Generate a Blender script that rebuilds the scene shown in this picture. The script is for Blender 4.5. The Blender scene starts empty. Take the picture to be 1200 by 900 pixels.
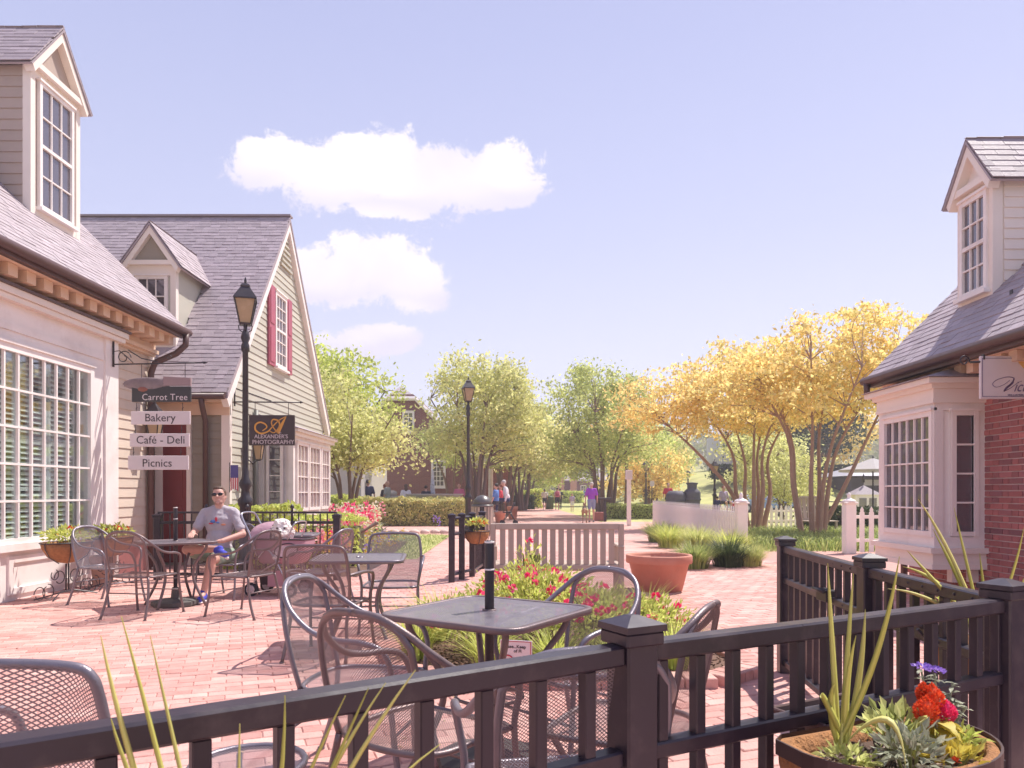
import bpy, bmesh, math, random
import numpy as np
from mathutils import Vector, Matrix, Euler, Quaternion, noise as mnoise
HAZE = True
R = math.radians
random.seed(7)
sc = bpy.context.scene
col = sc.collection

# ------------------------------------------------------------------ camera, sky, sun, exposure
H, F, HY = 1.3, 870.0, 577.0        # eye height (m), focal length and horizon measured in the 1200x900 photograph
cd = bpy.data.cameras.new('camera'); cam = bpy.data.objects.new('camera', cd); col.objects.link(cam)
cam.location = (0, 0, H); cam.rotation_euler = (R(90), 0, 0)
cd.sensor_width = 36; cd.lens = 36 * F / 1200; cd.shift_y = (HY - 450) / 1200
cd.clip_start = 0.05; cd.clip_end = 3000
cd.dof.use_dof = True; cd.dof.focus_distance = 5.0; cd.dof.aperture_fstop = 11
sc.camera = cam
sc.view_settings.view_transform = 'Standard'; sc.view_settings.look = 'None'
sc.view_settings.exposure = 1.04; sc.view_settings.gamma = 1

SUN_EL = R(60); SUN_AZ = math.atan2(0.77, 0.64)     # azimuth from +Y towards +X: high, from the right and behind the scene
sd = Vector((math.sin(SUN_AZ) * math.cos(SUN_EL), math.cos(SUN_AZ) * math.cos(SUN_EL), math.sin(SUN_EL)))
sl = bpy.data.lights.new('sun', 'SUN'); sl.energy = 3.3; sl.angle = R(0.55); sl.color = (1.0, 0.93, 0.85)
sun = bpy.data.objects.new('sun', sl); col.objects.link(sun); sun.location = (20, 20, 40)
sun.rotation_euler = (-sd).to_track_quat('-Z', 'Y').to_euler()

world = bpy.data.worlds.new('World'); sc.world = world; world.use_nodes = True
wt = world.node_tree; wt.nodes.clear(); WN = wt.nodes.new; WL = wt.links.new
def wmath(op, a, b=None, c=None, clamp=False):
    n = WN('ShaderNodeMath'); n.operation = op; n.use_clamp = clamp
    for i, v in enumerate((a, b, c)):
        if v is None: continue
        if isinstance(v, (int, float)): n.inputs[i].default_value = v
        else: WL(v, n.inputs[i])
    return n.outputs[0]
def wvec(op, a, b=None):
    n = WN('ShaderNodeVectorMath'); n.operation = op
    for i, v in enumerate((a, b)):
        if v is None: continue
        if isinstance(v, tuple): n.inputs[i].default_value = v
        else: WL(v, n.inputs[i])
    return n
def wmix(f, a, b, bt='MIX'):
    n = WN('ShaderNodeMix'); n.data_type = 'RGBA'; n.blend_type = bt
    for i, v in ((0, f), (6, a), (7, b)):
        if isinstance(v, (int, float)): n.inputs[i].default_value = v
        elif isinstance(v, tuple): n.inputs[i].default_value = (*v, 1)
        else: WL(v, n.inputs[i])
    return n.outputs[2]
sky = WN('ShaderNodeTexSky'); sky.sky_type = 'NISHITA'; sky.sun_disc = False
sky.sun_elevation = SUN_EL; sky.sun_rotation = SUN_AZ
sky.air_density = 1.0; sky.dust_density = 0.4; sky.ozone_density = 1.0; sky.altitude = 50
hs = WN('ShaderNodeHueSaturation'); hs.inputs['Saturation'].default_value = 0.62; hs.inputs['Value'].default_value = 1.25
WL(sky.outputs[0], hs.inputs['Color'])
sunside = wmix(1.0, hs.outputs[0], (1.15, 0.97, 1.05), 'MULTIPLY')      # the photograph's lavender cast
tcz = WN('ShaderNodeTexCoord'); sxz = WN('ShaderNodeSeparateXYZ'); WL(tcz.outputs['Generated'], sxz.inputs[0])
grd = WN('ShaderNodeValToRGB'); WL(sxz.outputs[2], grd.inputs[0]); ge = grd.color_ramp.elements
ge[0].position = 0.0; ge[0].color = (4.4/6, 4.6/6, 5.4/6, 1); ge[1].position = 1.0; ge[1].color = (1.3/6, 1.5/6, 3.0/6, 1)
for ps_, c_ in ((.16, (3.8, 4.05, 5.15)), (.32, (3.05, 3.35, 4.8)), (.52, (2.45, 2.75, 4.35))):
    el_ = ge.new(ps_); el_.color = (c_[0]/6, c_[1]/6, c_[2]/6, 1)
gsc = wvec('SCALE', grd.outputs[0]); gsc.inputs['Scale'].default_value = 6.0
skyc = wmix(0.82, sunside, gsc.outputs[0])                # Nishita sky, evened out to the pale veiled blue of the day
tc = WN('ShaderNodeTexCoord'); sx = WN('ShaderNodeSeparateXYZ'); WL(tc.outputs['Generated'], sx.inputs[0])
ay = wmath('MAXIMUM', wmath('ABSOLUTE', sx.outputs[1]), 0.08)
cxyz = WN('ShaderNodeCombineXYZ'); WL(wmath('DIVIDE', sx.outputs[0], ay), cxyz.inputs[0]); WL(wmath('DIVIDE', sx.outputs[2], ay), cxyz.inputs[1])
WL(wmath('MULTIPLY', wmath('SIGN', sx.outputs[1]), 0.5), cxyz.inputs[2])
uv = cxyz.outputs[0]
def wnoise(scale, detail, rough, dist=0.0):
    n = WN('ShaderNodeTexNoise'); n.inputs['Scale'].default_value = scale; n.inputs['Detail'].default_value = detail
    n.inputs['Roughness'].default_value = rough; n.inputs['Distortion'].default_value = dist; WL(uv, n.inputs['Vector']); return n.outputs[0]
nz1 = wnoise(10, 10, 0.66, 0.5); nz2 = wnoise(5, 3, 0.5)
CL = [(330,195,62,34),(300,178,30,16),(395,212,80,40),(450,195,70,42),(420,175,40,20),(520,205,75,45),(575,205,55,35),(600,226,44,20),(470,240,60,16),
      (425,310,72,36),(400,338,62,26),(480,335,45,34),(370,320,40,30),(450,395,44,20),(408,406,42,19),(380,404,28,18),(500,348,32,20)]
dmin = None; dlow = None; uvl = wvec('ADD', uv, (0.0, -0.030, 0.0)).outputs[0]
for (px, py, rx, ry) in CL:
    d_ = wvec('MULTIPLY', wvec('SUBTRACT', uv, ((px-600)/F, (HY-py)/F, 0.5)).outputs[0], (F/rx, F/ry, 6.0))
    ln = wvec('LENGTH', d_.outputs[0]).outputs['Value']
    dmin = ln if dmin is None else wmath('MINIMUM', dmin, ln)
    d2_ = wvec('MULTIPLY', wvec('SUBTRACT', uvl, ((px-600)/F, (HY-py)/F, 0.5)).outputs[0], (F/rx, F/ry, 6.0)); l2 = wvec('LENGTH', d2_.outputs[0]).outputs['Value']
    dlow = l2 if dlow is None else wmath('MINIMUM', dlow, l2)
fld = wmath('ADD', wmath('SUBTRACT', 1.12, dmin), wmath('ADD', wmath('MULTIPLY', wmath('SUBTRACT', nz1, 0.5), 2.0), wmath('MULTIPLY', wmath('SUBTRACT', wnoise(30, 10, 0.75, 0.4), 0.5), 1.7)))
cm = WN('ShaderNodeMapRange'); cm.interpolation_type = 'SMOOTHSTEP'; cm.inputs[1].default_value = -0.02; cm.inputs[2].default_value = 0.34; WL(fld, cm.inputs[0])
# thin scattered cloud elsewhere in the sky so it goes on naturally outside the frame
far = wmath('MULTIPLY', wmath('SUBTRACT', wnoise(1.1, 6, 0.6), 0.62, clamp=True), 2.0, clamp=True)
back = wmath('LESS_THAN', sx.outputs[1], 0.0)
mask = wmath('MAXIMUM', cm.outputs[0], wmath('MULTIPLY', far, back))
cs = WN('ShaderNodeMapRange'); cs.inputs[1].default_value = 0.40; cs.inputs[2].default_value = 0.58; WL(wmath('ADD', wmath('MULTIPLY', nz2, 0.7), wmath('MULTIPLY', nz1, 0.3)), cs.inputs[0])
us = WN('ShaderNodeMapRange'); us.interpolation_type = 'SMOOTHSTEP'; us.inputs[1].default_value = 0.75; us.inputs[2].default_value = 1.7; us.inputs[3].default_value = 1.0; us.inputs[4].default_value = 0.15
WL(wmath('ADD', dlow, wmath('MULTIPLY', wmath('SUBTRACT', nz2, 0.5), 1.2)), us.inputs[0])
ccol = wmix(wmath('MULTIPLY', us.outputs[0], wmath('ADD', wmath('MULTIPLY', cs.outputs[0], 0.6), 0.4)), (4.7, 4.45, 5.3), (6.1, 5.7, 5.9))
fin = wmix(wmath('MULTIPLY', mask, 0.93), skyc, ccol)
bg = WN('ShaderNodeBackground'); bg.inputs[1].default_value = 0.094; WL(fin, bg.inputs[0])
wo = WN('ShaderNodeOutputWorld'); WL(bg.outputs[0], wo.inputs[0])

# ------------------------------------------------------------------ helpers
TS = bpy.data.scenes.new('workbench')      # scratch scene where text and fused shapes are turned into meshes
def teval(ob):
    vl = TS.view_layers[0]; vl.update(); m = bpy.data.meshes.new_from_object(ob.evaluated_get(vl.depsgraph)); bpy.data.objects.remove(ob); return m
def P(px, py, d): return Vector(((px-600)*d/F, d, H-(py-HY)*d/F))
def G(px, py):
    d = F*H/(py-HY); return Vector(((px-600)*d/F, d, 0))

def tag(o, label=None, cat=None, group=None, kind=None):
    if label: o['label'] = label
    if cat: o['category'] = cat
    if group: o['group'] = group
    if kind: o['kind'] = kind
    return o
def empty(name, loc=(0,0,0), rz=0, label=None, cat=None, group=None):
    o = bpy.data.objects.new(name, None); col.objects.link(o); o.location = loc; o.rotation_euler = (0,0,rz)
    o.empty_display_size = 0.1
    return tag(o, label, cat, group)
def link(name, me, parent=None, mat=None):
    if mat is not None and not me.materials: me.materials.append(mat)
    o = bpy.data.objects.new(name, me); col.objects.link(o)
    if parent is not None: o.parent = parent
    return o
def copy_tree(o, parent=None):
    c = o.copy(); col.objects.link(c)
    if parent is not None: c.parent = parent
    for ch in o.children: copy_tree(ch, c)
    return c

OFF = Vector((0,0,0))                 # world point that the current thing's empty stands on
class MB:
    def __init__(s): s.v = []; s.f = []; s.sm = []
    def add(s, vs, fs, smooth=False):
        n = len(s.v); s.v.extend([tuple(v) for v in vs]); s.f.extend([tuple(i+n for i in f) for f in fs]); s.sm.extend([smooth]*len(fs)); return s
    def box(s, x0,x1,y0,y1,z0,z1, M=None):
        vs = [Vector(p) for p in ((x0,y0,z0),(x1,y0,z0),(x1,y1,z0),(x0,y1,z0),(x0,y0,z1),(x1,y0,z1),(x1,y1,z1),(x0,y1,z1))]
        if M is not None: vs = [M @ v for v in vs]
        return s.add(vs, ((0,3,2,1),(4,5,6,7),(0,1,5,4),(1,2,6,5),(2,3,7,6),(3,0,4,7)))
    def cbox(s, c, sz, M=None, b=0.004):
        hx,hy,hz = sz[0]/2, sz[1]/2, sz[2]/2; b = min(b, hx*.9, hy*.9, hz*.9); vs = []; idx = {}
        for sx_ in (-1,1):
            for sy_ in (-1,1):
                for sz_ in (-1,1):
                    for a in range(3):
                        p = [sx_*(hx-b), sy_*(hy-b), sz_*(hz-b)]; p[a] = (sx_*hx, sy_*hy, sz_*hz)[a]
                        idx[(sx_,sy_,sz_,a)] = len(vs); v = Vector(p)+Vector(c); vs.append(M @ v if M is not None else v)
        fs = []; S = (-1,1); I = idx
        for a in S:
            fs += [(I[a,-1,-1,0],I[a,1,-1,0],I[a,1,1,0],I[a,-1,1,0])[::a], (I[-1,a,-1,1],I[-1,a,1,1],I[1,a,1,1],I[1,a,-1,1])[::a], (I[-1,-1,a,2],I[1,-1,a,2],I[1,1,a,2],I[-1,1,a,2])[::a]]
        for a in S:
            for b_ in S:
                fs += [(I[a,b_,-1,0],I[a,b_,-1,1],I[a,b_,1,1],I[a,b_,1,0])[::a*b_], (I[-1,a,b_,1],I[-1,a,b_,2],I[1,a,b_,2],I[1,a,b_,1])[::a*b_], (I[a,-1,b_,2],I[a,-1,b_,0],I[a,1,b_,0],I[a,1,b_,2])[::a*b_]]
                for c_ in S: fs.append((I[a,b_,c_,0],I[a,b_,c_,1],I[a,b_,c_,2])[::a*b_*c_])
        return s.add(vs, fs)
    def tube(s, pts, r, seg=8, caps=True, flat=1.0):
        pts = [Vector(p) for p in pts]; n = len(pts)
        rs = r if isinstance(r, (list,tuple)) else [r]*n
        t0 = (pts[1]-pts[0]).normalized(); up = Vector((0,0,1)) if abs(t0.z) < .9 else Vector((1,0,0))
        nx = t0.cross(up).normalized(); vs = []
        for i in range(n):
            t = (pts[min(i+1,n-1)]-pts[max(i-1,0)]).normalized()
            nx = (nx - t*nx.dot(t)).normalized(); ny = t.cross(nx)
            for k in range(seg):
                a = 2*math.pi*k/seg; vs.append(pts[i] + nx*math.cos(a)*rs[i] + ny*math.sin(a)*rs[i]*flat)
        fs = [(i*seg+k, i*seg+(k+1)%seg, (i+1)*seg+(k+1)%seg, (i+1)*seg+k) for i in range(n-1) for k in range(seg)]
        s.add(vs, fs, seg > 5)
        if caps: s.f += [tuple(len(s.v)-len(vs)+k for k in range(seg))[::-1], tuple(len(s.v)-seg+k for k in range(seg))]; s.sm += [False]*2
        return s
    def lathe(s, prof, seg=16, c=(0,0,0), M=None, smooth=True, sx=1, sy=1):
        vs = []; c = Vector(c)
        for (r, z) in prof:
            for k in range(seg):
                a = 2*math.pi*(k+.5)/seg; v = Vector((r*math.cos(a)*sx, r*math.sin(a)*sy, z))
                if M is not None: v = M @ v
                vs.append(v + c)
        fs = [(i*seg+k, i*seg+(k+1)%seg, (i+1)*seg+(k+1)%seg, (i+1)*seg+k) for i in range(len(prof)-1) for k in range(seg)]
        n = len(prof)
        s.add(vs, fs, smooth); b = len(s.v)-len(vs)
        if prof[0][0] > 1e-4: s.f.append(tuple(b+k for k in range(seg))[::-1]); s.sm.append(False)
        if prof[-1][0] > 1e-4: s.f.append(tuple(b+(n-1)*seg+k for k in range(seg))); s.sm.append(False)
        return s
    def prism(s, poly, vec):                 # poly: planar list of 3D points, extruded along vec
        poly = [Vector(p) for p in poly]; n = len(poly); vec = Vector(vec)
        fs = [tuple(range(n))[::-1], tuple(range(n, 2*n))] + [(i,(i+1)%n,n+(i+1)%n,n+i) for i in range(n)]
        return s.add(poly+[p+vec for p in poly], fs)
    def ell(s, c, r, seg=12, rings=8, M=None):
        prof = [(math.sin(math.pi*i/rings), -math.cos(math.pi*i/rings)) for i in range(rings+1)]
        prof[0] = (1e-5,-1); prof[-1] = (1e-5,1); c = Vector(c); vs = []
        for (q, z) in prof:
            for k in range(seg):
                a = 2*math.pi*k/seg; v = Vector((q*math.cos(a)*r[0], q*math.sin(a)*r[1], z*r[2]))
                if M is not None: v = M @ v
                vs.append(v+c)
        return s.add(vs, [(i*seg+k, i*seg+(k+1)%seg, (i+1)*seg+(k+1)%seg, (i+1)*seg+k) for i in range(rings) for k in range(seg)], True)
    def mesh(s, name):
        me = bpy.data.meshes.new(name); me.from_pydata(s.v, [], s.f); me.polygons.foreach_set('use_smooth', s.sm); me.update(); return me
    def build(s, name, mat, parent=None, label=None, kind=None, off=None):
        if off is not None:
            s.v = [(a-off.x, b-off.y, c-off.z) for a,b,c in s.v]
        bm = None
        me = s.mesh(name)
        bm = bmesh.new(); bm.from_mesh(me); bmesh.ops.recalc_face_normals(bm, faces=bm.faces); bm.to_mesh(me); bm.free()
        o = link(name, me, parent, mat)
        return tag(o, label, None, None, kind)

def pieces(name, shapes, items, mat, parent, nmax=300, stuff=None, key=None, off=None, label=None):
    """items: list of (4x4 Matrix, shape index); the nmax best become objects of their own, the rest one 'stuff' mesh."""
    off = off or Vector((0,0,0)); T = Matrix.Translation(-off)
    if key is None: key = lambda m: (m.translation - cam.location).length
    items = sorted(items, key=lambda it: key(it[0]))
    if len(items) <= 300 and nmax >= 300: nmax = len(items)
    mes = []
    for (v, f) in shapes:
        me = bpy.data.meshes.new(name); me.from_pydata(v, [], f); me.update(); me.materials.append(mat); mes.append(me)
    for (m, k) in items[:nmax]:
        o = bpy.data.objects.new(name, mes[k]); col.objects.link(o); o.parent = parent; o.matrix_local = T @ m
    rest = items[nmax:]
    if rest:
        V = []; Fc = []; n = 0
        for (m, k) in rest:
            v, f = shapes[k]; A = np.array(T @ m); a = np.array(v) @ A[:3,:3].T + A[:3,3]
            V.append(a); Fc += [tuple(i+n for i in q) for q in f]; n += len(v)
        me = bpy.data.meshes.new(stuff or name); me.from_pydata(np.vstack(V).tolist(), [], Fc); me.update()
        o = link(stuff or name, me, parent, mat); o['kind'] = 'stuff'
    for o_ in (): pass

def brickshape(l, w, h, b=0.004):
    """a block lying in XY, top at z=h, with softened top edges; 18 triangles"""
    v = []
    for (z, q) in ((0,0),(h-b,0),(h,b)):
        v += [(-l/2+q,-w/2+q,z),(l/2-q,-w/2+q,z),(l/2-q,w/2-q,z),(-l/2+q,w/2-q,z)]
    f = [(8,9,10,11)]
    for k in (0,4):
        for i in range(4): f.append((k+i, k+(i+1)%4, k+4+(i+1)%4, k+4+i))
    return v, f

# ------------------------------------------------------------------ materials
def S(r, g, b):      # sRGB 0-255 -> linear
    return tuple(((c/255+.055)/1.055)**2.4 if c > 10 else c/255/12.92 for c in (r,g,b))
MATS = {}
def mat(name, c, rough=.6, metal=0.0, var=.12, vscale=6.0, rand=0.0, bump=0.0, bscale=60.0, transl=0.0, spec=.5, c2=None, c3=None, grain=None, coat=0.0, dirt=None):
    if name in MATS: return MATS[name]
    m = bpy.data.materials.new(name); m.use_nodes = True; nt = m.node_tree; nt.nodes.clear(); N = nt.nodes.new; L = nt.links.new
    out = N('ShaderNodeOutputMaterial'); b = N('ShaderNodeBsdfPrincipled'); L(b.outputs[0], out.inputs[0])
    b.inputs['Roughness'].default_value = rough; b.inputs['Metallic'].default_value = metal; b.inputs['Specular IOR Level'].default_value = spec
    b.inputs['Coat Weight'].default_value = coat
    t = N('ShaderNodeTexCoord'); geo = N('ShaderNodeNewGeometry'); oi = N('ShaderNodeObjectInfo')
    mp = N('ShaderNodeMapping'); L(geo.outputs['Position'] if grain == 'world' else t.outputs['Object'], mp.inputs[0])
    if grain == 'x': mp.inputs['Scale'].default_value = (.12,1,1)
    if grain == 'z': mp.inputs['Scale'].default_value = (1,1,.12)
    if grain == 'y': mp.inputs['Scale'].default_value = (1,.12,1)
    nz = N('ShaderNodeTexNoise'); nz.inputs['Scale'].default_value = vscale; nz.inputs['Detail'].default_value = 5; L(mp.outputs[0], nz.inputs['Vector'])
    def M2(op, a, b_, clamp=False):
        n = N('ShaderNodeMath'); n.operation = op; n.use_clamp = clamp
        for i, v in enumerate((a, b_)):
            if isinstance(v, (int,float)): n.inputs[i].default_value = v
            else: L(v, n.inputs[i])
        return n.outputs[0]
    rnd = M2('FRACT', M2('ADD', geo.outputs['Random Per Island'], oi.outputs['Random']), 0)
    if c2 is not None:
        cr = N('ShaderNodeValToRGB'); e = cr.color_ramp.elements; e[0].color = (*c,1); e[1].color = (*c2,1)
        if c3 is not None: q = e.new(.5); q.color = (*c3,1)
        L(rnd, cr.inputs[0]); base = cr.outputs[0]
    else:
        rgb = N('ShaderNodeRGB'); rgb.outputs[0].default_value = (*c,1); base = rgb.outputs[0]
    f = M2('ADD', M2('MULTIPLY', M2('SUBTRACT', nz.outputs[0], .5), var*2.4), 1.0)
    if rand: 
        r2 = M2('FRACT', M2('MULTIPLY', rnd, 7.31), 0)
        f = M2('MULTIPLY', f, M2('ADD', M2('MULTIPLY', M2('SUBTRACT', r2, .5), rand*2), 1.0))
    vm = N('ShaderNodeVectorMath'); vm.operation = 'SCALE'; L(base, vm.inputs[0]); L(f, vm.inputs['Scale']); cout = vm.outputs[0]
    if dirt is not None:      # blotches of a second colour: stains and wear that belong to the surface
        n2 = N('ShaderNodeTexNoise'); n2.inputs['Scale'].default_value = dirt[1]; n2.inputs['Detail'].default_value = 7; n2.inputs['Roughness'].default_value = .65
        L(geo.outputs['Position'] if grain == 'world' else t.outputs['Object'], n2.inputs['Vector'])
        mr = N('ShaderNodeMapRange'); mr.inputs[1].default_value = .5; mr.inputs[2].default_value = .72; mr.inputs[4].default_value = dirt[2]; L(n2.outputs[0], mr.inputs[0])
        mx = N('ShaderNodeMix'); mx.data_type = 'RGBA'; L(mr.outputs[0], mx.inputs[0]); L(cout, mx.inputs[6]); mx.inputs[7].default_value = (*dirt[0],1); cout = mx.outputs[2]
    L(cout, b.inputs['Base Color'])
    rr = M2('ADD', M2('MULTIPLY', M2('SUBTRACT', nz.outputs[0], .5), .25), rough); L(rr, b.inputs['Roughness'])
    if bump:
        nb = N('ShaderNodeTexNoise'); nb.inputs['Scale'].default_value = bscale; nb.inputs['Detail'].default_value = 4; L(mp.outputs[0], nb.inputs['Vector'])
        bp = N('ShaderNodeBump'); bp.inputs['Strength'].default_value = bump; bp.inputs['Distance'].default_value = .01; L(nb.outputs[0], bp.inputs['Height']); L(bp.outputs[0], b.inputs['Normal'])
    if transl:
        tr = N('ShaderNodeBsdfTranslucent'); L(cout, tr.inputs[0]); ms = N('ShaderNodeMixShader'); ms.inputs[0].default_value = transl
        L(b.outputs[0], ms.inputs[1]); L(tr.outputs[0], ms.inputs[2]); L(ms.outputs[0], out.inputs[0])
    MATS[name] = m; return m
def glassmat(name, c, rough=.03, clear=0.0, refl=.8):
    if name in MATS: return MATS[name]
    m = bpy.data.materials.new(name); m.use_nodes = True; nt = m.node_tree; nt.nodes.clear(); N = nt.nodes.new; L = nt.links.new
    out = N('ShaderNodeOutputMaterial'); g = N('ShaderNodeBsdfGlossy'); g.inputs['Roughness'].default_value = rough; g.inputs['Color'].default_value = (.95,.95,1,1)
    fr = N('ShaderNodeLayerWeight'); fr.inputs[0].default_value = .5
    ad = N('ShaderNodeMath'); ad.operation = 'MULTIPLY_ADD'; L(fr.outputs['Fresnel'], ad.inputs[0]); ad.inputs[1].default_value = refl; ad.inputs[2].default_value = .05; ad.use_clamp = True
    if clear: b = N('ShaderNodeBsdfTransparent'); b.inputs[0].default_value = (*c,1)
    else: b = N('ShaderNodeBsdfDiffuse'); b.inputs[0].default_value = (*c,1)
    t = N('ShaderNodeTexCoord'); nz = N('ShaderNodeTexNoise'); nz.inputs['Scale'].default_value = 2.5; L(t.outputs['Object'], nz.inputs['Vector'])
    bp = N('ShaderNodeBump'); bp.inputs['Strength'].default_value = .12; bp.inputs['Distance'].default_value = .02; L(nz.outputs[0], bp.inputs['Height']); L(bp.outputs[0], g.inputs['Normal'])
    ms = N('ShaderNodeMixShader'); L(ad.outputs[0], ms.inputs[0]); L(b.outputs[0], ms.inputs[1]); L(g.outputs[0], ms.inputs[2]); L(ms.outputs[0], out.inputs[0])
    MATS[name] = m; return m

white = mat('white_paint', (.87,.80,.77), .5, var=.05, vscale=3, bump=.15, bscale=30, dirt=((.52,.43,.40), 1.6, .42))
cream = mat('cream_paint', (.84,.75,.68), .55, var=.05, vscale=3, bump=.1)
creamsiding = mat('cream_siding', (.66,.55,.46), .6, rand=.05, var=.08, vscale=4, bump=.2, grain='y', dirt=((.42,.37,.30),2.2,.3))
greensiding = mat('sage_siding', (.50,.475,.40), .6, rand=.07, var=.08, vscale=4, bump=.2, grain='y', dirt=((.40,.39,.33),2.0,.3))
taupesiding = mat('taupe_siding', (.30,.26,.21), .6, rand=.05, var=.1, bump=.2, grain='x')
slate = mat('slate', (.34,.28,.305), .6, c2=(.41,.34,.37), c3=(.37,.31,.335), rand=.08, var=.12, vscale=12, bump=.5, bscale=45)
brown = mat('brown_gutter', (.10,.05,.045), .45, var=.08)
brownwood = mat('tan_trim', (.72,.52,.38), .6, var=.08, bump=.1)
darkred = mat('dark_red_paint', (.22,.035,.035), .5, var=.08)
rosepaint = mat('rose_shutter_paint', (.42,.10,.15), .5, var=.08)
black = mat('black_painted_rail', (.027,.019,.031), .34, var=.3, vscale=5, bump=.06, bscale=25, dirt=((.13,.10,.10),9,.35))
iron = mat('black_iron', (.034,.027,.034), .4, var=.15, vscale=10, bump=.1)
pewter = mat('pewter_metal', (.22,.195,.225), .38, metal=.45, var=.18, vscale=14, bump=.15, bscale=160)
bronze = mat('bronze_metal', (.19,.145,.15), .42, metal=.4, var=.18, vscale=14, bump=.15, bscale=160, dirt=((.20,.12,.09),9,.4))
paver = mat('paving_brick', (.54,.26,.225), .8, c2=(.64,.38,.33), c3=(.60,.32,.28), rand=.13, var=.22, vscale=9, bump=.5, bscale=70, grain='world', dirt=((.66,.50,.45),.9,.5))
mortar = mat('sand_joint', (.50,.29,.255), .95, var=.25, vscale=8, bump=.5, bscale=90, grain='world')
wallbrick = mat('wall_brick', (.36,.115,.11), .75, c2=(.25,.10,.11), c3=(.44,.15,.14), rand=.18, var=.2, vscale=14, bump=.5, bscale=60)
wallmortar = mat('wall_mortar', (.62,.50,.48), .9, var=.2, bump=.4)
benchwood = mat('weathered_wood', (.47,.38,.32), .7, var=.18, vscale=10, bump=.35, bscale=50, grain='z', rand=.06)
terracotta = mat('terracotta', (.54,.23,.16), .75, var=.16, vscale=5, bump=.25, bscale=40, dirt=((.55,.33,.26),4,.35))
coir = mat('coir_liner', (.36,.17,.07), .95, var=.4, vscale=30, bump=1.0, bscale=90)
soil = mat('potting_soil', (.09,.055,.04), .95, var=.6, vscale=40, bump=1.0, bscale=80, dirt=((.25,.18,.14),30,.5))
mulch = mat('bark_mulch', (.16,.09,.065), .95, var=.5, vscale=25, bump=1.0, bscale=50, rand=.3)
stone = mat('pale_stone', (.52,.47,.43), .8, var=.15, bump=.4, bscale=30)
glass = glassmat('window_glass', (.10,.085,.10), refl=.95)
clearglass = glassmat('clear_glass', (.92,.96,.95), clear=1, refl=.30)
bark = mat('bark', (.20,.13,.11), .85, var=.3, vscale=8, bump=.6, bscale=30, grain='z')
smoothbark = mat('smooth_bark', (.34,.20,.15), .7, var=.25, vscale=5, bump=.3, grain='z', dirt=((.48,.33,.26),5,.5))
def leaf(name, a, b, c, tr=.35): return mat(name, a, .55, c2=b, c3=c, rand=.25, var=.25, vscale=.6, transl=tr, spec=.3)
lf_green = leaf('spring_green_leaves', (.44,.50,.17), (.74,.74,.32), (.58,.62,.23), .55)
lf_pale = leaf('pale_green_leaves', (.60,.62,.25), (.82,.79,.38), (.70,.70,.31), .5)
lf_gold = leaf('golden_leaves', (.90,.65,.25), (.76,.70,.28), (.92,.76,.32), .55)
lf_dark = leaf('dark_green_leaves', (.035,.065,.025), (.08,.12,.04), (.055,.09,.03), .25)
lf_hedge = leaf('golden_hedge_leaves', (.68,.62,.26), (.88,.80,.42), (.46,.46,.17), .5)
lf_lime = leaf('lime_leaves', (.50,.58,.13), (.75,.77,.26), (.62,.68,.18), .5)
lf_grass = leaf('grass_blades', (.22,.29,.08), (.56,.60,.23), (.36,.43,.13), .45)
lf_dusty = leaf('dusty_leaves', (.30,.33,.22), (.45,.47,.35), (.38,.40,.28), .3)
lf_yellow = leaf('yellow_leaves', (.60,.45,.06), (.72,.62,.16), (.62,.55,.10), .4)
spike = mat('spike_leaves', (.58,.57,.14), .5, c2=(.80,.74,.32), c3=(.68,.66,.20), rand=.1, var=.15, transl=.35, grain='z')
fl_rose = mat('rose_petals', (.84,.03,.16), .5, c2=(.92,.12,.30), rand=.15, transl=.35, var=.1)
fl_pink = mat('pink_petals', (.80,.25,.32), .5, c2=(.85,.45,.50), transl=.35, rand=.1)
fl_white = mat('white_petals', (.80,.76,.66), .5, c2=(.82,.78,.45), transl=.35, rand=.05)
fl_yellow = mat('yellow_petals', (.82,.50,.03), .5, c2=(.85,.66,.08), transl=.35)
fl_purple = mat('purple_petals', (.26,.14,.62), .5, c2=(.42,.28,.75), transl=.35)
fl_orange = mat('celosia_petals', (.78,.07,.02), .6, c2=(.85,.16,.05), transl=.3, rand=.15, var=.2)
# ------------------------------------------------------------------ setting: ground, lawn, hills, paving
def hillz(x, y):
    t = max(0.0, min(1.0, (y-44)/34)); s = max(0.0, min(1.0, (x-5-(y-44)*.05)/14))
    z = 3.6*t*t*(3-2*t)*s*s*(3-2*s)
    t2 = max(0.0, min(1.0, (y-110)/150)); z += t2*9*max(0.0, min(1.0, (x+10)/60))
    return z
gm = mat('lawn_ground', (.44,.44,.17), .95, var=.35, vscale=.8, bump=.8, bscale=30, grain='world', dirt=((.46,.38,.20),.5,.6))
vs, fs = [], []
xs = [-900,-400,-150,-60,-30,-15,-8,-4,0,3,5,6,7,8,9,10,11,12,14,16,18,20,22,24,27,30,36,45,60,90,150,400,900]
ys = [-600,-100,-20,0,10,20,28,34,40,44,46,48,50,52,54,56,58,60,62,64,66,68,70,72,74,76,78,82,90,100,120,150,200,260,400,900,2000]
for y in ys:
    for x in xs: vs.append((x, y, -.012 + (hillz(x,y) if y > 44 else 0)))
nx_ = len(xs)
for j in range(len(ys)-1):
    for i in range(nx_-1): fs.append((j*nx_+i, j*nx_+i+1, (j+1)*nx_+i+1, (j+1)*nx_+i))
MB().add(vs, fs, True).build('ground', gm, kind='structure')
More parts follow.
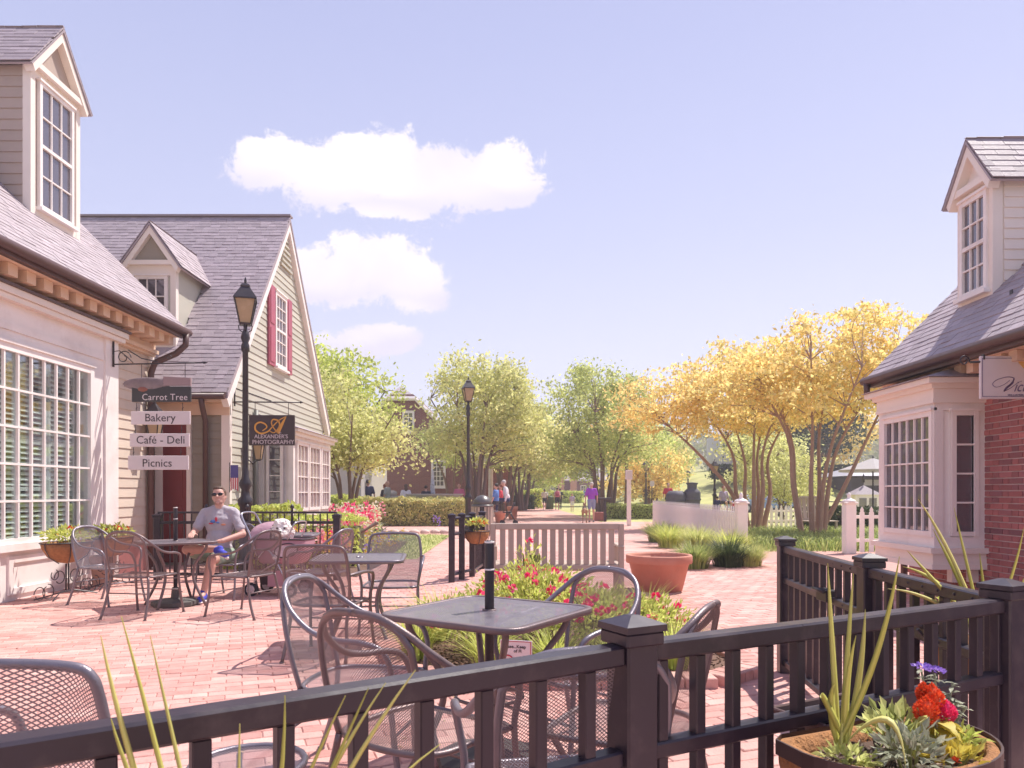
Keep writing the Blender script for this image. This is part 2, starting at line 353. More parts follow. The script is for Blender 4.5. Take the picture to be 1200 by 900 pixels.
# paving: a sheet of bedding with real bricks near, brick-patterned material beyond them
def pavematerial():
    m = bpy.data.materials.new('far_paving'); m.use_nodes = True; nt = m.node_tree; N = nt.nodes.new; L = nt.links.new; b = nt.nodes['Principled BSDF']
    g = N('ShaderNodeNewGeometry'); mp = N('ShaderNodeMapping'); mp.inputs['Rotation'].default_value = (0,0,-R(20)); L(g.outputs['Position'], mp.inputs[0])
    br = N('ShaderNodeTexBrick'); br.inputs['Scale'].default_value = 1; br.inputs['Brick Width'].default_value = .204; br.inputs['Row Height'].default_value = .104
    br.inputs['Mortar Size'].default_value = .004; br.inputs['Color1'].default_value = (.64,.37,.32,1); br.inputs['Color2'].default_value = (.55,.27,.235,1); br.inputs['Mortar'].default_value = (.50,.36,.32,1); L(mp.outputs[0], br.inputs[0])
    n = N('ShaderNodeTexNoise'); n.inputs['Scale'].default_value = .9; n.inputs['Detail'].default_value = 8; L(g.outputs['Position'], n.inputs['Vector'])
    mr = N('ShaderNodeMapRange'); mr.inputs[1].default_value = .5; mr.inputs[2].default_value = .72; mr.inputs[4].default_value = .55; L(n.outputs[0], mr.inputs[0])
    mx = N('ShaderNodeMix'); mx.data_type = 'RGBA'; L(mr.outputs[0], mx.inputs[0]); L(br.outputs[0], mx.inputs[6]); mx.inputs[7].default_value = (.64,.50,.45,1); L(mx.outputs[2], b.inputs['Base Color'])
    b.inputs['Roughness'].default_value = .85
    return m
farpave = pavematerial()
pv = MB()
def sheet(mb, poly, z): mb.add([(x,y,z) for x,y in poly], [tuple(range(len(poly)))])
sheet(pv, [(-9,-4),(9,-4),(9,13.6),(-9,13.6)], -.003)
sheet(pv, [(-9,13.6),(4.6,13.6),(4.6,15.9),(6.9,15.9),(6.9,13.6),(9,13.6),(9,16.4),(4.9,16.4),(6.4,33),(3.9,33),(3.4,60),(5,140),(-3.2,140),(-2.3,60),(-1.9,30),(-9,30)], -.004)
pv.build('pavement', farpave, kind='structure')
pave_root = pv_obj = bpy.data.objects['pavement']
# raised strips of bedding under the laid bricks
bed = MB(); sheet(bed, [(-8,1.2),(6.6,1.2),(7.6,16.3),(-8,16.3)], .008); bed.build('joint_sand', mortar, pave_root)
BEDP = [(-.55,7.2),(-1.05,6.2),(-.75,5.2),(-.2,4.9),(1.35,4.95),(1.75,5.3),(1.45,7.4),(.9,8.4),(.1,8.3)]     # flower bed outline
LAWN = [(-1.84,14.4),(-1.84,22.3),(-3.4,23.0),(-8,23.2),(-8,13.9),(-2.75,13.9)]
def inpoly(x, y, poly):
    c = False; n = len(poly)
    for i in range(n):
        x1,y1 = poly[i]; x2,y2 = poly[(i+1)%n]
        if (y1 > y) != (y2 > y) and x < (x2-x1)*(y-y1)/(y2-y1)+x1: c = not c
    return c
ca, sa = math.cos(R(20)), math.sin(R(20))
shapes = [brickshape(.1995,.0995,.012+.002*k,.005) for k in range(3)]
items = []; rb = random.Random(3)
for j in range(-90, 190):
    for i in range(-80, 110):
        a = (i + .5*(j%2))*.204; b_ = j*.104; x = a*ca - b_*sa; y = a*sa + b_*ca
        if y < 1.7 or y > 16 or abs(x) > y*.72+.5: continue
        if x < -5.9 or x > 5.3: continue
        if inpoly(x, y, BEDP) or (y > 13.7 and x < -1.75) or (x > 4.4 and y > 13.9): continue
        m = Matrix.Translation((x, y, .002)) @ Matrix.Rotation(R(20)+rb.gauss(0,.006),4,'Z') @ Matrix.Rotation(rb.gauss(0,.006),4,'X') @ Matrix.Rotation(rb.gauss(0,.006),4,'Y')
        items.append((m, rb.randrange(3)))
def kpave(m):
    t = m.translation; px = 600+F*t.x/t.y; py = HY+F*H/t.y
    return t.y + (50 if (py > 905 or px < -10 or px > 1210) else 0)
pieces('brick', shapes, items, paver, pave_root, 300, 'bricks_beyond', kpave)

MB().add([(x,y,.012) for x,y in LAWN], [tuple(range(len(LAWN)))]).build('lawn', gm, kind='structure')
bp_ = MB(); bp_.prism([(x,y,-.002) for x,y in BEDP], (0,0,.05)); bp_.build('bed_soil', mulch, kind='structure')
# brick kerb round the bed: soldiers
items = []
for i in range(len(BEDP)):
    a = Vector((*BEDP[i],0)); b = Vector((*BEDP[(i+1)%len(BEDP)],0)); L_ = (b-a).length; n = int(L_/.105); an = math.atan2(b.y-a.y, b.x-a.x)
    for k in range(n):
        p = a.lerp(b, (k+.5)/n)
        items.append((Matrix.Translation((p.x,p.y,.0)) @ Matrix.Rotation(an+math.pi/2+rb.gauss(0,.02),4,'Z'), 0))
kr = empty('brick_kerb', (.4,5,0), label='low brick kerb edging the flower bed behind the near cafe table', cat='kerb')
pieces('brick', [brickshape(.20,.096,.085,.006)], items, paver, kr, 300, 'bricks_beyond', off=Vector((.4,5,0)))

# ------------------------------------------------------------------ architecture helpers
def frameM(O, u, n): 
    u = Vector(u).normalized(); n = Vector(n).normalized(); w = Vector((0,0,1))
    M = Matrix(((u.x,w.x,n.x,O[0]),(u.y,w.y,n.y,O[1]),(u.z,w.z,n.z,O[2]),(0,0,0,1))); return M
def window(parent, O, u, n, w, h, cols, rows, off, fr=.07, mu=.018, dep=.05, gm_=None, fm=None, sub=False, sill=True, meet=None, label=None, name='window', gin=.012):
    """casing and muntins as one frame, every pane of glass an object"""
    M = frameM(O, u, n); gm_ = gm_ or glass; fm = fm or white; mb = MB()
    mb.box(-fr,0,-fr,h+fr,0,dep,M).box(w,w+fr,-fr,h+fr,0,dep,M).box(0,w,h,h+fr,0,dep-.003,M).box(0,w,-fr,0,0,dep-.003,M)
    mb.box(-fr-.02,w+fr+.02,h+fr,h+fr+.03,0,dep+.02,M)
    xs_ = [w*i/cols for i in range(cols+1)]; ys_ = [h*i/rows for i in range(rows+1)]
    for x in xs_[1:-1]: mb.box(x-mu/2,x+mu/2,0,h,gin,dep-.014,M)
    for j, y in enumerate(ys_[1:-1]):
        t = mu if meet != j+1 else mu*2.6
        mb.box(0,w,y-t/2,y+t/2,gin,dep-.011+(.008 if meet == j+1 else 0),M)
    fo = mb.build('window_frame' if sub else name, fm, parent, label, off=off)
    tgt = parent if sub else fo
    for i in range(cols):
        for j in range(rows):
            MB().box(xs_[i]+.002,xs_[i+1]-.002,ys_[j]+.002,ys_[j+1]-.002,gin-.006,gin+.002,M).build('pane', gm_, tgt, off=off)
    if sill: MB().box(-fr-.04,w+fr+.04,-fr-.045,-fr,0,dep+.05,M).build('sill', fm, tgt, off=off)
    return fo
def polyspan(poly, b):
    xs_ = []
    for i in range(len(poly)):
        (x1,y1),(x2,y2) = poly[i], poly[(i+1)%len(poly)]
        if (y1 <= b < y2) or (y2 <= b < y1): xs_.append(x1+(x2-x1)*(b-y1)/(y2-y1))
    return (min(xs_), max(xs_)) if len(xs_) > 1 else None
def clapboards(parent, O, u, n, poly, e, m, off, name='clapboard'):
    M = frameM(O, u, n); b = min(p[1] for p in poly); top = max(p[1] for p in poly)
    while b < top-.01:
        t = min(b+e, top-.001); s0 = polyspan(poly, b+1e-4); s1 = polyspan(poly, t-1e-4)
        if s0 and s1:
            (a0,a1),(c0,c1) = s0, s1
            q = [(a0,b,.0),(a1,b,.0),(c1,t,.0),(c0,t,.0),(a0,b,.020),(a1,b,.020),(c1,t,.005),(c0,t,.005)]
            MB().add([M @ Vector(p) for p in q], ((4,5,6,7),(0,1,5,4),(1,2,6,5),(3,0,4,7),(2,3,7,6))).build(name, m, parent, off=off)
        b = t
SHG = [brickshape(1, .18, .011, .002), brickshape(1, .18, .013, .003), brickshape(1, .18, .010, .002)]
def shingles(parent, O, u, v, W, L_, off, e=.115, w=.19, ok=None, nmax=300, seed=1, m=None):
    """slates laid in courses on a slope; u along the eave, v up the slope"""
    u = Vector(u).normalized(); v = Vector(v).normalized(); n = u.cross(v)
    if n.z < 0: n = -n
    rr = random.Random(seed); items = []; j = 0; b = 0.0; O = Vector(O)
    while b < L_-.02:
        a = -rr.random()*w
        while a < W:
            ww = w*(.7+rr.random()*.6); a0, a1 = max(a,0), min(a+ww, W)
            if a1-a0 > .03 and (ok is None or ok((a0+a1)/2, b+e/2)):
                yb = min(b+.09, L_+.0)
                c = O + u*((a0+a1)/2) + v*yb + n*(.012+rr.random()*.003)
                tilt = .055+rr.gauss(0,.008); rz = rr.gauss(0,.008)
                vv = (v*math.cos(tilt) - n*math.sin(tilt)); nn = (n*math.cos(tilt) + v*math.sin(tilt))
                uu = (u*math.cos(rz)+vv*math.sin(rz)); vv = (vv*math.cos(rz)-u*math.sin(rz)); s_ = (a1-a0-.004)
                c = c + v*rr.gauss(0,.004)
                M = Matrix(((uu.x*s_,vv.x,nn.x,c.x),(uu.y*s_,vv.y,nn.y,c.y),(uu.z*s_,vv.z,nn.z,c.z),(0,0,0,1)))
                items.append((M, rr.randrange(3)))
            a += ww
        b += e; j += 1
    def key(M):
        t = M.translation; px = 600+F*t.x/max(t.y,.1); py = HY-F*(t.z-H)/max(t.y,.1)
        return t.y + (50 if (px < -8 or px > 1208 or py < -8) else 0)
    pieces('shingle', SHG, items, m or slate, parent, nmax, 'shingles_beyond', key, off)

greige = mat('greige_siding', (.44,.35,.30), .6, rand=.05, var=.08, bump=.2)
def dormer(house, side, X, Y0, Y1, zb, ze, za, depth, k, off, wincols, winrows, wY0, wY1, wz0, wz1, cheekm, nsh, meet, axis='X', pedm=None):
    """a gabled dormer; axis 'X': face normal is side*X, spans Y0..Y1; axis 'Y': face normal is -Y at X (=its y), spans Y0..Y1 in x"""
    if axis == 'X':
        def T(a, b, z): return Vector((X - side*b, a, z))         # a along face, b going back into the roof
        u, n = (Vector((0,1,0)) if side > 0 else Vector((0,-1,0))), Vector((side,0,0)); bk = Vector((-side,0,0))
    else:
        def T(a, b, z): return Vector((a, X+b, z))
        u, n = Vector((1,0,0)), Vector((0,-1,0)); bk = Vector((0,1,0))
    mid = (Y0+Y1)/2; D = depth
    b0 = MB()
    b0.add([T(Y0,0,zb),T(Y1,0,zb),T(Y1,0,ze),T(mid,0,za),T(Y0,0,ze),T(Y0,D,zb),T(Y1,D,zb),T(Y1,D,ze),T(mid,D,za),T(Y0,D,ze)],
           ((0,1,2,3,4),(9,8,7,6,5),(0,5,6,1),(1,6,7,2),(2,7,8,3),(3,8,9,4),(4,9,5,0)))
    d = b0.build('dormer', cheekm, house, off=off)
    oh = .09; rk = (za-ze)/((Y1-Y0)/2)
    # corner boards, frieze, raking cornice
    tr = MB(); cw = .09
    def fb(a0,a1,z0,z1,c0,c1):
        p = [T(a,-c,z) for z in (z0,z1) for a,c in ((a0,c0),(a1,c0),(a1,c1),(a0,c1))]
        tr.add(p, ((0,3,2,1),(4,5,6,7),(0,1,5,4),(1,2,6,5),(2,3,7,6),(3,0,4,7)))
    fb(Y0-.012,Y0+cw,zb,ze,-.09,.022); fb(Y1-cw,Y1+.012,zb,ze,-.09,.022); fb(Y0+cw,Y1-cw,wz1+.06,ze,-.02,.018); fb(Y0+cw,Y1-cw,zb,wz0-.09,-.02,.018)
    fb(Y0-oh,Y1+oh,ze-.05,ze+.03,-.02,.10)
    fb(Y0-oh,Y0,ze-.05,ze+.02,-D*.8,-.02); fb(Y1,Y1+oh,ze-.05,ze+.02,-D*.8,-.02)
    for s_, ya in ((1,Y0),(-1,Y1)):
        ea = ya - s_*oh*1.1; ez = ze - oh*1.1*rk + .02
        q = [(ea,ez+.02),(mid,za+.05),(mid,za-.09),(ea+s_*.05,ez-.06)]
        tr.add([T(a,-.11,z) for a,z in q]+[T(a,.02,z) for a,z in q], ((0,1,2,3),(7,6,5,4),(0,4,5,1),(1,5,6,2),(2,6,7,3),(3,7,4,0)))
    tr.build('dormer_trim', cream, d, off=off)
    # roof skins with slates
    sk = MB(); V = []
    for s_, ya in ((1,Y0),(-1,Y1)):
        ea = ya - s_*oh*1.5; ez = ze - oh*1.5*rk + .05; 
        q = [T(ea,-.13,ez),T(mid,-.13,za+.05),T(mid,D+.2,za+.05),T(ea,D+.2,ez)]
        nn = (q[1]-q[0]).cross(q[3]-q[0]).normalized(); nn = nn if nn.z > 0 else -nn
        sk.prism([p+nn*.005 for p in q], nn*.025)
        uu = (q[3]-q[0]); vv = (q[1]-q[0]); V.append((q[0]+nn*.03, uu, vv))
    sk.build('dormer_roof', slate, d, off=off)
    for i, (O, uu, vv) in enumerate(V):
        shingles(d, O, uu, vv, uu.length, vv.length, off, nmax=nsh, seed=5+i, w=.26)
    cp = MB(); cp.tube([T(mid,-.13,za+.075),T(mid,D,za+.075)], .022, 6); cp.build('ridge_cap', slate, d, off=off)
    if pedm is not None:
        pd = MB(); q = [(Y0+.1,ze+.04),(Y1-.1,ze+.04),(mid,za-.12)]; pd.prism([T(a,-.012,z) for a,z in q], n*.004); pd.build('pediment', pedm, d, off=off)
    O = T(wY0 if (axis == 'Y' or side > 0) else wY1, -.0, wz0); 
    window(d, O, u, n, wY1-wY0, wz1-wz0, wincols, winrows, off, fr=.055, sub=True, meet=meet, dep=.05)
    return d, T

# ------------------------------------------------------------------ the left shop (cream, with the big display window)
off = Vector((-6.15, 12.6, 0)); B1 = empty('clapboard_shop', off, label='cream shop at far left with a big many-paned display window and dormer', cat='shop building')
w1 = MB(); w1.box(-11,-7.3,1,12.6,0,4.0); w1.box(-7.3,-6.15,11.15,12.6,0,4.0); w1.box(-7.3,-6.15,1,11.15,3.1,4.0); w1.box(-7.3,-6.15,1,11.15,0,.68); w1.box(-7.3,-6.15,1,4.5,.68,3.1)
w1.add([(-5.95,12.6,4.0),(-11,12.6,4.0),(-10.15,12.6,8.4)], ((0,1,2),))
w1.build('wall', creamsiding, B1, off=off)
clapboards(B1, (-6.148,11.15,.45), (0,1,0), (1,0,0), [(0,0),(1.45,0),(1.45,3.2),(0,3.2)], .155, creamsiding, off)
MB().box(-6.155,-6.10,12.52,12.66,.0,3.75).build('corner_board', cream, B1, off=off)
fb = MB(); fb.box(-6.14,-6.09,11.15,12.55,0,.44); fb.build('brick_plinth', wallbrick, B1, off=off)
# storefront bay
XF = -5.95
fr = MB(); fr.box(-6.15,XF,4.5,11.15,3.1,3.6); fr.box(-6.15,XF,10.55,11.15,.0,3.1); fr.box(-6.15,XF,4.5,10.55,.0,.62)
fr.box(-6.15,XF+.03,10.82,11.17,.0,3.62); fr.box(-6.15,XF+.02,4.5,10.80,3.22,3.30); fr.build('storefront_frame', white, B1, off=off)
MB().box(-6.15,XF+.13,4.4,11.28,3.62,3.70).box(-6.15,XF+.10,4.4,11.24,3.55,3.615).build('storefront_cornice', cream, B1, off=off)
MB().box(-6.15,XF+.16,4.4,11.31,3.703,3.735).build('storefront_roof', brown, B1, off=off)
for (a,b) in ((4.6,6.6),(6.75,8.6),(8.75,10.5)):
    pn = MB(); pn.box(XF,XF+.025,a,b,.08,.16).box(XF,XF+.025,a,b,.46,.54).box(XF,XF+.025,a,a+.08,.16,.46).box(XF,XF+.025,b-.08,b,.16,.46); pn.build('wainscot_panel', white, B1, off=off)
MB().box(XF,XF+.07,4.5,10.72,.60,.69).build('sill', white, B1, off=off)
window(B1, (XF-.02,4.92,.75), (0,1,0), (1,0,0), 5.5, 2.22, 22, 5, off, fr=.09, mu=.026, dep=.06, gm_=clearglass, sill=False, label='big display window of many small panes')
# café shutters behind the glass, lower three rows
shm = mat('inner_shutter_paint', (.80,.84,.80), .5, var=.05); darkin = mat('dark_interior', (.10,.085,.08), .9)
for k in range(9):
    y0 = 5.0+k*.61; sh = MB(); X0 = -6.17
    sh.box(X0-.03,X0,y0,y0+.05,.70,3.02).box(X0-.03,X0,y0+.54,y0+.59,.70,3.02).box(X0-.03,X0,y0+.05,y0+.54,1.92,1.98).box(X0-.03,X0,y0+.05,y0+.54,.70,.76).box(X0-.03,X0,y0+.05,y0+.54,1.32,1.37)
    s_ = sh.build('shutter', shm, B1, off=off)
    for j in range(33):
        z = .80+j*.067
        if 1.29 < z < 1.39 or 1.90 < z < 2.0: continue
        MB().box(-.028,.028,0,.49,-.004,.004, Matrix.Translation((X0-.015,y0+.05,z)) @ Matrix.Rotation(R(38),4,'Y')).build('louvre', shm, s_, off=off)
MB().box(-7.29,-7.25,4.5,11.1,.68,3.1).build('interior_wall', darkin, B1, off=off)
# roof, gutter, cornice
EX, EZ = -5.62, 4.10; v1 = Vector((-1,0,1)).normalized(); L1 = 6.6
rf = MB(); rf.prism([(EX,1,EZ),(EX,12.70,EZ),(EX+v1.x*L1,12.70,EZ+v1.z*L1),(EX+v1.x*L1,1,EZ+v1.z*L1)], (-.06,0,-.09)); rf.build('roof', slate, B1, off=off)
roof1 = [o for o in B1.children if o.name.startswith('roof')][0]
shingles(B1, (EX+.03,6.2,EZ-.02), (0,1,0), v1, 6.5, L1, off, ok=lambda a,b: not (4.15 < a < 5.05 and 1.45 < b < 4.6), seed=2)
gut = MB(); gut.tube([(EX+.09,1,EZ-.075),(EX+.09,12.72,EZ-.075)], .062, 8); gut.box(EX-.04,EX+.05,1,12.70,EZ-.17,EZ-.03); gut.build('gutter', brown, B1, off=off)
dsp = MB(); dsp.tube([(EX+.09,12.6,EZ-.1),(EX+.08,12.6,EZ-.3),(EX-.05,12.55,EZ-.45),(-6.0,12.48,EZ-.62),(-6.06,12.46,EZ-.8),(-6.06,12.46,.05)], .055, 8); dsp.build('downspout', brown, B1, off=off)
MB().box(-6.15,EX-.02,1,12.62,EZ-.17,EZ-.13).build('soffit', brownwood, B1, off=off)
MB().box(-6.15,-6.06,1,12.62,EZ-.50,EZ-.17).box(-6.06,-6.0,1,12.62,EZ-.46,EZ-.40).build('frieze', brownwood, B1, off=off)
k = 0; y = 12.5
while y > 6.5:
    MB().box(-6.06,-5.74,y-.085,y+.085,EZ-.31,EZ-.172).build('modillion', brownwood, B1, off=off); y -= .33
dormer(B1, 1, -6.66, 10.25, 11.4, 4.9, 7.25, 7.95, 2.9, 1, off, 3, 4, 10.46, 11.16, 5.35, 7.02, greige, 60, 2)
d1 = [o for o in B1.children if o.name.startswith('dormer')][0]
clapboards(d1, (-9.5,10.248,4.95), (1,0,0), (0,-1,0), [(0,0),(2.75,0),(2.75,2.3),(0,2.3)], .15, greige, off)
# wall lantern behind the shop sign
def wall_lantern(name_label, p, n, sc_=1.0):
    n = Vector(n); root = empty('wall_lantern', p, math.atan2(n.x, -n.y), name_label, 'wall lantern')
    MB().cbox((0,-.01,0),(.11*sc_,.02,.34*sc_)).build('back_plate', iron, root)
    MB().tube([(0,-.02,-.1*sc_),(0,-.12*sc_,-.2*sc_),(0,-.22*sc_,-.12*sc_)], .012, 6).build('arm', iron, root)
    Mc = Matrix.Translation((0,-.22*sc_,0)); s = sc_
    fr_ = MB()
    for a in range(4):
        an = a*math.pi/2+math.pi/4; c_, s_ = math.cos(an), math.sin(an)
        fr_.tube([Mc@Vector((.06*s*c_,.06*s*s_,-.12*s)), Mc@Vector((.11*s*c_,.11*s*s_,.14*s))], .007*s, 5)
    fr_.lathe([(.02*s,-.15*s),(.065*s,-.12*s)], 4, Mc.translation, smooth=False); fr_.lathe([(.125*s,.14*s),(.05*s,.22*s),(.02*s,.25*s),(.008*s,.30*s)], 4, Mc.translation, smooth=False)
    fr_.build('cage', iron, root); MB().lathe([(.052*s,-.12*s),(.10*s,.135*s)], 4, Mc.translation, smooth=False).build('pane', lampglass, root)
    return root
lampglass = mat('amber_lamp_glass', (.62,.46,.30), .25, var=.1, transl=.4)
wall_lantern('black wall lantern on the cream shop behind the hanging Bakery and Cafe signs', P(158,500,12.3), (1,0,0), 1.5)

# ------------------------------------------------------------------ the middle shop (gable end to the street)
off = Vector((-5.05, 13.2, 0)); B2 = empty('gabled_shop', off, label='sage clapboard shop with steep slate roof, gable towards the walk and rose shutters', cat='shop building')
YR, ZR, YE, ZE, YB = 16.5, 7.4, 12.85, 3.03, 20.15; k2 = (ZR-ZE)/(YR-YE)
w2 = MB(); zw = ZE+k2*.35
w2.add([(-5.05,13.2,0),(-5.05,19.8,0),(-5.05,19.8,zw-.05),(-5.05,YR,ZR-.12),(-5.05,13.2,zw-.05),(-12,13.2,0),(-12,19.8,0),(-12,19.8,zw-.05),(-12,YR,ZR-.12),(-12,13.2,zw-.05)],
       ((0,1,2,3,4),(9,8,7,6,5),(0,5,6,1),(1,6,7,2),(2,7,8,3),(3,8,9,4),(4,9,5,0)))
w2.build('wall', greensiding, B2, off=off)
clapboards(B2, (-5.048,13.2,.1), (0,1,0), (1,0,0), [(0,0),(6.6,0),(6.6,zw-.25),(3.3,ZR-.3),(0,zw-.25)], .135, greensiding, off)
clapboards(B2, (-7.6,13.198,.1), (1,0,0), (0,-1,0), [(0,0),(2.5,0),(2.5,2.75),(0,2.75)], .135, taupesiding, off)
MB().box(-5.15,-5.0,13.15,13.165,0,zw-.2).box(-5.06,-5.0,13.165,13.26,0,zw-.2).build('corner_board', cream, B2, off=off)
for ya, yb in ((YE,YR),(YB,YR)):
    q = [(-4.92,ya,ZE),(-4.92,yb,ZR),(-12.2,yb,ZR),(-12.2,ya,ZE)]; MB().prism(q, (0,0,-.10)).build('roof', slate, B2, off=off)
    rk = [(-4.935,ya,ZE-.10),(-4.935,yb,ZR-.10),(-4.935,yb,ZR-.30),(-4.935,ya+(.12 if ya < yb else -.12),ZE-.24)]; MB().prism(rk, (-.11,0,0)).build('rake_board', white, B2, off=off)
v2 = Vector((0,YR-YE,ZR-ZE)).normalized(); L2 = Vector((0,YR-YE,ZR-ZE)).length
shingles(B2, (-11.4,YE-.04,ZE-.02), (1,0,0), v2, 6.5, L2, off, e=.115, ok=lambda a,b: not (4.45 < a < 5.2 and 1.2 < b < 3.4), seed=8)
MB().box(-12.2,-4.90,YR-.10,YR+.10,ZR+.01,ZR+.05).build('ridge_cap', slate, B2, off=off)
MB().tube([(-12,YE-.06,ZE-.07),(-4.95,YE-.06,ZE-.07)], .055, 8).build('gutter', brown, B2, off=off)
MB().box(-12,-5.05,YE+.02,13.2,ZE-.15,ZE-.11).build('soffit', brownwood, B2, off=off); MB().box(-12,-5.0,13.13,13.19,ZE-.36,ZE-.152).build('frieze', brownwood, B2, off=off)
MB().tube([(-5.36,YE-.06,ZE-.1),(-5.36,YE+.0,ZE-.25),(-5.40,13.08,ZE-.48),(-5.40,13.08,.05)], .05, 8).build('downspout', brown, B2, off=off)
dr = MB().box(-6.18,-5.76,13.14,13.18,.06,2.55).build('door', darkred, B2, off=off)
for z0, z1 in ((.25,1.05),(1.2,2.35)): MB().box(-6.11,-5.83,13.128,13.139,z0,z1).build('door_panel', darkred, dr, off=off)
MB().box(-6.31,-6.18,13.12,13.18,0,2.66).box(-6.18,-5.68,13.12,13.18,2.56,2.68).box(-5.755,-5.68,13.12,13.18,0,2.56).build('door_casing', cream, B2, off=off)
window(B2, (-6.62,13.175,1.0), (1,0,0), (0,-1,0), .24, 1.3, 1, 5, off, fr=.04, sill=False, label='narrow sidelight beside the red door')
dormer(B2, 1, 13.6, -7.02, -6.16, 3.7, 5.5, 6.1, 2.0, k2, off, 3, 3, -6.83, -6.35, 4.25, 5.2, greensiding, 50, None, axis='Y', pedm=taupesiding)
# gable window with rose shutters
gw = (15.62, 4.0)
window(B2, (-5.03,15.75,4.05), (0,1,0), (1,0,0), .62, 1.45, 3, 6, off, fr=.075, meet=3, label='white sash window between rose shutters')
for y0 in (15.27, 16.46):
    s_ = MB().box(-5.03,-4.985,y0,y0+.38,3.95,5.62).build('shutter', rosepaint, B2, off=off)
    for z0, z1 in ((4.02,4.72),(4.82,5.55)): MB().box(-4.985,-4.972,y0+.06,y0+.32,z0,z1).build('shutter_panel', rosepaint, s_, off=off)
# louvred vent in the peak
for j in range(6): MB().box(-5.03,-4.99,YR-.40+j*.055,YR+.40-j*.055,6.25+j*.12,6.30+j*.12).build('vent_slat', greensiding, B2, off=off)
# bay
bx = -4.33
by = MB(); by.box(-5.05,bx,14.7,17.7,0,.92); by.box(-5.05,bx,14.7,17.7,2.30,2.50); by.box(bx-.10,bx,14.7,14.82,.92,2.30); by.box(-5.05,-4.90,14.7,14.82,.92,2.30); by.box(-5.05,bx-.10,14.75,14.80,.92,2.3); by.box(-5.05,bx-.1,14.82,14.86,.92,2.3)
by.box(bx-.06,bx-.02,14.82,17.7,.92,2.3); by.box(-5.05,bx,17.6,17.7,.92,2.3); by.build('bay', white, B2, off=off)
MB().box(-5.05,bx+.14,14.56,17.84,2.503,2.56).box(-5.05,bx+.08,14.62,17.78,2.42,2.50).build('bay_cornice', cream, B2, off=off)
MB().add([(-5.04,14.6,2.86),(-5.04,17.8,2.86),(bx+.17,14.53,2.565),(bx+.17,17.87,2.565),(-5.04,14.53,2.565),(-5.04,17.87,2.565)], ((0,2,3,1),(0,4,2),(1,3,5),(4,5,3,2))).build('bay_roof', slate, B2, off=off)
window(B2, (-4.80,14.70,1.0), (1,0,0), (0,-1,0), .22, 1.26, 1, 4, off, fr=.05, sill=False, label='narrow window on the near side of the bay')
for (a, w_) in ((14.95,.72),(15.85,.80),(16.85,.62)): window(B2, (bx-.018,a,.98), (0,1,0), (1,0,0), w_, 1.28, 3, 4, off, fr=.06, mu=.02, sill=False, gm_=glassmat('curtained_glass', (.34,.25,.22)))
MB().tube([(-4.98,14.45,2.9),(-4.98,14.45,.05)], .045, 8).build('downspout', mat('sage_downspout',(.20,.20,.18),.5), B2, off=off)
wall_lantern('black wall lantern under the Photography sign on the gabled shop', P(288,530,13.9), (1,0,0), 1.1)

# ------------------------------------------------------------------ the right shop (brick with white bay)
off = Vector((5.28, 9.9, 0)); B3 = empty('brick_cottage_shop', off, label='brick shop at far right with white bay window, slate roof and dormer', cat='shop building')
MB().box(5.295,11,2,9.9,0,2.85).build('wall', wallmortar, B3, off=off)
MB().add([(5.3,9.9,2.85),(11,9.9,2.85),(9.0,9.9,6.3)], ((0,1,2),)).build('gable_wall', cream, B3, off=off)
items = []; rr = random.Random(11); st = brickshape(.198,.057,.017,.003); hd = brickshape(.094,.057,.017,.003)
for j in range(39):
    z = .03+j*.068; y = 5.2-(.153 if j%2 else 0); i = 0
    while y < 9.78:
        kk = i%2; L_ = .198 if kk == 0 else .094; yc = y+L_/2
        if not (8.36 < yc < 9.5 and .66 < z < 2.4):
            m = Matrix(((0,0,-1,5.301),(1,0,0,yc),(0,1,0,z+.03),(0,0,0,1)))
            m = Matrix.Translation((rr.gauss(0,.0015),0,0)) @ m
            items.append((m, kk))
        y += L_+.010; i += 1
pieces('brick', [st, hd], items, wallbrick, B3, 300, 'bricks_beyond', lambda m: (0 if m.translation.y > 7.6 and .3 < m.translation.z < 2.7 else 30)+abs(m.translation.z-1.6)+abs(m.translation.y-8)*.6, off)
# bay: near side faces the camera, long side faces the walk
X0, X1, Y0, Y1 = 4.72, 5.30, 8.3, 9.55
b3 = MB(); b3.box(X0,X1,Y0,Y1,.62,.80); b3.box(X0,X1,Y0,Y1,2.22,2.46); b3.box(X0+.0,X0+.10,Y0,Y0+.10,.80,2.22); b3.box(X0,X0+.1,Y1-.1,Y1,.80,2.22); b3.box(X1-.14,X1,Y0,Y0+.1,.80,2.22); b3.box(X0+.1,X1-.14,Y0+.03,Y0+.06,.80,2.22); b3.box(X0+.03,X0+.06,Y0+.1,Y1-.1,.8,2.22); b3.box(X0+.1,X1,Y1-.06,Y1-.03,.8,2.22)
b3.build('bay', white, B3, off=off)
mo = MB(); mo.box(X0-.035,X1,Y0-.035,Y1+.03,.50,.62).box(X0-.075,X1,Y0-.075,Y1+.06,.62,.68).box(X0-.05,X1,Y0-.05,Y1+.05,.44,.50)
mo.build('bay_moulding', cream, B3, off=off); mo = MB(); mo.box(X0-.03,X1,Y0-.03,Y1+.03,2.30,2.34).box(X0-.06,X1,Y0-.06,Y1+.06,2.46,2.51).box(X0-.13,X1,Y0-.13,Y1+.13,2.51,2.57).box(X0-.02,X1,Y0-.02,Y1+.02,2.34,2.46).build('bay_cornice', cream, B3, off=off)
MB().box(4.98,5.04,Y0+.1,Y0+.2,.28,.44).box(5.2,5.28,Y0+.1,Y0+.2,.28,.44).build('bracket', cream, B3, off=off)
